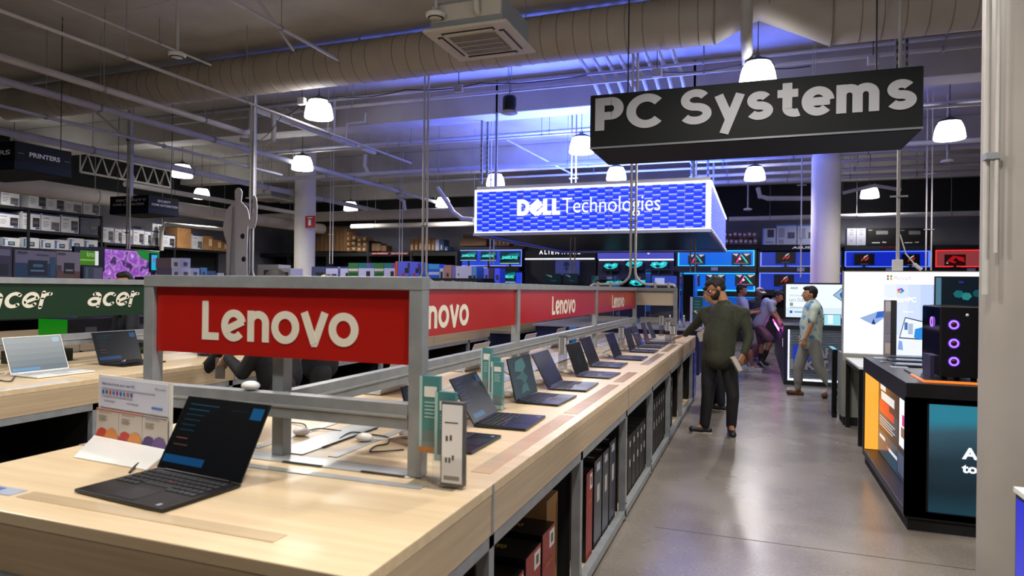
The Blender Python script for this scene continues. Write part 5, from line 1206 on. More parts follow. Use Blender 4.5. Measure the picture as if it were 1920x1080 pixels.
# ---------------- colourful cartons on a gondola beyond the red signs
GY = 14.0
x0, x1, z0, z1 = bx_at(575, 522, 905, 560, GY)
t = thing('gondola_shelf', ((x0 + x1) / 2, GY, 0), 'black gondola shelf beyond the big red sign carrying colourful cartons', 'shelf')
MB().box(x0, x1, GY - .02, GY + .7, z1 - .06, z1, BLACKM).build('top_shelf', t); MB().box(x0, x1, GY + .3, GY + .4, 0, z1 - .06, BLACKM).build('back_panel', t)
for zz in (.2, .75): MB().box(x0, x1, GY - .1, GY + .7, zz - .04, zz, BLACKM).build('shelf', t)
for x in (x0, (x0 + x1) / 2, x1): MB().box(x - .03, x + .03, GY, GY + .7, 0, z1 - .06, BLACKM).build('post', t)
gb = z1
LIL = mat('lilac_white_carton', 'b4b4dc', .6); GRC = paint('2f6a3c'); TLC = paint('1c6a70'); BLC = mat('royal_blue_carton', '5560d8', .55); BL3 = paint('1c5cc4')
row = [(584, 500, 610, 'navy-grey carton with a dark picture', paint('3c4468'), [(.3, .9, .1, .5, DK)]), (611, 500, 633, 'lilac carton with a swoosh picture', LIL, [(0, 1, .85, 1, paint('2c3c6c')), (.5, .9, .2, .35, DK)]), (638, 500, 652, 'slim lilac carton', LIL, [(0, 1, .85, 1, paint('2c3c6c')), (.7, 1, .1, .45, DK)]),
 (653, 493, 671, 'green carton, first of the green ones', GRC, [(0, 1, .45, .62, paint('c4c0b4')), (.1, .9, .2, .3, paint('1c4426'))]), (672, 493, 701, 'lilac and teal carton between the green ones', LIL, [(0, 1, .65, 1, TLC), (.55, .75, .65, 1, paint('6a4a9c')), (.5, .75, .1, .45, DK)]), (702, 493, 719, 'green carton, second of the green ones', GRC, [(0, 1, .45, .62, paint('c4c0b4')), (.1, .9, .2, .3, paint('1c4426'))]),
 (720, 493, 740, 'lilac carton with a teal top', LIL, [(0, 1, .65, 1, TLC), (.7, 1, .65, 1, paint('6a3a8c')), (.6, .9, .1, .45, DK)]), (741, 490, 745, 'thin orange carton', paint('c4582c'), []), (746, 490, 767, 'left royal blue carton with a red picture', BLC, [(.6, .95, .3, .6, DK), (.35, .6, .1, .3, paint('a03a3c')), (.85, 1, .6, .9, paint('5a1c34'))]), (768, 491, 786, 'right royal blue carton with a red picture', BLC, [(.6, .95, .3, .6, DK), (.35, .6, .1, .3, paint('a03a3c')), (.85, 1, .6, .9, paint('5a1c34'))]),
 (793, 494, 802, 'narrow blue carton behind the white pole', BL3, []), (803, 495, 823, 'bright blue carton', BL3, [(0, 1, .75, 1, paint('3c9cdc')), (0, 1, .48, .62, paint('b4c0e8')), (.2, .8, .1, .2, paint('123c8c'))]), (824, 503, 831, 'narrow white carton with a dark drawing', paint('c4c8dc'), [(.2, .8, .3, .8, DK)]), (832, 497, 846, 'pinkish brown carton with a round logo', paint('b08478'), [(.35, .65, .4, .6, paint('3a2c2c'))]), (847, 503, 853, 'narrow mauve carton', paint('7a74a8'), []),
 (854, 499, 884, 'wide white carton with three small pictures', paint('cfcfe6'), [(.1, .14, .1, .3, DK), (.4, .44, .1, .3, DK), (.68, .72, .1, .3, DK), (.15, .22, .5, .6, DK), (.8, 1, .2, .5, DK)]), (885, 499, 893, 'light blue carton at the end of the row', paint('5c9cd8'), [(.2, .8, .3, .5, DK)])]
for i, (u, v, u2, lb, m_, it) in enumerate(row): wall_box(u, v, u2 + .6, 521 + (13 if u > 790 else 0), lb + ' in the row beyond the red signs', m_, it, Y=GY + .02, d=.4)
x0, x1, z0, z1 = bx_at(890, 500, 960, 535, 17.5)
for i, (u, u2, c) in enumerate(((896, 906, '4c54b4'), (907, 916, '5a60c0'), (917, 926, '34243c'), (927, 937, '3c4ce0'))):
    wall_box(u, 503, u2, 534, '%s blue or mauve carton from the left before the lower bay' % ORD[i], paint(c), [(.3, .8, .3, .6, DK)], Y=17.5)
t = thing('gondola_shelf', (at(915, 534, 'Y', 17.5).x, 17.6, 0), 'low black gondola in front of the lower bay', 'shelf'); a, b = at(893, 534, 'Y', 17.5), at(940, 534, 'Y', 17.5)
MB().box(a.x, b.x, 17.48, 18.0, 0, a.z, BLACKM).build('body', t); MB().box(a.x, b.x, 17.44, 17.48, .1, .14, ALUD).build('kick_rail', t)

# ================================================================== left wall racks
LX = -18.0
def rack_x(name, X, ya, yb, shelves, label, d=.55):
    t = thing(name, (X, (ya + yb) / 2, 0), label, 'shelf')
    for zz in shelves: MB().box(X - d, X + .01, ya, yb, zz - .07, zz, BLACKM).build('shelf', t)
    n = max(1, round((yb - ya) / 2.6))
    for i in range(n + 1):
        y = ya + (yb - ya) * i / n; MB().box(X + .003, X + .04, y - .03, y + .03, 0, max(shelves), BLACKM).build('post', t)
    MB().box(X - d - .02, X - d, ya, yb, 0, max(shelves), BLACKM).build('back_panel', t)
    return t
def side_box(u0, vt, u1, vb, X, zsh, label, m, items=(), d=.5, group=None, snap=True):
    a, b = at(u0, vb, 'X', X), at(u1, vb, 'X', X); zt = at((u0 + u1) / 2, vt, 'X', X).z
    return carton('carton', label, 'box', (X - d, X, a.y, b.y, zsh, zt), m, [('+x', items)], group)
zs = [at(100, (385 + 402) / 2 - 8, 'X', LX).z, at(100, 433, 'X', LX).z, at(100, 466, 'X', LX).z]
zs = [at(94, 394, 'X', LX).z, at(94, 433.5, 'X', LX).z, at(94, 467, 'X', LX).z]
ya, yb = at(-120, 400, 'X', LX).y, at(190, 400, 'X', LX).y
rack_x('printer_rack', LX, ya, yb, zs + [zs[2] - .7, .6], 'tall black rack of printer boxes at the far left')
PW = mat('dim_white_carton', 'b8b8bc', .6); NVY = paint('1c2c5c'); GRP = paint('55555a')
def printer_art(k): return [(0, 1, .91, 1, NVY), (.06, .4, .72, .76, GRP), (.06, .35, .5, .53, GRP), (.06, .38, .38, .41, GRP), (.06, .3, .26, .29, GRP), (.55, .95, .15, .7, paint('26262a')) if k % 3 else (.5, .95, .1, .55, paint('5c5854')), (.62, .9, .35, .5, paint('4a4a50')), (.72, .95, .04, .13, paint('2c3c84'))]
r1 = [(2, 36), (54, 87), (88, 121), (122, 154), (156, 187)]; r2 = [(-2, 36), (43, 76), (79, 113), (116, 148), (151, 184)]; r3 = [(6, 38), (45, 74), (78, 103), (104, 130), (132, 158), (160, 184)]
for rr, (lst, zz, vts) in enumerate(((r1, zs[0], [358, 358, 366, 370, 375]), (r2, zs[1], [399, 398, 402, 404, 409]), (r3, zs[2], [446, 446, 449, 450, 447, 450]))):
    for i, (a, b) in enumerate(lst):
        side_box(a, vts[i], b, 400, LX, zz, '%s printer carton from the left on the %s shelf of the far left rack' % (ORD[i], ('top', 'second', 'third')[rr]), PW if not (rr == 1 and i == 4) else paint('2a3040'), printer_art(i + rr) if rr < 2 else [(.05, .3, .8, .86, GRP), (.3, .7, .15, .6, paint('2c3440')), (.38, .62, .3, .5, paint('6a8a98')), (0, .12, .1, .9, paint('2c5c84'))], group='printer cartons in the far left rack')
z2 = at(300, 462, 'X', LX).z
ya2, yb2 = at(190, 462, 'X', LX).y, at(432, 462, 'X', LX).y
rack_x('printer_rack', LX, ya2 + .1, yb2, [z2, z2 - .8, z2 - 1.5, .4], 'lower black rack right of the printer rack')
r4 = [(191, 213, 424), (215, 228, 427), (229, 248, 428), (250, 270, 429), (271, 283, 432), (284, 298, 433), (306, 328, 440), (332, 358, 428, 'c'), (361, 380, 440), (384, 399, 443, 'c'), (401, 416, 450, 'c'), (417, 425, 455, 'c')]
for i, q in enumerate(r4):
    c = len(q) > 3; a, b, vt = q[:3]
    side_box(a, vt, b, 460, LX, z2, ('%s brown carton from the left on the lower rack' if c else '%s white carton from the left on the lower rack') % ORD[i], CARD if c else (PW if i < 8 else mat('white_carton', 'b0b0b4', .6)), printer_art(1 + i) if not c else ([(.5, .9, .3, .8, paint('d0b490'))] if i > 8 else []), group='cartons on the lower rack')
a = at(286, 433, 'X', LX); side_box(286, 419, 307, 433, LX, at(290, 433, 'X', LX).z, 'white printer carton stacked on top of the sixth one on the lower rack', PW, printer_art(1))
# boxes and screens beyond the green sign row
GX = -9.5
a, b = at(-40, 521, 'X', GX), at(205, 521, 'X', GX); zg = at(80, 523, 'X', GX).z
rack_x('gondola_shelf', GX, a.y, b.y, [zg, 1.1], 'black gondola beyond the green sign carrying three large printed cartons', .8)
EB = mat('lilac_grey_carton', '6a6880', .6)
side_box(-12, 461, 22, 521, GX, zg, 'dark printed carton at the left edge above the green sign', paint('3c3648'), [(.0, .9, .7, .9, EB), (.3, .8, .1, .45, DK)])
side_box(28, 470, 105, 521, GX, zg, 'large blue-toned printer carton above the green sign', EB, [(0, 1, 0, .55, paint('1c3c5c')), (.05, .28, .86, .95, paint('20304c'), 'EPSON'), (.3, .78, .12, .66, paint('14202e')), (.42, .66, .42, .52, paint('3c6a8c')), (.36, .7, .26, .32, paint('5a7c94')), (.5, .8, .82, .88, paint('40405a')), (.84, .98, .1, .8, paint('2c4c64'))])
side_box(106, 472, 150, 521, GX, zg, 'brown-toned printer carton above the green sign', paint('7a7484'), [(0, 1, 0, .3, paint('5c4438')), (.05, .35, .86, .95, paint('20304c'), 'EPSON'), (.3, .75, .2, .6, paint('14141c')), (.38, .68, .3, .36, paint('8a8a94')), (.02, .2, .3, .5, paint('4a3c44'))])
side_box(157, 500, 193, 522, GX, zg, 'small grey carton in front of the lime screen', paint('3c4258'), [(.1, .2, .1, .9, paint('3c7078')), (.5, .95, .1, .9, paint('5a5c74'))])
p0, p1 = at(150, 500, 'X', -10.5), at(184, 500, 'X', -10.5); za, zb_ = at(165, 497, 'X', -10.5).z, at(165, 470, 'X', -10.5).z
t = thing('display_screen', (-10.5, (p0.y + p1.y) / 2, 1.0), 'lime green screen left of the purple flower television', 'screen')
MB().box(-10.56, -10.5, p0.y - .1, p1.y + .12, za - .1, zb_ + .06, BLACK).build('housing', t); MB().box(-10.56, -10.52, p0.y, p1.y, 0, za - .1, BLACK).build('stand', t)
mb = MB().box(-10.5, -10.497, p0.y, p1.y - .06, za, zb_, glow('4a8a14', .7)).box(-10.497, -10.494, p0.y, p1.y - .06, za + .3 * (zb_ - za), za + .4 * (zb_ - za), glow('9ac060', .7)).box(-10.5, -10.494, p1.y - .06, p1.y, za, zb_, glow('e4e8e0', .9)); text_into(mb, 'kirei', ((-10.494, p0.y + (p1.y - p0.y) * .35, za + .14), (0, 1, 0), (0, 0, 1)), (p1.y - p0.y) * .4, .09, glow('b0d080', .8), .0, .002); mb.build('screen', t)
TX = -11.6
p0, p1 = at(170, 480, 'X', TX), at(300, 480, 'X', TX); zt = at(235, 466.5, 'X', TX).z; zb_ = at(280, 523, 'X', TX).z - .05
t = thing('television', (TX, (p0.y + p1.y) / 2, .6), 'large television showing purple flowers beyond the green sign', 'television')
MB().box(TX - .06, TX, p0.y, p1.y, zb_, zt, BLACK).build('housing', t, bevel=.005); MB().box(TX - .5, TX - .02, p0.y + .3, p1.y - .3, 0, zb_, BLACKM).build('cabinet', t)
TVM = bpy.data.materials.new('flower_picture'); TVM.use_nodes = True
def _tv():
    nt, b, N, L = nodes(TVM); b.inputs['Base Color'].default_value = (.01, .01, .01, 1); b.inputs['Emission Strength'].default_value = .85
    tc = N('ShaderNodeTexCoord'); mp = N('ShaderNodeMapping'); mp.inputs['Scale'].default_value = (1, 3.2, 3.2)
    nz = N('ShaderNodeTexNoise'); nz.inputs['Scale'].default_value = 1.6; nz.inputs['Detail'].default_value = 2
    vo = N('ShaderNodeTexVoronoi'); vo.inputs['Scale'].default_value = 1.5; vo.feature = 'F1'
    mx = N('ShaderNodeVectorMath'); mx.operation = 'ADD'; sc = N('ShaderNodeVectorMath'); sc.operation = 'SCALE'; sc.inputs[3].default_value = .9
    cr = N('ShaderNodeValToRGB'); e = cr.color_ramp.elements; e[0].position = 0; e[0].color = lin('f0d8f4'); e[1].position = 1; e[1].color = lin('0c4c34')
    for p_, c in ((.25, 'b06cd8'), (.45, '8a3cb4'), (.62, 'c48ae0'), (.75, '5c2080'), (.86, '2c1a3c')): x = e.new(p_); x.color = lin(c)
    L(tc.outputs['Object'], mp.inputs[0]); L(mp.outputs[0], nz.inputs['Vector']); L(nz.outputs['Color'], sc.inputs[0]); L(mp.outputs[0], mx.inputs[0]); L(sc.outputs[0], mx.inputs[1]); L(mx.outputs[0], vo.inputs['Vector']); L(vo.outputs['Distance'], cr.inputs[0]); L(cr.outputs[0], b.inputs['Emission Color'])
_tv()
mb = MB().box(TX, TX + .004, p0.y + .03, p1.y - .03, zb_ + .03, zt - .03, TVM)
L_ = p1.y - p0.y; H_ = zt - zb_
mb.add([(TX + .006, p0.y + L_ * a, zb_ + H_ * b) for a, b in ((.62, .97), (.98, .97), (.98, .72), (.9, .6), (.8, .66), (.7, .75))], [tuple(range(6))], glow('1c8c1c', .8)); mb.build('screen', t)
p0, p1 = at(282, 490, 'X', -11.3), at(296, 490, 'X', -11.3); za, zb_ = at(290, 511, 'X', -11.3).z, at(290, 475, 'X', -11.3).z
t = thing('display_screen', (-11.3, p0.y, 1.0), 'small portrait screen with cyan glow overlapping the right end of the television', 'screen')
MB().box(-11.34, -11.3, p0.y, p1.y, za, zb_, BLACK).build('housing', t); MB().box(-11.3, -11.297, p0.y + .02, p1.y - .02, za + .02, zb_ - .02, glow('06303c', .6)).box(-11.296, -11.294, p0.y + .02, p1.y - .02, za + .05, za + .35, glow('18b4d8', 1)).box(-11.294, -11.292, p0.y + .05, p1.y - .08, za + .2, za + .3, glow('8c5ad0', 1)).build('screen', t); MB().box(-11.34, -11.3, (p0.y + p1.y) / 2 - .04, (p0.y + p1.y) / 2 + .04, 0, za, BLACK).build('stand', t)
SX = -10.6
a, b = at(312, 521, 'X', SX), at(470, 521, 'X', SX); zg2 = at(380, 521, 'X', SX).z
rack_x('gondola_shelf', SX, a.y, b.y, [zg2, 1.1], 'black gondola behind the left post of the big red sign', .8)
for i, (u0, u1, vt, vb, c) in enumerate(((322, 338, 503, 520, '9c9ca4'), (338, 358, 503, 520, 'a0a0b0'), (358, 374, 503, 520, '8c90a8'), (321, 338, 484, 503, 'a8a49c'), (338, 357, 484, 503, '9494a8'), (376, 388, 502, 520, '3c7098'), (388, 404, 508, 520, '24406c'), (408, 420, 512, 520, '9a9ca8'))):
    side_box(u0, vt, u1, vb, SX, at((u0 + u1) / 2, vb, 'X', SX).z if vb < 510 else zg2, '%s small pale carton beyond the left end of the big red sign' % ORD[i], paint(c), [(.3, .7, .2, .6, paint('3a3c44'))], .4, 'small cartons left of the blank figure')
for i, (u0, u1, vt, c) in enumerate(((483, 522, 496, '9a9894'), (524, 545, 503, 'b4b4b8'))):
    p = at(u0, 521, 'Y', 11.5); q = at(u1, vt, 'Y', 11.5)
    carton('carton', ['grey carton between the blank figure and the left column', 'pale carton touching the left column'][i], 'box', (p.x, q.x, 11.5, 11.9, p.z, q.z), paint(c), [('-y', [(.3, .8, .2, .6, paint('3c3c40'))])])
p, q = at(476, 521, 'Y', 11.45), at(560, 521, 'Y', 11.45)
t = thing('gondola_shelf', (p.x, 11.7, 0), 'black gondola beside the left cream column', 'shelf'); MB().box(p.x, q.x, 11.45, 12.0, 0, p.z, BLACKM).build('body', t); MB().box(p.x, q.x, 11.42, 11.45, p.z - .05, p.z - .01, ALUD).build('price_rail', t)
# blank standee seen from behind
SYY = 9.0
def sp(u, v): p = at(u, v, 'Y', SYY); return (p.x, p.z)
out = [(424, 521), (424, 480), (425, 455), (420, 440), (418, 425), (421, 408), (424, 395), (429, 388), (437, 381), (441, 378), (440, 368), (440, 358), (443, 353), (447, 352), (451, 354), (454, 360), (453, 370), (452, 378), (458, 384), (464, 391), (466, 400), (468, 412), (473, 405), (475, 395), (473, 382), (474, 368), (478, 366), (481, 374), (482, 392), (481, 412), (478, 427), (473, 429), (468, 424), (465, 422), (464, 440), (463, 470), (463, 521)]
P_ = [sp(*q) for q in out]
t = thing('cardboard_figure', (-8.3, SYY, 1.6), 'white life-size cardboard figure seen from the blank back, one hand raised', 'cardboard cutout')
FIG = mat('figure_white_board', 'e4e2f0', .7); mb = MB(); n = len(P_)
mb.add([(x, SYY, z) for x, z in P_] + [(x, SYY + .012, z) for x, z in P_], [tuple(range(n)), tuple(range(n, 2 * n))[::-1]] + [(i, (i + 1) % n, n + (i + 1) % n, n + i) for i in range(n)], FIG)
o = mb.build('cutout_board', t)
a, b, c, d = sp(431, 521), sp(446, 521), sp(441, 388), sp(436, 388)
MB().add([(a[0], SYY - .002, a[1]), (b[0], SYY - .22, b[1]), (c[0], SYY - .05, c[1]), (d[0], SYY - .002, d[1])], [(0, 1, 2, 3)], mat('grey_back_brace', 'b4b0a6', .8)).build('back_brace', t)
for u, v in ((455, 443), (457, 486)):
    c_ = sp(u, v); MB().lathe((c_[0], SYY - .004, c_[1]), [(0, 0), (.045, 0), (.045, .003)], paint('2c2c34'), 20, axis='Y').build('hook_patch', t)
MB().box(-8.7, -8.0, SYY - .35, SYY + .35, 0, sp(440, 521)[1] - .0, BLACKM).build('plinth', t)
# ================================================================== right side: demo kiosk nearest
KX, KY0, KY1, KZ = .93, 4.97, 6.82, .965
KB = mat('kiosk_black', '0b0b0e', 0.4)
t = thing('demo_kiosk', (1.7, 5.9, 0), 'black demo counter with a teal lit front and an orange glowing recess on its side', 'display counter')
MB().box(KX, 2.6, KY0, KY1, KZ - .13, KZ, KB).build('countertop', t, bevel=.004)
MB().box(KX + .02, 2.58, KY0 + .02, KY1 - .02, 0, .08, BLACKM).build('plinth', t)
MB().box(KX, 2.6, KY0, KY1, .08, .135, KB).build('bottom_frame', t, bevel=.003)
MB().box(KX + .12, 2.6, KY0 + .04, KY1, .135, KZ - .13, KB).build('body', t)
MB().box(KX, KX + .12, KY0, KY0 + .05, .135, KZ - .13, KB).build('corner_frame', t); MB().box(KX, KX + .12, KY1 - .06, KY1, .135, KZ - .13, KB).build('corner_frame', t)
MB().box(KX + .01, KX + .118, KY1 - .075, KY1 - .06, .14, KZ - .135, E('orange_light', 'ffa83c', 1.25)).build('orange_light_panel', t)
# poster inside the recess
o_ = t; PXX = KX + .118; yA, yB, zA, zB = KY0 + .05, KY1 - .075, .14, KZ - .135
mb = MB(); L_, H_ = yB - yA, zB - zA
def pq(a, b, c, d, m, k=0): # a,b measured from the far end towards the viewer
    mb.add([(PXX - .002 - k * .001, yB - L_ * a, zA + H_ * c), (PXX - .002 - k * .001, yB - L_ * b, zA + H_ * c), (PXX - .002 - k * .001, yB - L_ * b, zA + H_ * d), (PXX - .002 - k * .001, yB - L_ * a, zA + H_ * d)], [(0, 1, 2, 3)], m)
pq(0, 1, 0, 1, glow('10232c', .5)); pq(0, 1, 0, .3, glow('0c5468', .6), .5); pq(0, .5, .4, .62, glow('155060', .6), .5)
W_ = glow('e8ecf0', .9); pq(.06, .2, .82, .92, W_, 1); pq(.08, .42, .70, .80, W_, 1); pq(.04, .3, .62, .69, glow('e03428', .9), 1); pq(.04, .42, .53, .62, glow('e03428', .9), 1.2)
for k in range(4): pq(.04, .44 - .05 * (k % 2), .47 - k * .035, .485 - k * .035, glow('c8d4dc', .8), 1)
pq(.05, .2, .21, .25, W_, 1); pq(.26, .5, .15, .19, W_, 1); pq(.24, .3, .15, .19, glow('d03030', .9), 1.4)
pq(.5, 1.0, .33, .93, glow('08090c', .4), 1.6); pq(.54, 1.0, .36, .90, glow('eef0f6', 1.15), 2); pq(.6, .74, .6, .72, glow('d8288c', 1), 2.5); pq(.84, .96, .6, .74, glow('a02828', 1), 2.5); pq(.58, .72, .47, .58, glow('8a6440', 1), 2.5); pq(.72, .78, .46, .62, glow('3c7840', .9), 3); pq(.82, .93, .5, .6, glow('c89078', .9), 2.5)
pq(.5, .98, .02, .31, glow('1c2838', .6), 2); pq(.52, .7, .05, .28, glow('4a5a74', .7), 2.5); pq(.74, .86, .04, .28, glow('8c7c8c', .7), 2.5); pq(.88, 1, .0, .3, glow('1c7c9c', .7), 2.5)
mb.build('poster', t)
f0 = at(1742, 800, 'Y', KY0).x; z0 = at(1760, 975, 'Y', KY0).z; z1 = at(1760, 748, 'Y', KY0).z
MB().box(KX, 2.6, KY0, KY0 + .04, .135, z0, KB).box(KX, 2.6, KY0, KY0 + .04, z1, KZ - .13, KB).box(KX, f0, KY0, KY0 + .04, z0, z1, KB).build('front_frame', t)
FT = bpy.data.materials.new('teal_light_box'); FT.use_nodes = True
def _ft():
    nt, b, N, L = nodes(FT); b.inputs['Base Color'].default_value = (.01, .015, .02, 1); b.inputs['Roughness'].default_value = .2
    tc = N('ShaderNodeTexCoord'); sp_ = N('ShaderNodeSeparateXYZ'); nz = N('ShaderNodeTexNoise'); nz.inputs['Scale'].default_value = 1.2
    ad = N('ShaderNodeMath'); ad.operation = 'MULTIPLY_ADD'; ad.inputs[1].default_value = .25
    cr = N('ShaderNodeValToRGB'); e = cr.color_ramp.elements; e[0].position = .12; e[0].color = lin('0a4454'); e[1].position = .95; e[1].color = lin('2a8ca4')
    for p_, c in ((.35, '0c2530'), (.62, '1c3440'), (.85, '3a5c6c')): x = e.new(p_); x.color = lin(c)
    L(tc.outputs['Generated'], sp_.inputs[0]); L(tc.outputs['Object'], nz.inputs['Vector']); L(nz.outputs['Fac'], ad.inputs[0]); L(sp_.outputs['Z'], ad.inputs[2]); L(ad.outputs[0], cr.inputs[0]); L(cr.outputs[0], b.inputs['Emission Color']); b.inputs['Emission Strength'].default_value = .8
_ft()
o = MB().box(f0, 2.5, KY0 + .01, KY0 + .03, z0, z1, FT).build('lit_front_panel', t)
mb = MB(); xa = at(1804, 850, 'Y', KY0).x; za = at(1815, 862, 'Y', KY0).z; zb_ = at(1815, 840, 'Y', KY0).z; zc = at(1815, 888, 'Y', KY0).z; zd = at(1815, 872, 'Y', KY0).z
text_into(mb, 'A', ((xa, KY0 + .008, za), (1, 0, 0), (0, 0, 1)), .09, zb_ - za, glow('f4f8fa', 1.1), .04, .003); mb.build('lettering', o)
mb = MB(); text_into(mb, 'to', ((xa, KY0 + .008, zc), (1, 0, 0), (0, 0, 1)), .085, zd - zc, glow('f4f8fa', 1.1), .04, .003); mb.build('lettering', o)
# lit platform and tower computer
a = at(1717, 711, 'Z', KZ + .005)
OR = E('orange_strip', 'ff7a28', 1.5)
t = thing('tower_platform', (1.5, 5.3, KZ), 'thin black platform edged with an orange light strip on the kiosk top', 'platform')
MB().box(1.06, 2.4, 5.06, 5.75, KZ, KZ + .012, BLACK).build('base', t)
MB().box(1.055, 2.4, 5.05, 5.06, KZ + .001, KZ + .014, OR).box(1.045, 1.055, 5.05, 5.45, KZ + .001, KZ + .012, OR).build('light_strip', t)
TF = 5.12; tx = at(1763, 640, 'Y', TF).x; tz = at(1763, 574, 'Y', TF).z; tb = KZ + .013
t = thing('tower_computer', (tx + .12, TF + .24, tb), 'black tower computer with purple glowing fan rings beside the nearest column', 'computer')
MB().box(tx, tx + .235, TF, TF + .5, tb + .02, tz, BLACK).build('case', t, bevel=.006)
for x in (tx + .02, tx + .19):
    for y in (TF + .04, TF + .43): MB().box(x, x + .03, y, y + .03, tb, tb + .02, BLACKM).build('foot', t)
GLS = mat('dark_glass', '050710', .06, spec=.8)
MB().box(tx - .004, tx, TF + .01, TF + .49, tb + .03, tz - .01, GLS).build('glass_side', t)
MB().box(tx + .01, tx + .225, TF - .004, TF, tb + .03, tz - .01, mat('dark_glass_front', '07070c', .15)).build('glass_front', t)
FR, FRG = E('fan_ring_light', 'b070ff', 1.6), E('fan_glow', '3c1cd0', .7)
for vv in (609, 644, 678):
    c = at(1789, vv, 'Y', TF - .01)
    o = MB().lathe((c.x, TF - .006, c.z), [(.019, -.004), (.028, -.006), (.030, 0), (.018, 0)], FR, 24, axis='Y').build('fan', t)
    MB().lathe((c.x, TF - .0045, c.z), [(.030, -.0005), (.036, 0)], FRG, 24, axis='Y').build('outer_glow_ring', o)
    MB().lathe((c.x, TF - .0045, c.z), [(0, -.003), (.018, -.003), (.018, 0)], BLACK, 20, axis='Y').build('hub', o)
c = at(1747, 603, 'X', tx - .008)
o = MB().lathe((tx - .007, c.y, c.z), [(.024, -.004), (.034, -.006), (.036, 0), (.023, 0)], FR, 24, axis='X').build('fan', t)
MB().lathe((tx - .006, c.y, c.z), [(0, -.002), (.022, -.002), (.022, 0)], BLACK, 20, axis='X').build('hub', o)
c = at(1814, 591, 'Y', TF - .01); MB().lathe((c.x, TF - .005, c.z), [(0, -.008), (.008, -.007), (.010, 0)], paint('b8b8bc', .2), 16, axis='Y').build('power_knob', t)
mb = MB()
for k in range(9): mb.box(tx + .03, tx + .21, TF + .03 + k * .05, TF + .05 + k * .05, tz, tz + .002, BLACKM)
mb.build('top_vent', t)
MB().box(tx - .03, tx - .005, TF + .12, TF + .34, tb, tb + .15, mat('dim_spec_card', '2c2a44', .5)).build('spec_card', t)
# monitor behind the tower
MY = 5.72; x0 = at(1753, 540, 'Y', MY).x; z0 = at(1753, 600, 'Y', MY).z; z1 = at(1753, 518, 'Y', MY).z
t = thing('monitor', (x0 + .35, MY, KZ), 'dark wide monitor with dim teal picture behind the tower computer', 'monitor')
MB().box(x0, x0 + .75, MY, MY + .03, z0, z1 + .0, BLACK).build('housing', t, bevel=.004)
mb = MB(); mb.quad((x0 + .005, MY - .002, z0 + .01), (x0 + .745, MY - .002, z0 + .01), (x0 + .745, MY - .002, z1 - .008), (x0 + .005, MY - .002, z1 - .008), glow('061826', .7))
mb.quad((x0 + .005, MY - .003, z0 + .01), (x0 + .04, MY - .003, z0 + .01), (x0 + .04, MY - .003, z1 - .01), (x0 + .005, MY - .003, z1 - .01), glow('5a88a0', .8))
for a_, b_, c in ((.15, .6, '147a80'), (.2, .55, '2c9c98'), (.27, .62, '0f5c68')): mb.add([(x0 + a_ + .035 * math.cos(k), MY - .0035, z0 + b_ * (z1 - z0) + .03 * math.sin(k)) for k in range(6)], [tuple(range(6))], glow(c, .7))
mb.quad((x0 + .15, MY - .004, z1 - .05), (x0 + .18, MY - .004, z1 - .05), (x0 + .18, MY - .004, z1 - .035), (x0 + .15, MY - .004, z1 - .035), glow('2c2c90', .9)); mb.build('screen', t)
MB().box(x0 + .33, x0 + .39, MY + .03, MY + .05, KZ, z0 + .1, BLACK).box(x0 + .25, x0 + .5, MY - .05, MY + .12, KZ, KZ + .012, BLACK).build('stand', t)
# slabs and cards on the kiosk top
for i, (u, v, w_, d_, c, lb) in enumerate(((1652, 673, .10, .14, '8c8c9c', 'pale card at the far left of the kiosk top'), (1664, 680, .10, .1, '5c5a6c', 'dim card second from the far end of the kiosk top'), (1688, 690, .12, .1, 'b4b8cc', 'bright card in the middle of the kiosk top'))):
    p = at(u, v, 'Z', KZ); tag(MB().box(p.x - w_ / 2, p.x + w_ / 2, p.y, p.y + d_, KZ, KZ + .004, paint(c, .25)).build('price_card'), lb, 'card')
for i, (u, v) in enumerate(((1693, 673), (1700, 680), (1712, 689))):
    p = at(u, v, 'Z', KZ); t = thing('closed_tablet', (p.x, p.y, KZ), ['furthest', 'middle', 'nearest'][i] + ' dark slab laptop lying on the kiosk top', 'laptop')
    MB().box(p.x - .12, p.x + .2, p.y, p.y + .2, KZ + .004, KZ + .018, mat('slate_shell', '3c4048', .35)).build('body', t, bevel=.004); MB().box(p.x - .1, p.x + .18, p.y + .02, p.y + .18, KZ + .018, KZ + .019, paint(('5c6470', '3a4660', '6c7078')[i], .2)).build('keyboard', t)
    MB().box(p.x - .1, p.x - .08, p.y + .02, p.y + .16, KZ, KZ + .004, BLACK).box(p.x + .16, p.x + .18, p.y + .02, p.y + .16, KZ, KZ + .004, BLACK).build('rubber_foot', t)
p = at(1670, 669, 'Z', KZ)
t = thing('tag_tower', (p.x, p.y, KZ), 'tall slim dark post with pale cards on its left side, standing on the kiosk', 'stand'); zt = at(1670, 563, 'Y', p.y).z
MB().box(p.x - .005, p.x + .045, p.y, p.y + .1, KZ, zt, paint('17181c')).build('post', t); MB().box(p.x - .045, p.x - .005, p.y, p.y + .1, KZ, zt, paint('8e8a92')).build('card_stack', t)
for k, (a_, b_, c) in enumerate(((.05, .24, 'a89890'), (.26, .38, '7c7888'), (.4, .78, '74707e'), (.8, .97, 'aaa6a8'))): MB().box(p.x - .047, p.x - .004, p.y - .003, p.y, KZ + (zt - KZ) * a_, KZ + (zt - KZ) * b_, paint(c)).build('label_card', t)

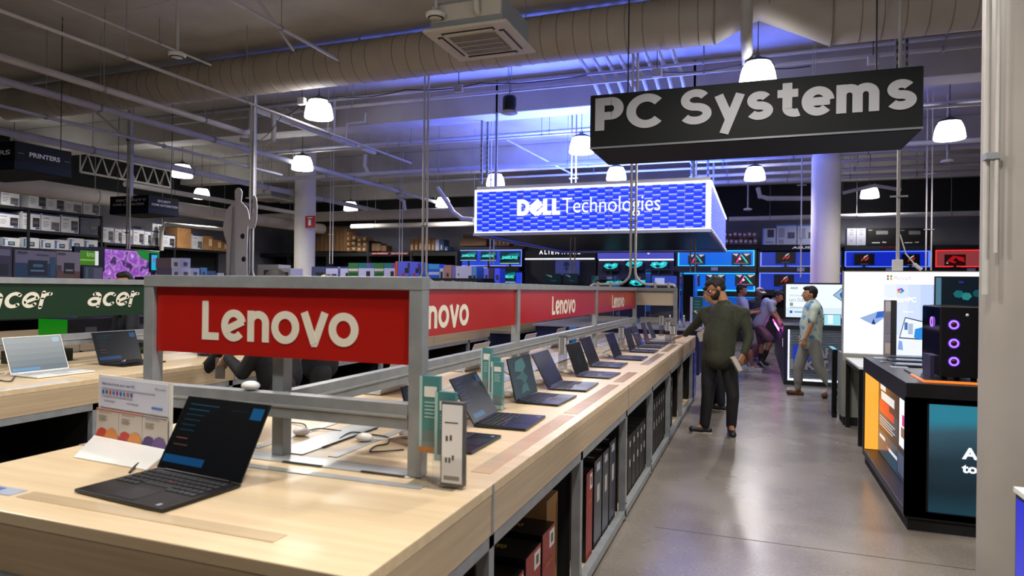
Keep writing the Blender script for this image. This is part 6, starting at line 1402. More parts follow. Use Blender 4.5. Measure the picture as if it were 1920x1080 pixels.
# ================================================================== big white screen wall
MX0, MX1, MYY = .955, 2.35, 8.6
zs_, zt = at(1580, 663, 'Y', MYY).z, at(1580, 508, 'Y', MYY).z
t = thing('screen_cabinet', ((MX0 + MX1) / 2, MYY + .2, 0), 'grey cabinet carrying a big glowing white advertising screen', 'display wall')
MB().box(MX0, MX1, MYY, MYY + .45, .1, zs_, mat('warm_grey_cabinet', '8a8c80', .5)).build('cabinet', t, bevel=.003); MB().box(MX0 + .02, MX1 - .02, MYY + .02, MYY + .43, 0, .1, BLACKM).build('plinth', t)
MB().box(MX0, MX1, MYY, MYY + .12, zs_, zt, mat('pale_grey_bezel', 'a8a8ac', .4)).build('screen_housing', t)
SW, SH_ = MX1 - MX0 - .02, zt - zs_ - .02; sc = MB()
def sq(P_, m, k=0): sc.add([(MX0 + .01 + SW * a, MYY - .002 - k * .0012, zs_ + .01 + SH_ * b) for a, b in P_], [tuple(range(len(P_)))], m)
def rect(a, b, c, d): return [(a, c), (b, c), (b, d), (a, d)]
fu = lambda u: (at(u, 580, 'Y', MYY).x - MX0 - .01) / SW
fv = lambda v: (at(1680, v, 'Y', MYY).z - zs_ - .01) / SH_
sq(rect(0, 1, 0, 1), glow('eef4ff', 1.25)); sq(rect(0, 1, fv(533), 1), glow('ffffff', 1.3), .5)
for k in range(8): sq(rect(.30 + k * .0875, .30 + (k + 1) * .0875, .0, fv(533)), glow(['e8f0ff', 'dde8ff', 'd2e0fc', 'c4d6f8', 'b4caf4', 'a8c0f0', '9cb8ec', '94b0e8'][k], 1.1), .6)
sq(rect(.30, 1, 0, fv(628)), glow('eef3ff', 1.1), 1)
for a, b, c in ((1662, 520, 'f25022'), (1668, 520, '7fba00'), (1662, 525, '00a4ef'), (1668, 525, 'ffb900')): sq(rect(fu(a), fu(a + 4), fv(b), fv(b - 4)), glow(c, .9), 2)
text_into(sc, 'Microsoft', ((MX0 + .01 + SW * fu(1676), MYY - .006, zs_ + .01 + SH_ * fv(525)), (1, 0, 0), (0, 0, 1)), SW * (fu(1708) - fu(1676)), .045, glow('b8bcc8', 1), .0, .001)
for k, c in enumerate(('2c7ce8', '48c8a0', 'f0a03c', 'e0489c', '8c5ce0')): sq([(fu(1688 + 4 * math.cos(k * 1.256)) + .012 * math.cos(q), fv(545 + 3 * math.sin(k * 1.256)) + .016 * math.sin(q)) for q in range(6)], glow(c, 1), 2 + k * .1)
text_into(sc, 'Copilot+PC', ((MX0 + .01 + SW * fu(1655), MYY - .007, zs_ + .01 + SH_ * fv(569)), (1, 0, 0), (0, 0, 1)), SW * (fu(1717) - fu(1655)), .075, glow('ffffff', 1.5), .02, .001)
text_into(sc, 'Coming soon', ((MX0 + .01 + SW * fu(1693), MYY - .007, zs_ + .01 + SH_ * fv(586)), (1, 0, 0), (0, 0, 1)), SW * (fu(1712) - fu(1693)), .02, glow('ffffff', 1.4), .01, .001)
sq([(fu(1612), fv(598)), (fu(1645), fv(585)), (fu(1662), fv(583)), (fu(1660), fv(595)), (fu(1640), fv(610)), (fu(1628), fv(606))], glow('9cb8e8', 1), 2); sq([(fu(1645), fv(585)), (fu(1662), fv(583)), (fu(1661), fv(594)), (fu(1641), fv(598))], glow('3c6cd0', 1), 2.4); sq([(fu(1638), fv(598)), (fu(1642), fv(609)), (fu(1634), fv(609))], glow('243c80', 1), 2.6)
sq([(fu(1686), fv(634)), (fu(1697), fv(594)), (fu(1745), fv(604)), (fu(1740), fv(636))], glow('1c2c48', 1), 2); sq([(fu(1688), fv(632)), (fu(1698), fv(596)), (fu(1745), fv(606)), (fu(1740), fv(634))], glow('e4ecfc', 1.2), 2.3); sq(rect(fu(1696), fu(1702), fv(618), fv(604)), glow('4878c0', 1), 2.6); sq(rect(fu(1703), fu(1712), fv(626), fv(606)), glow('b8c4dc', 1), 2.6)
sq([(fu(1714), fv(632)), (fu(1716), fv(616)), (fu(1730), fv(612)), (fu(1730), fv(636))], glow('2c8ce0', 1.1), 2.6)
sq([(fu(1684), fv(655)), (fu(1686), fv(638)), (fu(1692), fv(640)), (fu(1694), fv(656))], glow('8cacec', 1), 2)
sc.build('screen', t)
# white topped table in front
t = thing('white_table', (1.4, 8.0, 0), 'white-topped table on black square legs in front of the big white screen', 'table')
MB().box(.985, 1.9, 7.5, 8.56, .775, .80, mat('white_table_top', 'd4d4d0', .35)).build('tabletop', t, bevel=.003); MB().box(.985, 1.9, 7.5, 8.56, .735, .775, BLACK).build('apron', t)
for x in (.985, 1.86):
    for y in (7.5, 8.5): MB().box(x, x + .045, y, y + .045, 0, .735, BLACK).build('leg', t)
MB().box(.99, 1.9, 7.51, 7.54, .08, .12, BLACK).build('foot_rail', t)
for i, u in enumerate((1632, 1645)):
    p = at(u, 668, 'Z', .80); t = thing('folding_tablet', (p.x, p.y, .80), ['left', 'right'][i] + ' pale tilted tablet on the white table', 'tablet')
    q = Vector((.14, 0, 0)); up = Vector((.06, .05, .14)) * .9
    c = Vector((p.x, p.y, .80)) + up * .5
    MB().obox(c + Vector((0, 0, .004)), Vector((.0, .1, 0)), up * .5, Vector((.004, 0, -.002)), mat('pale_silver_shell', 'bdbcb6', 0.35, 0.2)).build('panel', t); MB().box(p.x - .02, p.x + .06, p.y - .08, p.y + .1, .80, .806, WHITE).build('base', t)
# slim black pedestal
t = thing('slim_pedestal', (.94, 9.3, 0), 'slim black pedestal with a cyan lit top, left of the grey cabinet', 'pedestal')
MB().box(.90, .955, 9.1, 9.6, 0, .84, mat('glossy_black', '0a0a0a', .12)).build('body', t, bevel=.003); MB().box(.905, .95, 9.11, 9.59, .84, .846, glow('3cb0c8', .9)).build('lit_top', t); MB().box(.895, .90, 9.12, 9.58, .05, .8, mat('grey_glass', '4a5260', .1)).build('glass_side', t)

# ================================================================== second screen kiosk
AX0, AX1, AY = .45, 1.42, 12.0
t = thing('screen_kiosk', ((AX0 + AX1) / 2, AY + .4, 0), 'black kiosk with a bright screen and white lit slatted front, behind the walking man', 'display counter')
FRM = mat('kiosk_dark_frame', '14161c', .4)
MB().box(AX0, AX1, AY, AY + 1.2, .93, .99, FRM).build('countertop', t); MB().box(AX0, AX1, AY, AY + 1.2, 0, .07, FRM).build('bottom_frame', t)
MB().box(AX0, AX0 + .06, AY, AY + 1.2, .07, .93, mat('indigo_side', '171a3c', .4)).box(AX1 - .06, AX1, AY, AY + 1.2, .07, .93, FRM).build('side_panel', t)
MB().box(AX0 + .06, AX1 - .06, AY + .06, AY + .09, .07, .93, glow('39424e', .4)).build('lit_back', t)
mb = MB()
for k in range(30): mb.box(AX0 + .06, AX1 - .06, AY + .03, AY + .05, .09 + k * .028, .102 + k * .028, mat('steel_slat', '8a94a4', .4))
mb.build('slatted_front', t)
LW = glow('f0f6ff', 1.8)
MB().box(AX0 + .06, AX1 - .06, AY + .01, AY + .04, .075, .105, LW).box(AX0 + .06, AX0 + .085, AY + .01, AY + .04, .1, .92, LW).build('light_strip', t)
mb = MB(); MB().box(AX0 + .14, AX0 + .52, AY + .005, AY + .02, .42, .66, mat('royal_blue_board', '1c3cc8', .4, emit=.3, ecol='1c3cc8')).build('blue_board', t)
for s_, x_, z_, w_ in (('AR', 1531, .47, .24), ('ICKED', 1482, .26, .66)):
    mb = MB(); text_into(mb, s_, ((at(x_, 680, 'Y', AY).x, AY, z_), (1, 0, 0), (0, 0, 1)), w_, .17, mat('grey_board_letters', '9a9eac', .5), .04, .006); mb.build('lettering', t)
c = at(1468, 642, 'X', AX0); mb = MB(); text_into(mb, 'R', ((AX0, c.y + .12, c.z - .07), (0, -1, 0), (0, 0, 1)), .2, .14, glow('e8ecf4', .9), .03, .003); mb.build('side_logo', t)
zb_, zt = at(1471, 597, 'Y', AY + .1).z, at(1471, 530, 'Y', AY + .1).z
MB().box(AX0, AX1 + .1, AY + .1, AY + .16, zb_, zt, FRM).build('screen_housing', t); MB().box(AX0 + .4, AX0 + .6, AY + .12, AY + .16, .99, zb_, FRM).build('screen_stand', t)
sc = MB(); SW, SH_ = AX1 + .1 - AX0 - .05, zt - zb_ - .05
def s2(P_, m, k=0): sc.add([(AX0 + .025 + SW * a, AY + .098 - k * .0015, zb_ + .025 + SH_ * b) for a, b in P_], [tuple(range(len(P_)))], m)
s2(rect(0, 1, 0, 1), glow('e6f0fa', 1.2)); s2(rect(0, 1, 0, .3), glow('d4e6f0', 1.15), .4)
text_into(sc, 'ASUS', ((AX0 + .09, AY + .09, zb_ + SH_ * .9), (1, 0, 0), (0, 0, 1)), .11, .035, glow('50585c', .8), .02, .001, .2)
text_into(sc, "Let's OLED", ((AX0 + .08, AY + .09, zb_ + SH_ * .52), (1, 0, 0), (0, 0, 1)), .26, .06, glow('9098a4', .9), .0, .001)
text_into(sc, 'ASUS Zenbook', ((AX0 + .08, AY + .09, zb_ + SH_ * .68), (1, 0, 0), (0, 0, 1)), .2, .03, glow('a8b0b8', .9), .0, .001)
s2(rect(.06, .1, .12, .2), glow('1c6cb8', .9), 2); s2(rect(.13, .26, .14, .18), glow('88b0d8', .9), 2); s2(rect(.06, .11, .34, .44), glow('98a0a8', .9), 2); s2(rect(.06, .3, .28, .31), glow('c0c8d0', .9), 2)
s2([(.70, .68), (.86, .96), (1.0, .78), (1.0, .5), (.9, .42)], glow('4a5a68', .9), 2); s2([(.715, .68), (.86, .93), (.985, .74), (.89, .46)], glow('9cc4e0', 1), 2.5); s2([(.80, .72), (.84, .80), (.90, .78), (.93, .68), (.88, .56), (.82, .6)], glow('1c50a8', 1), 3); s2([(.83, .72), (.90, .78), (.92, .66), (.86, .6)], glow('e4ecf8', 1), 3.4)
sc.build('screen', t)
x0 = at(1545, 600, 'Y', AY + .0).x
t = thing('open_tablet', (x0 + .12, AY + .05, .99), 'tablet with a pale blue screen on the kiosk behind the walking man', 'tablet')
MB().box(x0, x0 + .26, AY + .06, AY + .075, 1.0, 1.19, BLACK).box(x0, x0 + .26, AY, AY + .1, .99, 1.0, BLACK).build('body', t); MB().box(x0 + .008, x0 + .252, AY + .057, AY + .06, 1.008, 1.182, glow('9ce0f0', 1.1)).box(x0 + .06, x0 + .14, AY + .055, AY + .057, 1.03, 1.18, glow('e4f6fc', 1.1)).build('screen', t)
# gaming desk with pink edge light
t = thing('gaming_desk', (.75, 15.2, 0), 'dark desk with a pink lit edge that the man in the pale shirt leans on', 'desk')
MB().box(.42, 1.08, 13.4, 18.2, .80, .86, FRM).build('tabletop', t); MB().box(.46, 1.04, 13.45, 18.1, 0, .80, mat('slate_side', '1c2434', .4)).build('body', t)
MB().box(.405, .42, 13.4, 18.2, .82, .855, E('pink_strip', 'ff3cd0', 3)).build('light_strip', t)
l = bpy.data.lights.new('pink_edge_light', 'AREA'); l.shape = 'RECTANGLE'; l.size = .05; l.size_y = 3.0; l.energy = 28; l.color = (1, .12, .8)
o = bpy.data.objects.new('pink_edge_light', l); COL.objects.link(o); o.parent = t; o.matrix_parent_inverse = t.matrix_basis.inverted(); o.location = (.39, 15, .83); o.rotation_euler = (0, -PI / 2, 0)
for i, (y, c) in enumerate(((13.9, '1c2030'), (15.6, '20283c'))):
    tt = thing('keyboard', (.7, y, .86), ['near', 'far'][i] + ' dark keyboard on the pink-edged desk', 'keyboard'); MB().box(.55, .75, y, y + .45, .86, .885, paint(c)).build('case', tt, bevel=.004); MB().box(.56, .74, y + .02, y + .43, .885, .892, BLACK).build('keys', tt)
# ================================================================== navy island beyond the near desk
NB = mat('navy_cabinet', '0c1648', .45)
t = thing('navy_island', (-2.2, 13.2, 0), 'navy island with a pale worktop under the blue canopy, beyond the near desk', 'desk')
MB().box(-3.9, -.87, 11.7, 15.5, .86, .90, mat('lilac_worktop', '9c98ac', .35)).build('worktop', t, bevel=.003); MB().box(-3.85, -.9, 11.75, 15.45, .1, .86, NB).build('cabinet', t); MB().box(-3.87, -.88, 11.73, 15.47, 0, .1, mat('pale_kick_board', 'a8a8b8', .5)).build('kick_board', t)
def acase(x0, x1, y0, y1, z1, label, inner):
    t = thing('acrylic_case', ((x0 + x1) / 2, (y0 + y1) / 2, .9), label, 'display case')
    p = MB()
    for b in ((x0, x0 + .006, y0, y1, .9, z1), (x1 - .006, x1, y0, y1, .9, z1), (x0, x1, y0, y0 + .006, .9, z1), (x0, x1, y1 - .006, y1, .9, z1), (x0, x1, y0, y1, z1 - .006, z1)): p.box(*b, ACR)
    p.build('clear_cover', t); EB_ = mat('lilac_edge', '8088c8', .3)
    for x, y in ((x0, y0), (x1, y0), (x0, y1), (x1, y1)): MB().box(x - .005, x + .005, y - .005, y + .005, .9, z1, EB_).build('cover_edge', t)
    MB().box(x0, x1, y0 - .005, y0 + .005, z1 - .008, z1 + .002, EB_).build('cover_edge', t)
    MB().box(x0 + .08, x1 - .08, y0 + .1, y1 - .1, .9, z1 - .3, mat('navy_board', '0c1030', .4)).build('inner_plinth', t)
    if inner: MB().box(x0 + .1, x1 - .1, y0 + .12, y1 - .2, z1 - .3, z1 - .12, glow('3c58d0', .7)).box(x0 + .16, x1 - .3, y0 + .11, y0 + .12, z1 - .27, z1 - .16, glow('b4c0f0', .9)).build('display_model', t)
    else: MB().ball(((x0 + x1) / 2, y0 + .3, z1 - .27), (.12, .1, .07), BLACK).build('display_model', t)
acase(-3.06, -2.62, 12.9, 13.5, 1.82, 'smaller clear acrylic case behind the left bent conduit', False)
acase(-2.0, -1.36, 12.9, 13.5, 1.95, 'larger clear acrylic case with a blue lit model, right of the bent conduits', True)
a_, b_ = at(1283, 515, 'Y', 14.6), at(1302, 515, 'Y', 14.6)
t = thing('black_cabinet', (a_.x, 14.8, 0), 'tall black cabinet right of the large acrylic case', 'cabinet'); MB().box(a_.x - .1, b_.x, 14.6, 15.2, .905, a_.z, BLACKM).build('body', t); MB().box(b_.x - .02, b_.x + .02, 14.59, 15.2, .905, a_.z, glow('1c58d8', .6)).build('blue_edge_light', t)
a_, b_ = at(1296, 612, 'Y', 11.8), at(1312, 557, 'Y', 11.8)
t = thing('sign_holder', (a_.x, 11.85, .9), 'lilac-edged sign holder with a dark teal card beside the hand with the phone', 'sign')
MB().box(a_.x - .02, a_.x + .02, 11.78, 11.82, .9, b_.z, mat('lilac_board', 'a4a4d8', .5)).build('edge_board', t); MB().box(a_.x + .02, b_.x + .05, 11.80, 11.815, .93, b_.z, mat('deep_teal_card', '0f4c50', .4)).build('card', t)
mb = MB()
for k in range(4): mb.box(a_.x + .05, b_.x, 11.797, 11.8, b_.z - .08 - k * .05, b_.z - .07 - k * .05, paint('5c9c9c'))
mb.build('printed_lines', t)
for i in range(7):
    x = -1.0 - .09 * i + .03 * (i % 2); y = 11.83 + .06 * (i % 3)
    t = thing('small_bottle', (x, y, .9), '%s small clear bottle from the right on the navy island edge' % ORD[i], 'bottle', 'small clear bottles on the navy island'); h_ = .12 + .05 * (i % 3)
    MB().lathe((x, y, .9), [(0, 0), (.022, 0), (.022, h_ * .7), (.010, h_ * .85)], mat('pale_glass_bottle', '9ca4b8', .15), 12).build('bottle', t); MB().lathe((x, y, .9), [(.012, h_ * .84), (.012, h_), (0, h_)], WHITE, 10).build('cap', t)
# blue lit stand cut by the right edge of the frame
p = at(1900, 912, 'Z', .97)
t = thing('lit_stand', (p.x + .3, p.y - .2, 0), 'blue glowing display stand with a white top cut off by the right edge', 'display stand')
MB().box(p.x, p.x + .6, p.y - .5, p.y, .955, .97, WHITE).build('top', t); MB().box(p.x + .005, p.x + .6, p.y - .495, p.y - .005, 0, .955, BLACK).build('frame', t)
MB().box(p.x + .002, p.x + .005, p.y - .46, p.y - .02, .2, .94, glow('1426d8', .9)).box(p.x + .001, p.x + .002, p.y - .46, p.y - .02, .3, .62, glow('2c6cc8', .8)).build('lit_panel', t)
# bits on the islands seen below the green sign
def onz(u, v): return at(u, v, 'Z', TOP)
for i, (u, w_, c) in enumerate(((88, .9, 0), (150, .55, 1))):
    p = onz(u, 629); 
carton('headset_box', 'black box with a bright green end below the green sign', 'box', (-8.2, -7.7, onz(88, 629).y, onz(88, 629).y + .75, TOP, TOP + .2), BLACK, [('-y', [(0, 1, 0, 1, glow('0f9c14', .5))]), ('+x', [(.3, .5, .1, .5, paint('3c3c3c')), (0, 1, 0, .03, paint('0f6c14'))])])
carton('headset_box', 'second black headset box right of the green-ended one', 'box', (-8.2, -7.7, onz(88, 629).y + .8, onz(88, 629).y + 1.45, TOP, TOP + .2), BLACK, [('+x', [(.3, .5, .1, .5, paint('3c3c3c')), (0, 1, 0, .03, paint('0f6c14'))])])
laptop((-7.95, onz(60, 624).y + .05, TOP), PI / 2, 'dark blue laptop screen with a red line and a blue bar, below the green sign', .36, .25, 'specs2', None, 105, 'devices on the furthest left desk')
laptop((-7.95, 7.3, TOP), PI / 2, 'laptop with a teal picture below the right end of the green sign', .42, .28, 'teal', None, 105, 'devices on the furthest left desk')
for i, y in enumerate((2.6, 3.3, 7.9)): laptop((-7.95, y, TOP), PI / 2, '%s dark laptop from the front on the furthest left desk' % ORD[i], .36, .25, ('off', 'black', 'navy', 'light')[i], None, 105, 'devices on the furthest left desk')
for i, y in enumerate((2.7, 3.5, 4.4, 5.2, 6.2)):
    carton('accessory_box', '%s low dark accessory box from the front behind the green sign row' % ORD[i], 'box', (-5.55, -5.3, y, y + .4, TOP, TOP + .1), paint(('2a1414', '14241a', '101418', '1c1c20', '16181c')[i]), [('+x', [(.3, .6, .3, .6, paint('3c6c3c')), (.7, .8, .3, .6, paint('a8a8a0'))])], group='accessory boxes on the green sign desk')
# ================================================================== people
def remesh(mb, name, voxel, parent, sm=4):
    me = mb.mesh(name); o = bpy.data.objects.new(name, me); COL.objects.link(o)
    r = o.modifiers.new('r', 'REMESH'); r.mode = 'VOXEL'; r.voxel_size = voxel; r.use_smooth_shade = True
    s_ = o.modifiers.new('s', 'SMOOTH'); s_.factor = .5; s_.iterations = sm
    dg = bpy.context.evaluated_depsgraph_get(); m2 = bpy.data.meshes.new_from_object(o.evaluated_get(dg))
    bpy.data.objects.remove(o); bpy.data.meshes.remove(me)
    m2.name = name; m2.materials.clear(); m2.materials.append(mb.mats[0]); m2.polygons.foreach_set('material_index', [0] * len(m2.polygons)); m2.polygons.foreach_set('use_smooth', [True] * len(m2.polygons))
    if parent is not None: m2.transform(parent.matrix_basis.inverted())
    o = bpy.data.objects.new(name, m2); COL.objects.link(o); o.parent = parent
    return o
def cap(mb, a, b, ra, rb, m, n=12):
    a, b = Vector(a), Vector(b); d = b - a
    if d.length < 1e-5: mb.ball(a, ra, m, n); return
    q = d.to_track_quat('Z', 'Y').to_matrix(); L_ = d.length; prof = []
    for k in range(5): t_ = -PI / 2 + PI / 2 * k / 4; prof.append((ra * math.cos(t_), ra * math.sin(t_)))
    for k in range(5): t_ = PI / 2 * k / 4; prof.append((rb * math.cos(t_), L_ + rb * math.sin(t_)))
    vs, fs = [], []
    for r_, z_ in prof:
        for k in range(n): vs.append(a + q @ Vector((max(r_, 1e-5) * math.cos(2 * PI * k / n), max(r_, 1e-5) * math.sin(2 * PI * k / n), z_)))
    for i in range(len(prof) - 1):
        for k in range(n): fs.append((i * n + k, i * n + (k + 1) % n, (i + 1) * n + (k + 1) % n, (i + 1) * n + k))
    fs += [tuple(range(n))[::-1], tuple(range((len(prof) - 1) * n, len(prof) * n))]
    mb.add(vs, fs, m)
def frame3(f, up=(0, 0, 1)):
    f = Vector(f).normalized(); r = f.cross(Vector(up)).normalized(); u = r.cross(f); return Matrix((r, f, u)).transposed()
def hand(mb, w_, d, nrm, thumb, m, curl=.5, s=1.0):
    """w_: wrist, d: towards the fingertips, nrm: back of hand, thumb: +1/-1 side"""
    d = Vector(d).normalized(); nrm = Vector(nrm); nrm = (nrm - d * nrm.dot(d)).normalized(); sd = d.cross(nrm) * thumb
    w_ = Vector(w_)
    for i, off in enumerate((.030, .011, -.009, -.028)):
        base = w_ + d * .085 * s + sd * off * s; cap(mb, w_ + sd * off * .6 * s + d * .01, base, .014 * s, .012 * s, m, 8)
        ln = (.070, .080, .074, .058)[i] * s; p = base; dd = d.copy()
        for k, fr_ in enumerate((.45, .32, .23)):
            ang = curl * (.5, .8, .6)[k] + .05 * i * curl; dd = (dd * math.cos(ang) - nrm * math.sin(ang)).normalized()
            nrm_ = nrm; q = p + dd * ln * fr_; cap(mb, p, q, (.0095 - .001 * k) * s, (.0085 - .001 * k) * s, m, 8); p = q
    b = w_ + d * .025 * s + sd * .026 * s; dd = (d * .6 + sd * .8 - nrm * .35 * (1 + curl)).normalized(); q = b + dd * .045 * s; cap(mb, b, q, .014 * s, .011 * s, m, 8)
    dd = (d * .9 + sd * .3 - nrm * .5 * curl).normalized(); cap(mb, q, q + dd * .032 * s, .0105 * s, .008 * s, m, 8)
def person(label, J, face, look, skin='a8754f', shirt=None, sleeve='long', pants=None, legs='long', shoe=None, sole=None, hair='14100e', extras=(), vox=.011, s=1.0, hem=None, beard=None, glasses=None, hands=None, belly=0.0, sock=None, loose=0.0):
    """J: joint name -> world point; face: unit vector of chest; look: head direction"""
    J = {k: Vector(v) for k, v in J.items()}; SK = paint(skin, .55)
    base = (J['anL'] + J['anR']) / 2; base.z = 0
    t = thing('person', base, label, 'person'); folds(shirt); folds(pants)
    F = Vector(face).normalized(); Rt = F.cross(Vector((0, 0, 1))).normalized()
    hc, nk, ch, pv = J['head'], J['neck'], J['chest'], J['pelvis']
    H = frame3(look)
    def HP(r, f, u): return hc + H @ (Vector((r, f, u)) * s)
    b = MB()
    # head
    b.ball(HP(0, -.012, .022), Vector((.074, .092, .092)) * s, SK, 18, H); b.ball(HP(0, .028, -.035), Vector((.056, .062, .072)) * s, SK, 16, H); b.ball(HP(0, .048, -.085), Vector((.030, .028, .022)) * s, SK, 12, H)
    for sgn in (-1, 1):
        b.ball(HP(sgn * .076, -.012, -.008), Vector((.010, .020, .031)) * s, SK, 10, H); b.ball(HP(sgn * .036, .052, -.028), Vector((.024, .024, .026)) * s, SK, 10, H)
    cap(b, HP(0, .083, .016), HP(0, .104, -.022), .010 * s, .014 * s, SK, 10); b.ball(HP(0, .082, .030), Vector((.045, .012, .011)) * s, SK, 10, H)
    b.ball(HP(0, .082, -.052), Vector((.024, .012, .007)) * s, SK, 10, H); b.ball(HP(0, .080, -.062), Vector((.020, .011, .007)) * s, SK, 10, H)
    cap(b, nk + (nk - hc).normalized() * .01, HP(0, -.018, -.05), .057 * s, .052 * s, SK)
    def torso(mb, m, g=0.0):
        mid = ch.lerp(pv, .5) + F * belly
        R3 = Matrix((Rt, F, Vector((0, 0, 1)))).transposed()
        mb.ball(ch + Vector((0, 0, .02)), Vector((.158 + g, .108 + g, .175 + g)) * s, m, 18, R3); mb.ball(mid, Vector((.142 + g + belly * .4, .105 + g + belly * .5, .17 + g)) * s, m, 18, R3); mb.ball(pv + Vector((0, 0, .0)), Vector((.155 + g, .112 + g, .115 + g)) * s, m, 18, R3)
        for f_ in (-1, 1):
            o1 = Rt * .045 * f_ * s; cap(mb, ch + o1, mid + o1, (.108 + g) * s, (.108 + g) * s, m, 14); cap(mb, mid + o1, pv + o1, (.108 + g) * s, (.110 + g) * s, m, 14)
        g2 = g * .45; cap(mb, J['shL'], J['shR'], (.056 + g2) * s, (.056 + g2) * s, m, 14); cap(mb, nk - Vector((0, 0, .035)), ch, (.062 + g) * s, (.1 + g) * s, m, 14)
        for q in ('shL', 'shR'): cap(mb, J[q], ch.lerp(J[q], .3) - Vector((0, 0, .1)), (.056 + g2) * s, (.085 + g) * s, m, 12); cap(mb, nk - Vector((0, 0, .02)), J[q], (.042 + g2) * s, (.048 + g2) * s, m, 12)
    torso(b, SK)
    for q in 'LR':
        cap(b, J['sh' + q], J['el' + q], .046 * s, .036 * s, SK); cap(b, J['el' + q], J['wr' + q], .037 * s, .025 * s, SK)
        hd = (hands or {}).get(q)
        dd = (J['wr' + q] - J['el' + q]).normalized()
        if hd: hand(b, J['wr' + q], hd[0], hd[1], hd[2], SK, hd[3], s)
        else: hand(b, J['wr' + q], dd, Rt * (1 if q == 'R' else -1), 1 if q == 'R' else -1, SK, .45, s)
        cap(b, J['hip' + q], J['kn' + q], .078 * s, .052 * s, SK); cap(b, J['kn' + q], J['kn' + q].lerp(J['an' + q], .35), .052 * s, .054 * s, SK); cap(b, J['kn' + q].lerp(J['an' + q], .3), J['an' + q], .054 * s, .034 * s, SK)
        cap(b, J['an' + q], J['toe' + q], .034 * s, .024 * s, SK)
    body = remesh(b, 'body', vox * .75, t, 2)
    # shirt
    c = MB(); torso(c, shirt, .016 + loose)
    if hem is not None: 
        hp = pv - Vector((0, 0, hem)); 
        for f_ in (-1, 1):
            for g_ in (-1, 1): cap(c, ch + Rt * .06 * f_ + F * .02 * g_, hp + Rt * .065 * f_ + F * (.03 * g_ + belly * .3), (.10 + loose) * s, (.098 + loose) * s, shirt, 14)
        R3 = Matrix((Rt, F, Vector((0, 0, 1)))).transposed(); c.ball(hp, Vector((.17 + loose, .128 + loose, .07)) * s, shirt, 16, R3)
    fr_ = {'long': 1.0, 'short': .0, 'none': 0}[sleeve]
    for q in 'LR':
        if sleeve == 'short': e = J['sh' + q].lerp(J['el' + q], .72); cap(c, J['sh' + q], e, .066 * s, .062 * s, shirt)
        else:
            cap(c, J['sh' + q], J['el' + q], .062 * s, .052 * s, shirt); cap(c, J['el' + q], J['el' + q].lerp(J['wr' + q], .93), .052 * s, .037 * s, shirt)
    remesh(c, 'shirt', vox, t, 9)
    MB().lathe(nk - Vector((0, 0, .012)), [(.064 * s, -.01), (.068 * s, 0), (.064 * s, .008)], shirt, 20).build('collar', t)
    # trousers
    c = MB(); R3 = Matrix((Rt, F, Vector((0, 0, 1)))).transposed(); c.ball(pv - Vector((0, 0, .02)), Vector((.166, .122, .12)) * s, pants, 16, R3)
    for q in 'LR':
        a1 = J['hip' + q]; k1 = J['kn' + q]; an = J['an' + q]
        if legs == 'long': cap(c, a1, k1, .094 * s, .068 * s, pants); cap(c, k1, k1.lerp(an, .96), .068 * s, .056 * s, pants)
        elif legs == 'jogger': cap(c, a1, k1, .104 * s, .078 * s, pants); cap(c, k1, k1.lerp(an, .6), .078 * s, .066 * s, pants); cap(c, k1.lerp(an, .6), k1.lerp(an, .93), .055 * s, .045 * s, pants)
        else: cap(c, a1, a1.lerp(k1, .9), .098 * s, .084 * s, pants)
    remesh(c, 'trousers' if legs != 'short' else 'shorts', vox, t, 3)
    for q in 'LR':
        an, toe = J['an' + q], J['toe' + q]; d = (toe - an); d.z = 0; d = d.normalized() if d.length > .01 else F
        heel = an - d * .045 * s; heel.z = an.z - .055 * s; tp = toe.copy()
        c = MB(); zc = Vector((0, 0, .0))
        cap(c, Vector((heel.x, heel.y, heel.z)) , tp, .040 * s, .036 * s, shoe); cap(c, an - Vector((0, 0, .01)), heel.lerp(tp, .35), .044 * s, .040 * s, shoe); cap(c, heel.lerp(tp, .5), tp + d * .01, .043 * s, .038 * s, shoe)
        sh_ = remesh(c, 'shoe', vox * .7, t, 2)
        if sole:
            c = MB(); u_ = Vector((0, 0, -1)); sd = d.cross(Vector((0, 0, 1))); pts_ = []
            ax = (tp - heel); ax = ax.normalized()
            cap(c, heel - Vector((0, 0, .028 * s)), tp - Vector((0, 0, .024 * s)), .038 * s, .034 * s, sole, 10)
            for v in c.v: v.z = min(v.z, heel.z - .016 * s + (v - heel).dot(ax) * ax.z) ; v.z = max(v.z, min(heel.z, tp.z) - .044 * s)
            me = c.mesh('sole'); me.transform(t.matrix_basis.inverted()); so = bpy.data.objects.new('sole', me); COL.objects.link(so); so.parent = sh_
        if sock: 
            c = MB(); cap(c, an - Vector((0, 0, .02)), an.lerp(J['kn' + q], .38), .042 * s, .052 * s, sock); c.build('sock', t)
    # hair and face details
    if hair:
        c = MB(); HM = paint(hair, .7); c.ball(HP(0, -.030, .040), Vector((.082, .088, .092)) * s, HM, 16, H); c.ball(HP(0, .020, .088), Vector((.066, .070, .038)) * s, HM, 14, H); c.ball(HP(0, -.05, -.005), Vector((.072, .055, .065)) * s, HM, 14, H); c.ball(HP(0, .05, .090), Vector((.052, .042, .026)) * s, HM, 12, H)
        for sgn in (-1, 1): c.ball(HP(sgn * .070, -.005, .035), Vector((.014, .022, .035)) * s, HM, 10, H)
        remesh(c, 'hair', vox * .6, t, 2)
    for sgn in (-1, 1):
        e = MB().ball(HP(sgn * .031, .073, .006), .0115 * s, paint('d8d4cc', .2), 10, H).build('eye', t)
        MB().ball(HP(sgn * .031, .081, .005), .006 * s, BLACK, 8, H).build('iris', e)
        cap_ = MB(); cap(cap_, HP(sgn * .015, .086, .030), HP(sgn * .048, .074, .031), .004 * s, .003 * s, paint(hair or '2a1c14', .7), 6); cap_.build('eyebrow', t)
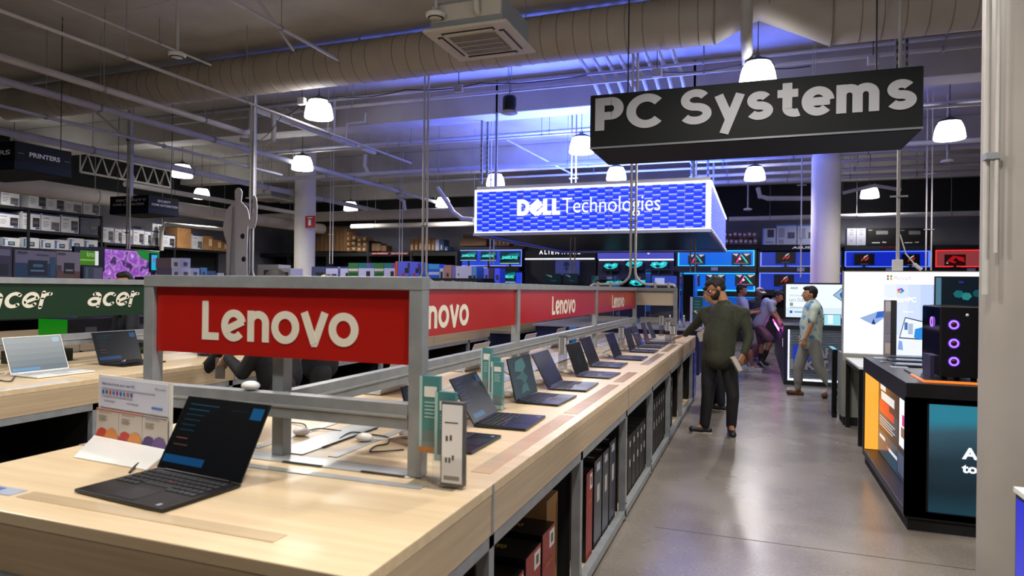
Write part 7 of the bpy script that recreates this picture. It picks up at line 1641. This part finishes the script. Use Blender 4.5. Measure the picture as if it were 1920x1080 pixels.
    c = MB(); c.ball(HP(0, .088, -.057), Vector((.021, .006, .006)) * s, paint('8a4c40', .5), 10, H); c.build('mouth', t)
    if beard:
        c = MB(); BM = paint(beard, .8); c.ball(HP(0, .045, -.072), Vector((.058, .055, .042)) * s, BM, 14, H); c.ball(HP(0, .082, -.043), Vector((.028, .014, .007)) * s, BM, 10, H)
        for sgn in (-1, 1): c.ball(HP(sgn * .050, .030, -.055), Vector((.018, .034, .028)) * s, BM, 12, H); c.ball(HP(sgn * .064, .006, -.030), Vector((.012, .016, .034)) * s, BM, 12, H)
        remesh(c, 'beard', vox * .6, t, 2)
    if glasses:
        c = MB(); GM = paint(glasses, .3)
        for sgn in (-1, 1):
            c.tube([HP(sgn * .033 + .022 * math.cos(2 * PI * k / 14), .094, .004 + .017 * math.sin(2 * PI * k / 14)) for k in range(15)], .0018 * s, GM, 5); c.tube([HP(sgn * .055, .092, .008), HP(sgn * .080, .0, .010)], .0018 * s, GM, 5)
        c.tube([HP(-.011, .095, .008), HP(.011, .095, .008)], .0018 * s, GM, 5); c.build('glasses', t)
    return t, H, HP
def PJ(Y0, d):
    """joints read from the photograph on the plane at depth Y0 (+ per joint offset)"""
    return {k: at(v[0], v[1], 'Y', Y0 + (v[2] if len(v) > 2 else 0)) for k, v in d.items()}

def folds(m, sc=7, st=.5):
    nt, b, N, L = nodes(m)
    if b.inputs['Normal'].links: return m
    tc = N('ShaderNodeTexCoord'); mp = N('ShaderNodeMapping'); mp.inputs['Scale'].default_value = (1, 1, .45); mp.inputs['Rotation'].default_value = (.3, .5, .2)
    nz = N('ShaderNodeTexNoise'); nz.inputs['Scale'].default_value = sc; nz.inputs['Detail'].default_value = 3; nz.inputs['Distortion'].default_value = .8
    bp = N('ShaderNodeBump'); bp.inputs['Strength'].default_value = st; bp.inputs['Distance'].default_value = .03
    L(tc.outputs['Object'], mp.inputs[0]); L(mp.outputs[0], nz.inputs['Vector']); L(nz.outputs['Fac'], bp.inputs['Height']); L(bp.outputs[0], b.inputs['Normal']); return m
OLIVE = noisy('olive_green_knit', '26281a', '2c2e1d', (1, 1, 1), 40, .85, 3)
BLK = paint('0c0c0f', .8)
# man in the green sweater
J = PJ(7.5, dict(head=(1343, 541, .05), neck=(1358, 571, .05), chest=(1355, 604, .05), pelvis=(1347, 668), shL=(1394, 588, -.02), elL=(1405, 632, -.06), wrL=(1394, 664, -.14),
    shR=(1322, 586, .22), elR=(1304, 609, .48), wrR=(1284, 628, .86), hipL=(1366, 682), hipR=(1331, 682, .05), knL=(1374, 742, .0), knR=(1327, 742, .02), anL=(1371, 797, .08), anR=(1321, 798, .02), toeL=(1374, 806, -.14), toeR=(1300, 811, -.02)))
J['anL'].z = J['anR'].z = .085; J['toeL'].z = J['toeR'].z = .040; J['wrR'].z = max(J['wrR'].z, 1.0)
t, H, HP = person('man in a dark olive sweater and black trousers, leaning one hand on the desk', J, (-.85, -.35, 0), (-.85, -.16, -.5), 'a06c4a', OLIVE, 'long', BLK, 'long', paint('131315', .5), paint('b8b4ac', .6), '0e0b0a', beard='120d0b', glasses='101010', vox=.010, belly=.03, hem=.02, loose=.022,
    hands={'R': ((-.75, .45, -.22), (0, -.1, 1), -1, .25), 'L': ((-.35, -.2, -.9), (.6, -.6, -.1), -1, .8)})
p = J['wrL'] + Vector((-.07, -.045, -.10))
bx_ = MB().obox(p, Vector((.020, .01, .008)), Vector((.018, .012, -.035)) * 2.0, Vector((-.02, .06, .0)) * .55, paint('b8b0a8')).build('white_box'); tag(bx_, 'small white box held low by the man in the olive sweater', 'box')
# walking man
FLW = bpy.data.materials.new('blue_flower_print'); FLW.use_nodes = True
def _fl():
    nt, b, N, L = nodes(FLW); b.inputs['Roughness'].default_value = .8; tc = N('ShaderNodeTexCoord'); vo = N('ShaderNodeTexVoronoi'); vo.inputs['Scale'].default_value = 9; nz = N('ShaderNodeTexNoise'); nz.inputs['Scale'].default_value = 30
    ad = N('ShaderNodeMath'); ad.operation = 'MULTIPLY_ADD'; ad.inputs[1].default_value = .35; cr = N('ShaderNodeValToRGB'); e = cr.color_ramp.elements; e[0].position = .25; e[0].color = lin('3c6c9c'); e[1].position = .95; e[1].color = lin('c8d4cc')
    for p_, c in ((.45, '6c98b8'), (.58, 'a0bccc'), (.66, 'd4dcd0'), (.8, 'b8c8a8')): x = e.new(p_); x.color = lin(c)
    L(tc.outputs['Object'], vo.inputs['Vector']); L(tc.outputs['Object'], nz.inputs['Vector']); L(nz.outputs['Fac'], ad.inputs[0]); L(vo.outputs['Distance'], ad.inputs[2]); L(ad.outputs[0], cr.inputs[0]); L(cr.outputs[0], b.inputs['Base Color'])
_fl()
J = PJ(10.76, dict(head=(1518, 552), neck=(1524, 568), chest=(1524, 590), pelvis=(1520, 628), shL=(1528, 579, -.17), elL=(1521, 609, -.22), wrL=(1510, 635, -.24), shR=(1524, 580, .17), elR=(1518, 608, .24), wrR=(1506, 628, .24),
    hipL=(1524, 640, -.09), hipR=(1514, 640, .09), knL=(1536, 688, -.09), knR=(1497, 688, .09), anL=(1559, 727, -.09), anR=(1496, 730, .09), toeL=(1556, 741, -.09), toeR=(1480, 740, .09)))
J['anR'].z = .08; J['toeR'].z = .035; J['anL'].z = .16; J['toeL'].z = .045; J['toeL'].x = J['anL'].x - .09
person('man walking left in a blue flowered shirt, grey joggers and brown sandals', J, (-1, 0, 0), (-1, -.12, -.02), 'b98560', FLW, 'short', paint('8c8c86', .85), 'jogger', paint('5c3a24', .7), paint('2c1c12', .7), '0c0a0a', glasses='c8b890', belly=.02, hem=.10, loose=.02, vox=.010,
    hands={'L': ((-.25, 0, -1), (-.1, -1, 0), 1, .7), 'R': ((-.25, 0, -1), (-.1, 1, 0), -1, .5)})
# man leaning on the pink lit desk
J = PJ(14.6, dict(head=(1459, 556), neck=(1450, 564), chest=(1438, 577), pelvis=(1424, 606), shL=(1446, 567, .17), elL=(1452, 584, .2), wrL=(1465, 594, .22), shR=(1444, 569, -.17), elR=(1449, 588, -.2), wrR=(1464, 597, -.2),
    hipL=(1424, 615, .09), hipR=(1425, 616, -.09), knL=(1427, 642, .1), knR=(1446, 638, -.1), anL=(1427, 672, .1), anR=(1432, 664, -.1), toeL=(1437, 681, .1), toeR=(1424, 681, -.1)))
J['anL'].z = .09; J['toeL'].z = .04; J['anR'].z = .20; J['toeR'].z = .06; J['toeR'].x = J['anR'].x + .02; J['wrL'].z = J['wrR'].z = .93
person('man in a pale lavender T-shirt and shorts leaning over the pink-lit desk', J, (.95, 0, -.1), (.9, -.15, -.4), '9c6c58', paint('9c9cb8', .8), 'short', paint('6c5464', .85), 'short', paint('1c1c28', .6), paint('b4b0c0', .6), '0e0c10', vox=.013, sock=paint('101014', .8))
# cap wearer
J = PJ(16.0, dict(head=(1424, 550), neck=(1421, 560), chest=(1419, 577), pelvis=(1417, 612), shL=(1430, 567), elL=(1434, 588), wrL=(1432, 602, -.2), shR=(1407, 567), elR=(1404, 590), wrR=(1410, 605, -.2),
    hipL=(1421, 620), hipR=(1413, 620), knL=(1419, 645), knR=(1413, 645), anL=(1419, 670), anR=(1412, 670), toeL=(1420, 677, -.15), toeR=(1412, 677, -.15)))
J['anL'].z = J['anR'].z = .08; J['toeL'].z = J['toeR'].z = .035
t, H, HP = person('person in a pale cap and dark shirt behind the man leaning on the desk', J, (.2, -1, 0), (.5, -.8, -.25), '7c5a58', paint('20222c', .8), 'short', paint('8c8494', .8), 'short', paint('a8a8b8', .6), paint('a8a8b8', .6), '1c1414', vox=.014)
c = MB(); CM = paint('b89c94', .7); c.ball(HP(0, -.012, .062), (.088, .103, .075), CM, 16, H); c.build('cap', t); MB().obox(HP(0, .12, .062), H @ Vector((.062, 0, 0)), H @ Vector((0, .055, -.008)), H @ Vector((0, 0, .005)), CM).build('cap_brim', t, bevel=.004); MB().obox(HP(0, .090, .085), H @ Vector((.03, 0, 0)), H @ Vector((0, .006, 0)), H @ Vector((0, 0, .015)), paint('3c4c6c')).build('cap_patch', t)
# person with white sneakers, mostly behind the man in green
J = PJ(13.8, dict(head=(1391, 545), neck=(1389, 558), chest=(1392, 577), pelvis=(1396, 612), shL=(1392, 567, .16), elL=(1402, 585, .2), wrL=(1416, 582, .1), shR=(1392, 568, -.17), elR=(1402, 588, -.2), wrR=(1417, 586, -.1),
    hipL=(1399, 622, .09), hipR=(1397, 622, -.09), knL=(1402, 650, .1), knR=(1404, 652, -.1), anL=(1398, 684, .1), anR=(1411, 686, -.1), toeL=(1406, 689, .1), toeR=(1426, 694, -.1)))
J['anL'].z = J['anR'].z = .085; J['toeL'].z = J['toeR'].z = .035
person('person in shorts and white sneakers standing behind the man in the olive sweater', J, (1, 0, 0), (1, -.1, -.15), '8a5c50', paint('8c8cc4', .8), 'short', paint('3c3450', .85), 'short', paint('b8b8c4', .6), paint('c8c8d0', .6), '0c0c12', vox=.014)
# person with the phone
J = PJ(9.1, dict(head=(1333, 552), neck=(1343, 571), chest=(1345, 600), pelvis=(1348, 650), shL=(1345, 584, -.1), elL=(1338, 620, -.12), wrL=(1326, 622, -.2), shR=(1345, 584, .17), elR=(1342, 618, .2), wrR=(1322, 590, .16),
    hipL=(1350, 660, -.08), hipR=(1346, 660, .08), knL=(1350, 708, -.08), knR=(1343, 708, .08), anL=(1352, 752, -.08), anR=(1342, 748, .08), toeL=(1338, 763, -.08), toeR=(1328, 758, .08)))
J['anL'].z = J['anR'].z = .085; J['toeL'].z = J['toeR'].z = .038
person('person holding up a phone, almost hidden behind the man in the olive sweater', J, (-1, 0, 0), (-1, -.05, -.25), 'b88868', paint('16161c', .8), 'short', paint('10141f', .8), 'long', paint('0f0f12', .6), paint('b4b0a8', .6), '100c0a', vox=.012,
    hands={'R': ((-.9, 0, .1), (0, .1, -1), 1, .5), 'L': ((-.8, 0, -.4), (0, -1, .2), 1, .7)})
w_ = J['wrR'] + Vector((-.10, 0, .02)); t = thing('mobile_phone', w_, 'dark phone held level in front of the hidden person', 'phone'); MB().obox(w_, Vector((.07, 0, .012)), Vector((0, .036, 0)), Vector((0, 0, .004)), BLACK).build('body', t, bevel=.002); MB().obox(w_ + Vector((0, 0, .005)), Vector((.066, 0, .011)), Vector((0, .033, 0)), Vector((0, 0, .0006)), SCR).build('screen', t)
w_ = J['wrL'] + Vector((-.07, -.05, -.06)); tag(MB().obox(w_, Vector((.035, 0, .01)), Vector((0, .015, 0)), Vector((.015, 0, -.06)), paint('9c988c')).build('white_box'), 'pale box held by the person with the phone', 'box')
# two people in black behind the big red sign
J = PJ(4.0, dict(head=(516, 538), neck=(512, 566), chest=(512, 610), pelvis=(525, 705), shL=(485, 590, .16), elL=(388, 690, .2), wrL=(425, 640, .1), shR=(520, 592, -.14), elR=(455, 700, -.2), wrR=(425, 668, -.12),
    hipL=(520, 725, .08), hipR=(530, 725, -.08), knL=(515, 840, .1), knR=(525, 840, -.1), anL=(520, 900, .1), anR=(530, 900, -.1), toeL=(490, 930, .1), toeR=(500, 930, -.1)))
for q in 'LR': J['kn' + q].z = .48; J['an' + q].z = .085; J['toe' + q].z = .038
person('person in black with bent arms behind the big red sign, facing left', J, (-.9, .3, 0), (-.8, .5, -.45), 'a07858', BLK, 'long', paint('0e0e12', .8), 'long', paint('131315', .6), None, '17110d', vox=.012, hands={'R': ((-.5, 0, -.85), (.7, -.5, -.2), -1, .6), 'L': ((-.5, .2, .5), (0, 0, 1), 1, .5)})
w_ = J['wrR'] + Vector((-.05, -.01, -.09)); t = thing('mobile_phone', w_, 'grey-brown phone held upright by the person in black behind the big red sign', 'phone'); MB().obox(w_, Vector((.035, .01, 0)), Vector((.0, .0, .078)), Vector((-.001, .004, 0)), paint('5c5450')).build('body', t, bevel=.002); MB().obox(w_ + Vector((.01, -.006, .06)), Vector((.008, 0, .008)), Vector((-.008, 0, .008)), Vector((0, .002, 0)), WHITE).build('camera_patch', t)
J = PJ(4.9, dict(head=(612, 543), neck=(610, 566), chest=(606, 605), pelvis=(600, 685), shL=(590, 585, .15), elL=(565, 640, .2), wrL=(535, 650, .15), shR=(615, 588, -.16), elR=(590, 650, -.2), wrR=(550, 665, -.15),
    hipL=(598, 700, .08), hipR=(602, 700, -.08), knL=(596, 780, .1), knR=(600, 780, -.1), anL=(598, 850, .1), anR=(604, 850, -.1), toeL=(570, 870, .1), toeR=(576, 870, -.1)))
for q in 'LR': J['kn' + q].z = .48; J['an' + q].z = .085; J['toe' + q].z = .038
t, H, HP = person('second person in dark clothes behind the big red sign, beige cap just showing above it', J, (-.9, .3, 0), (-.85, .4, -.2), 'b08868', paint('16161a', .8), 'long', paint('0c0c10', .8), 'long', paint('131315', .6), None, '2c2018', vox=.013)
c = MB(); CM2 = paint('b4a890', .7); c.ball(HP(0, -.012, .055), (.088, .103, .078), CM2, 16, H); c.build('cap', t); MB().obox(HP(0, .12, .055), H @ Vector((.062, 0, 0)), H @ Vector((0, .055, -.008)), H @ Vector((0, 0, .005)), CM2).build('cap_brim', t, bevel=.004)
J = PJ(5.2, dict(head=(232, 530), neck=(236, 556), chest=(238, 600), pelvis=(240, 680), shL=(225, 580, .16), elL=(215, 640, .2), wrL=(200, 660, .1), shR=(250, 580, -.16), elR=(245, 640, -.2), wrR=(215, 665, -.1),
    hipL=(236, 695, .08), hipR=(244, 695, -.08), knL=(236, 780, .1), knR=(244, 780, -.1), anL=(238, 850, .1), anR=(246, 850, -.1), toeL=(215, 870, .1), toeR=(222, 870, -.1)))
for q in 'LR': J['kn' + q].z = .48; J['an' + q].z = .085; J['toe' + q].z = .038
sh = -6.7 - J['pelvis'].x
for k in J: J[k] = EYE + (J[k] - EYE) * ((-6.7) / J['pelvis'].x) if k[:2] not in ('kn', 'an', 'to') else Vector((J[k].x + sh, J[k].y * (-6.7) / J['pelvis'].x * 1.0, J[k].z))
J['pelvis'].z = max(J['pelvis'].z, .92)
person('person whose dark hair just shows above the green sign, in front of the flower television', J, (-.6, -.6, 0), (.3, -.8, -.1), 'b48058', paint('20222c', .8), 'long', paint('16181f', .8), 'long', paint('131315', .6), None, '17110d', vox=.014)
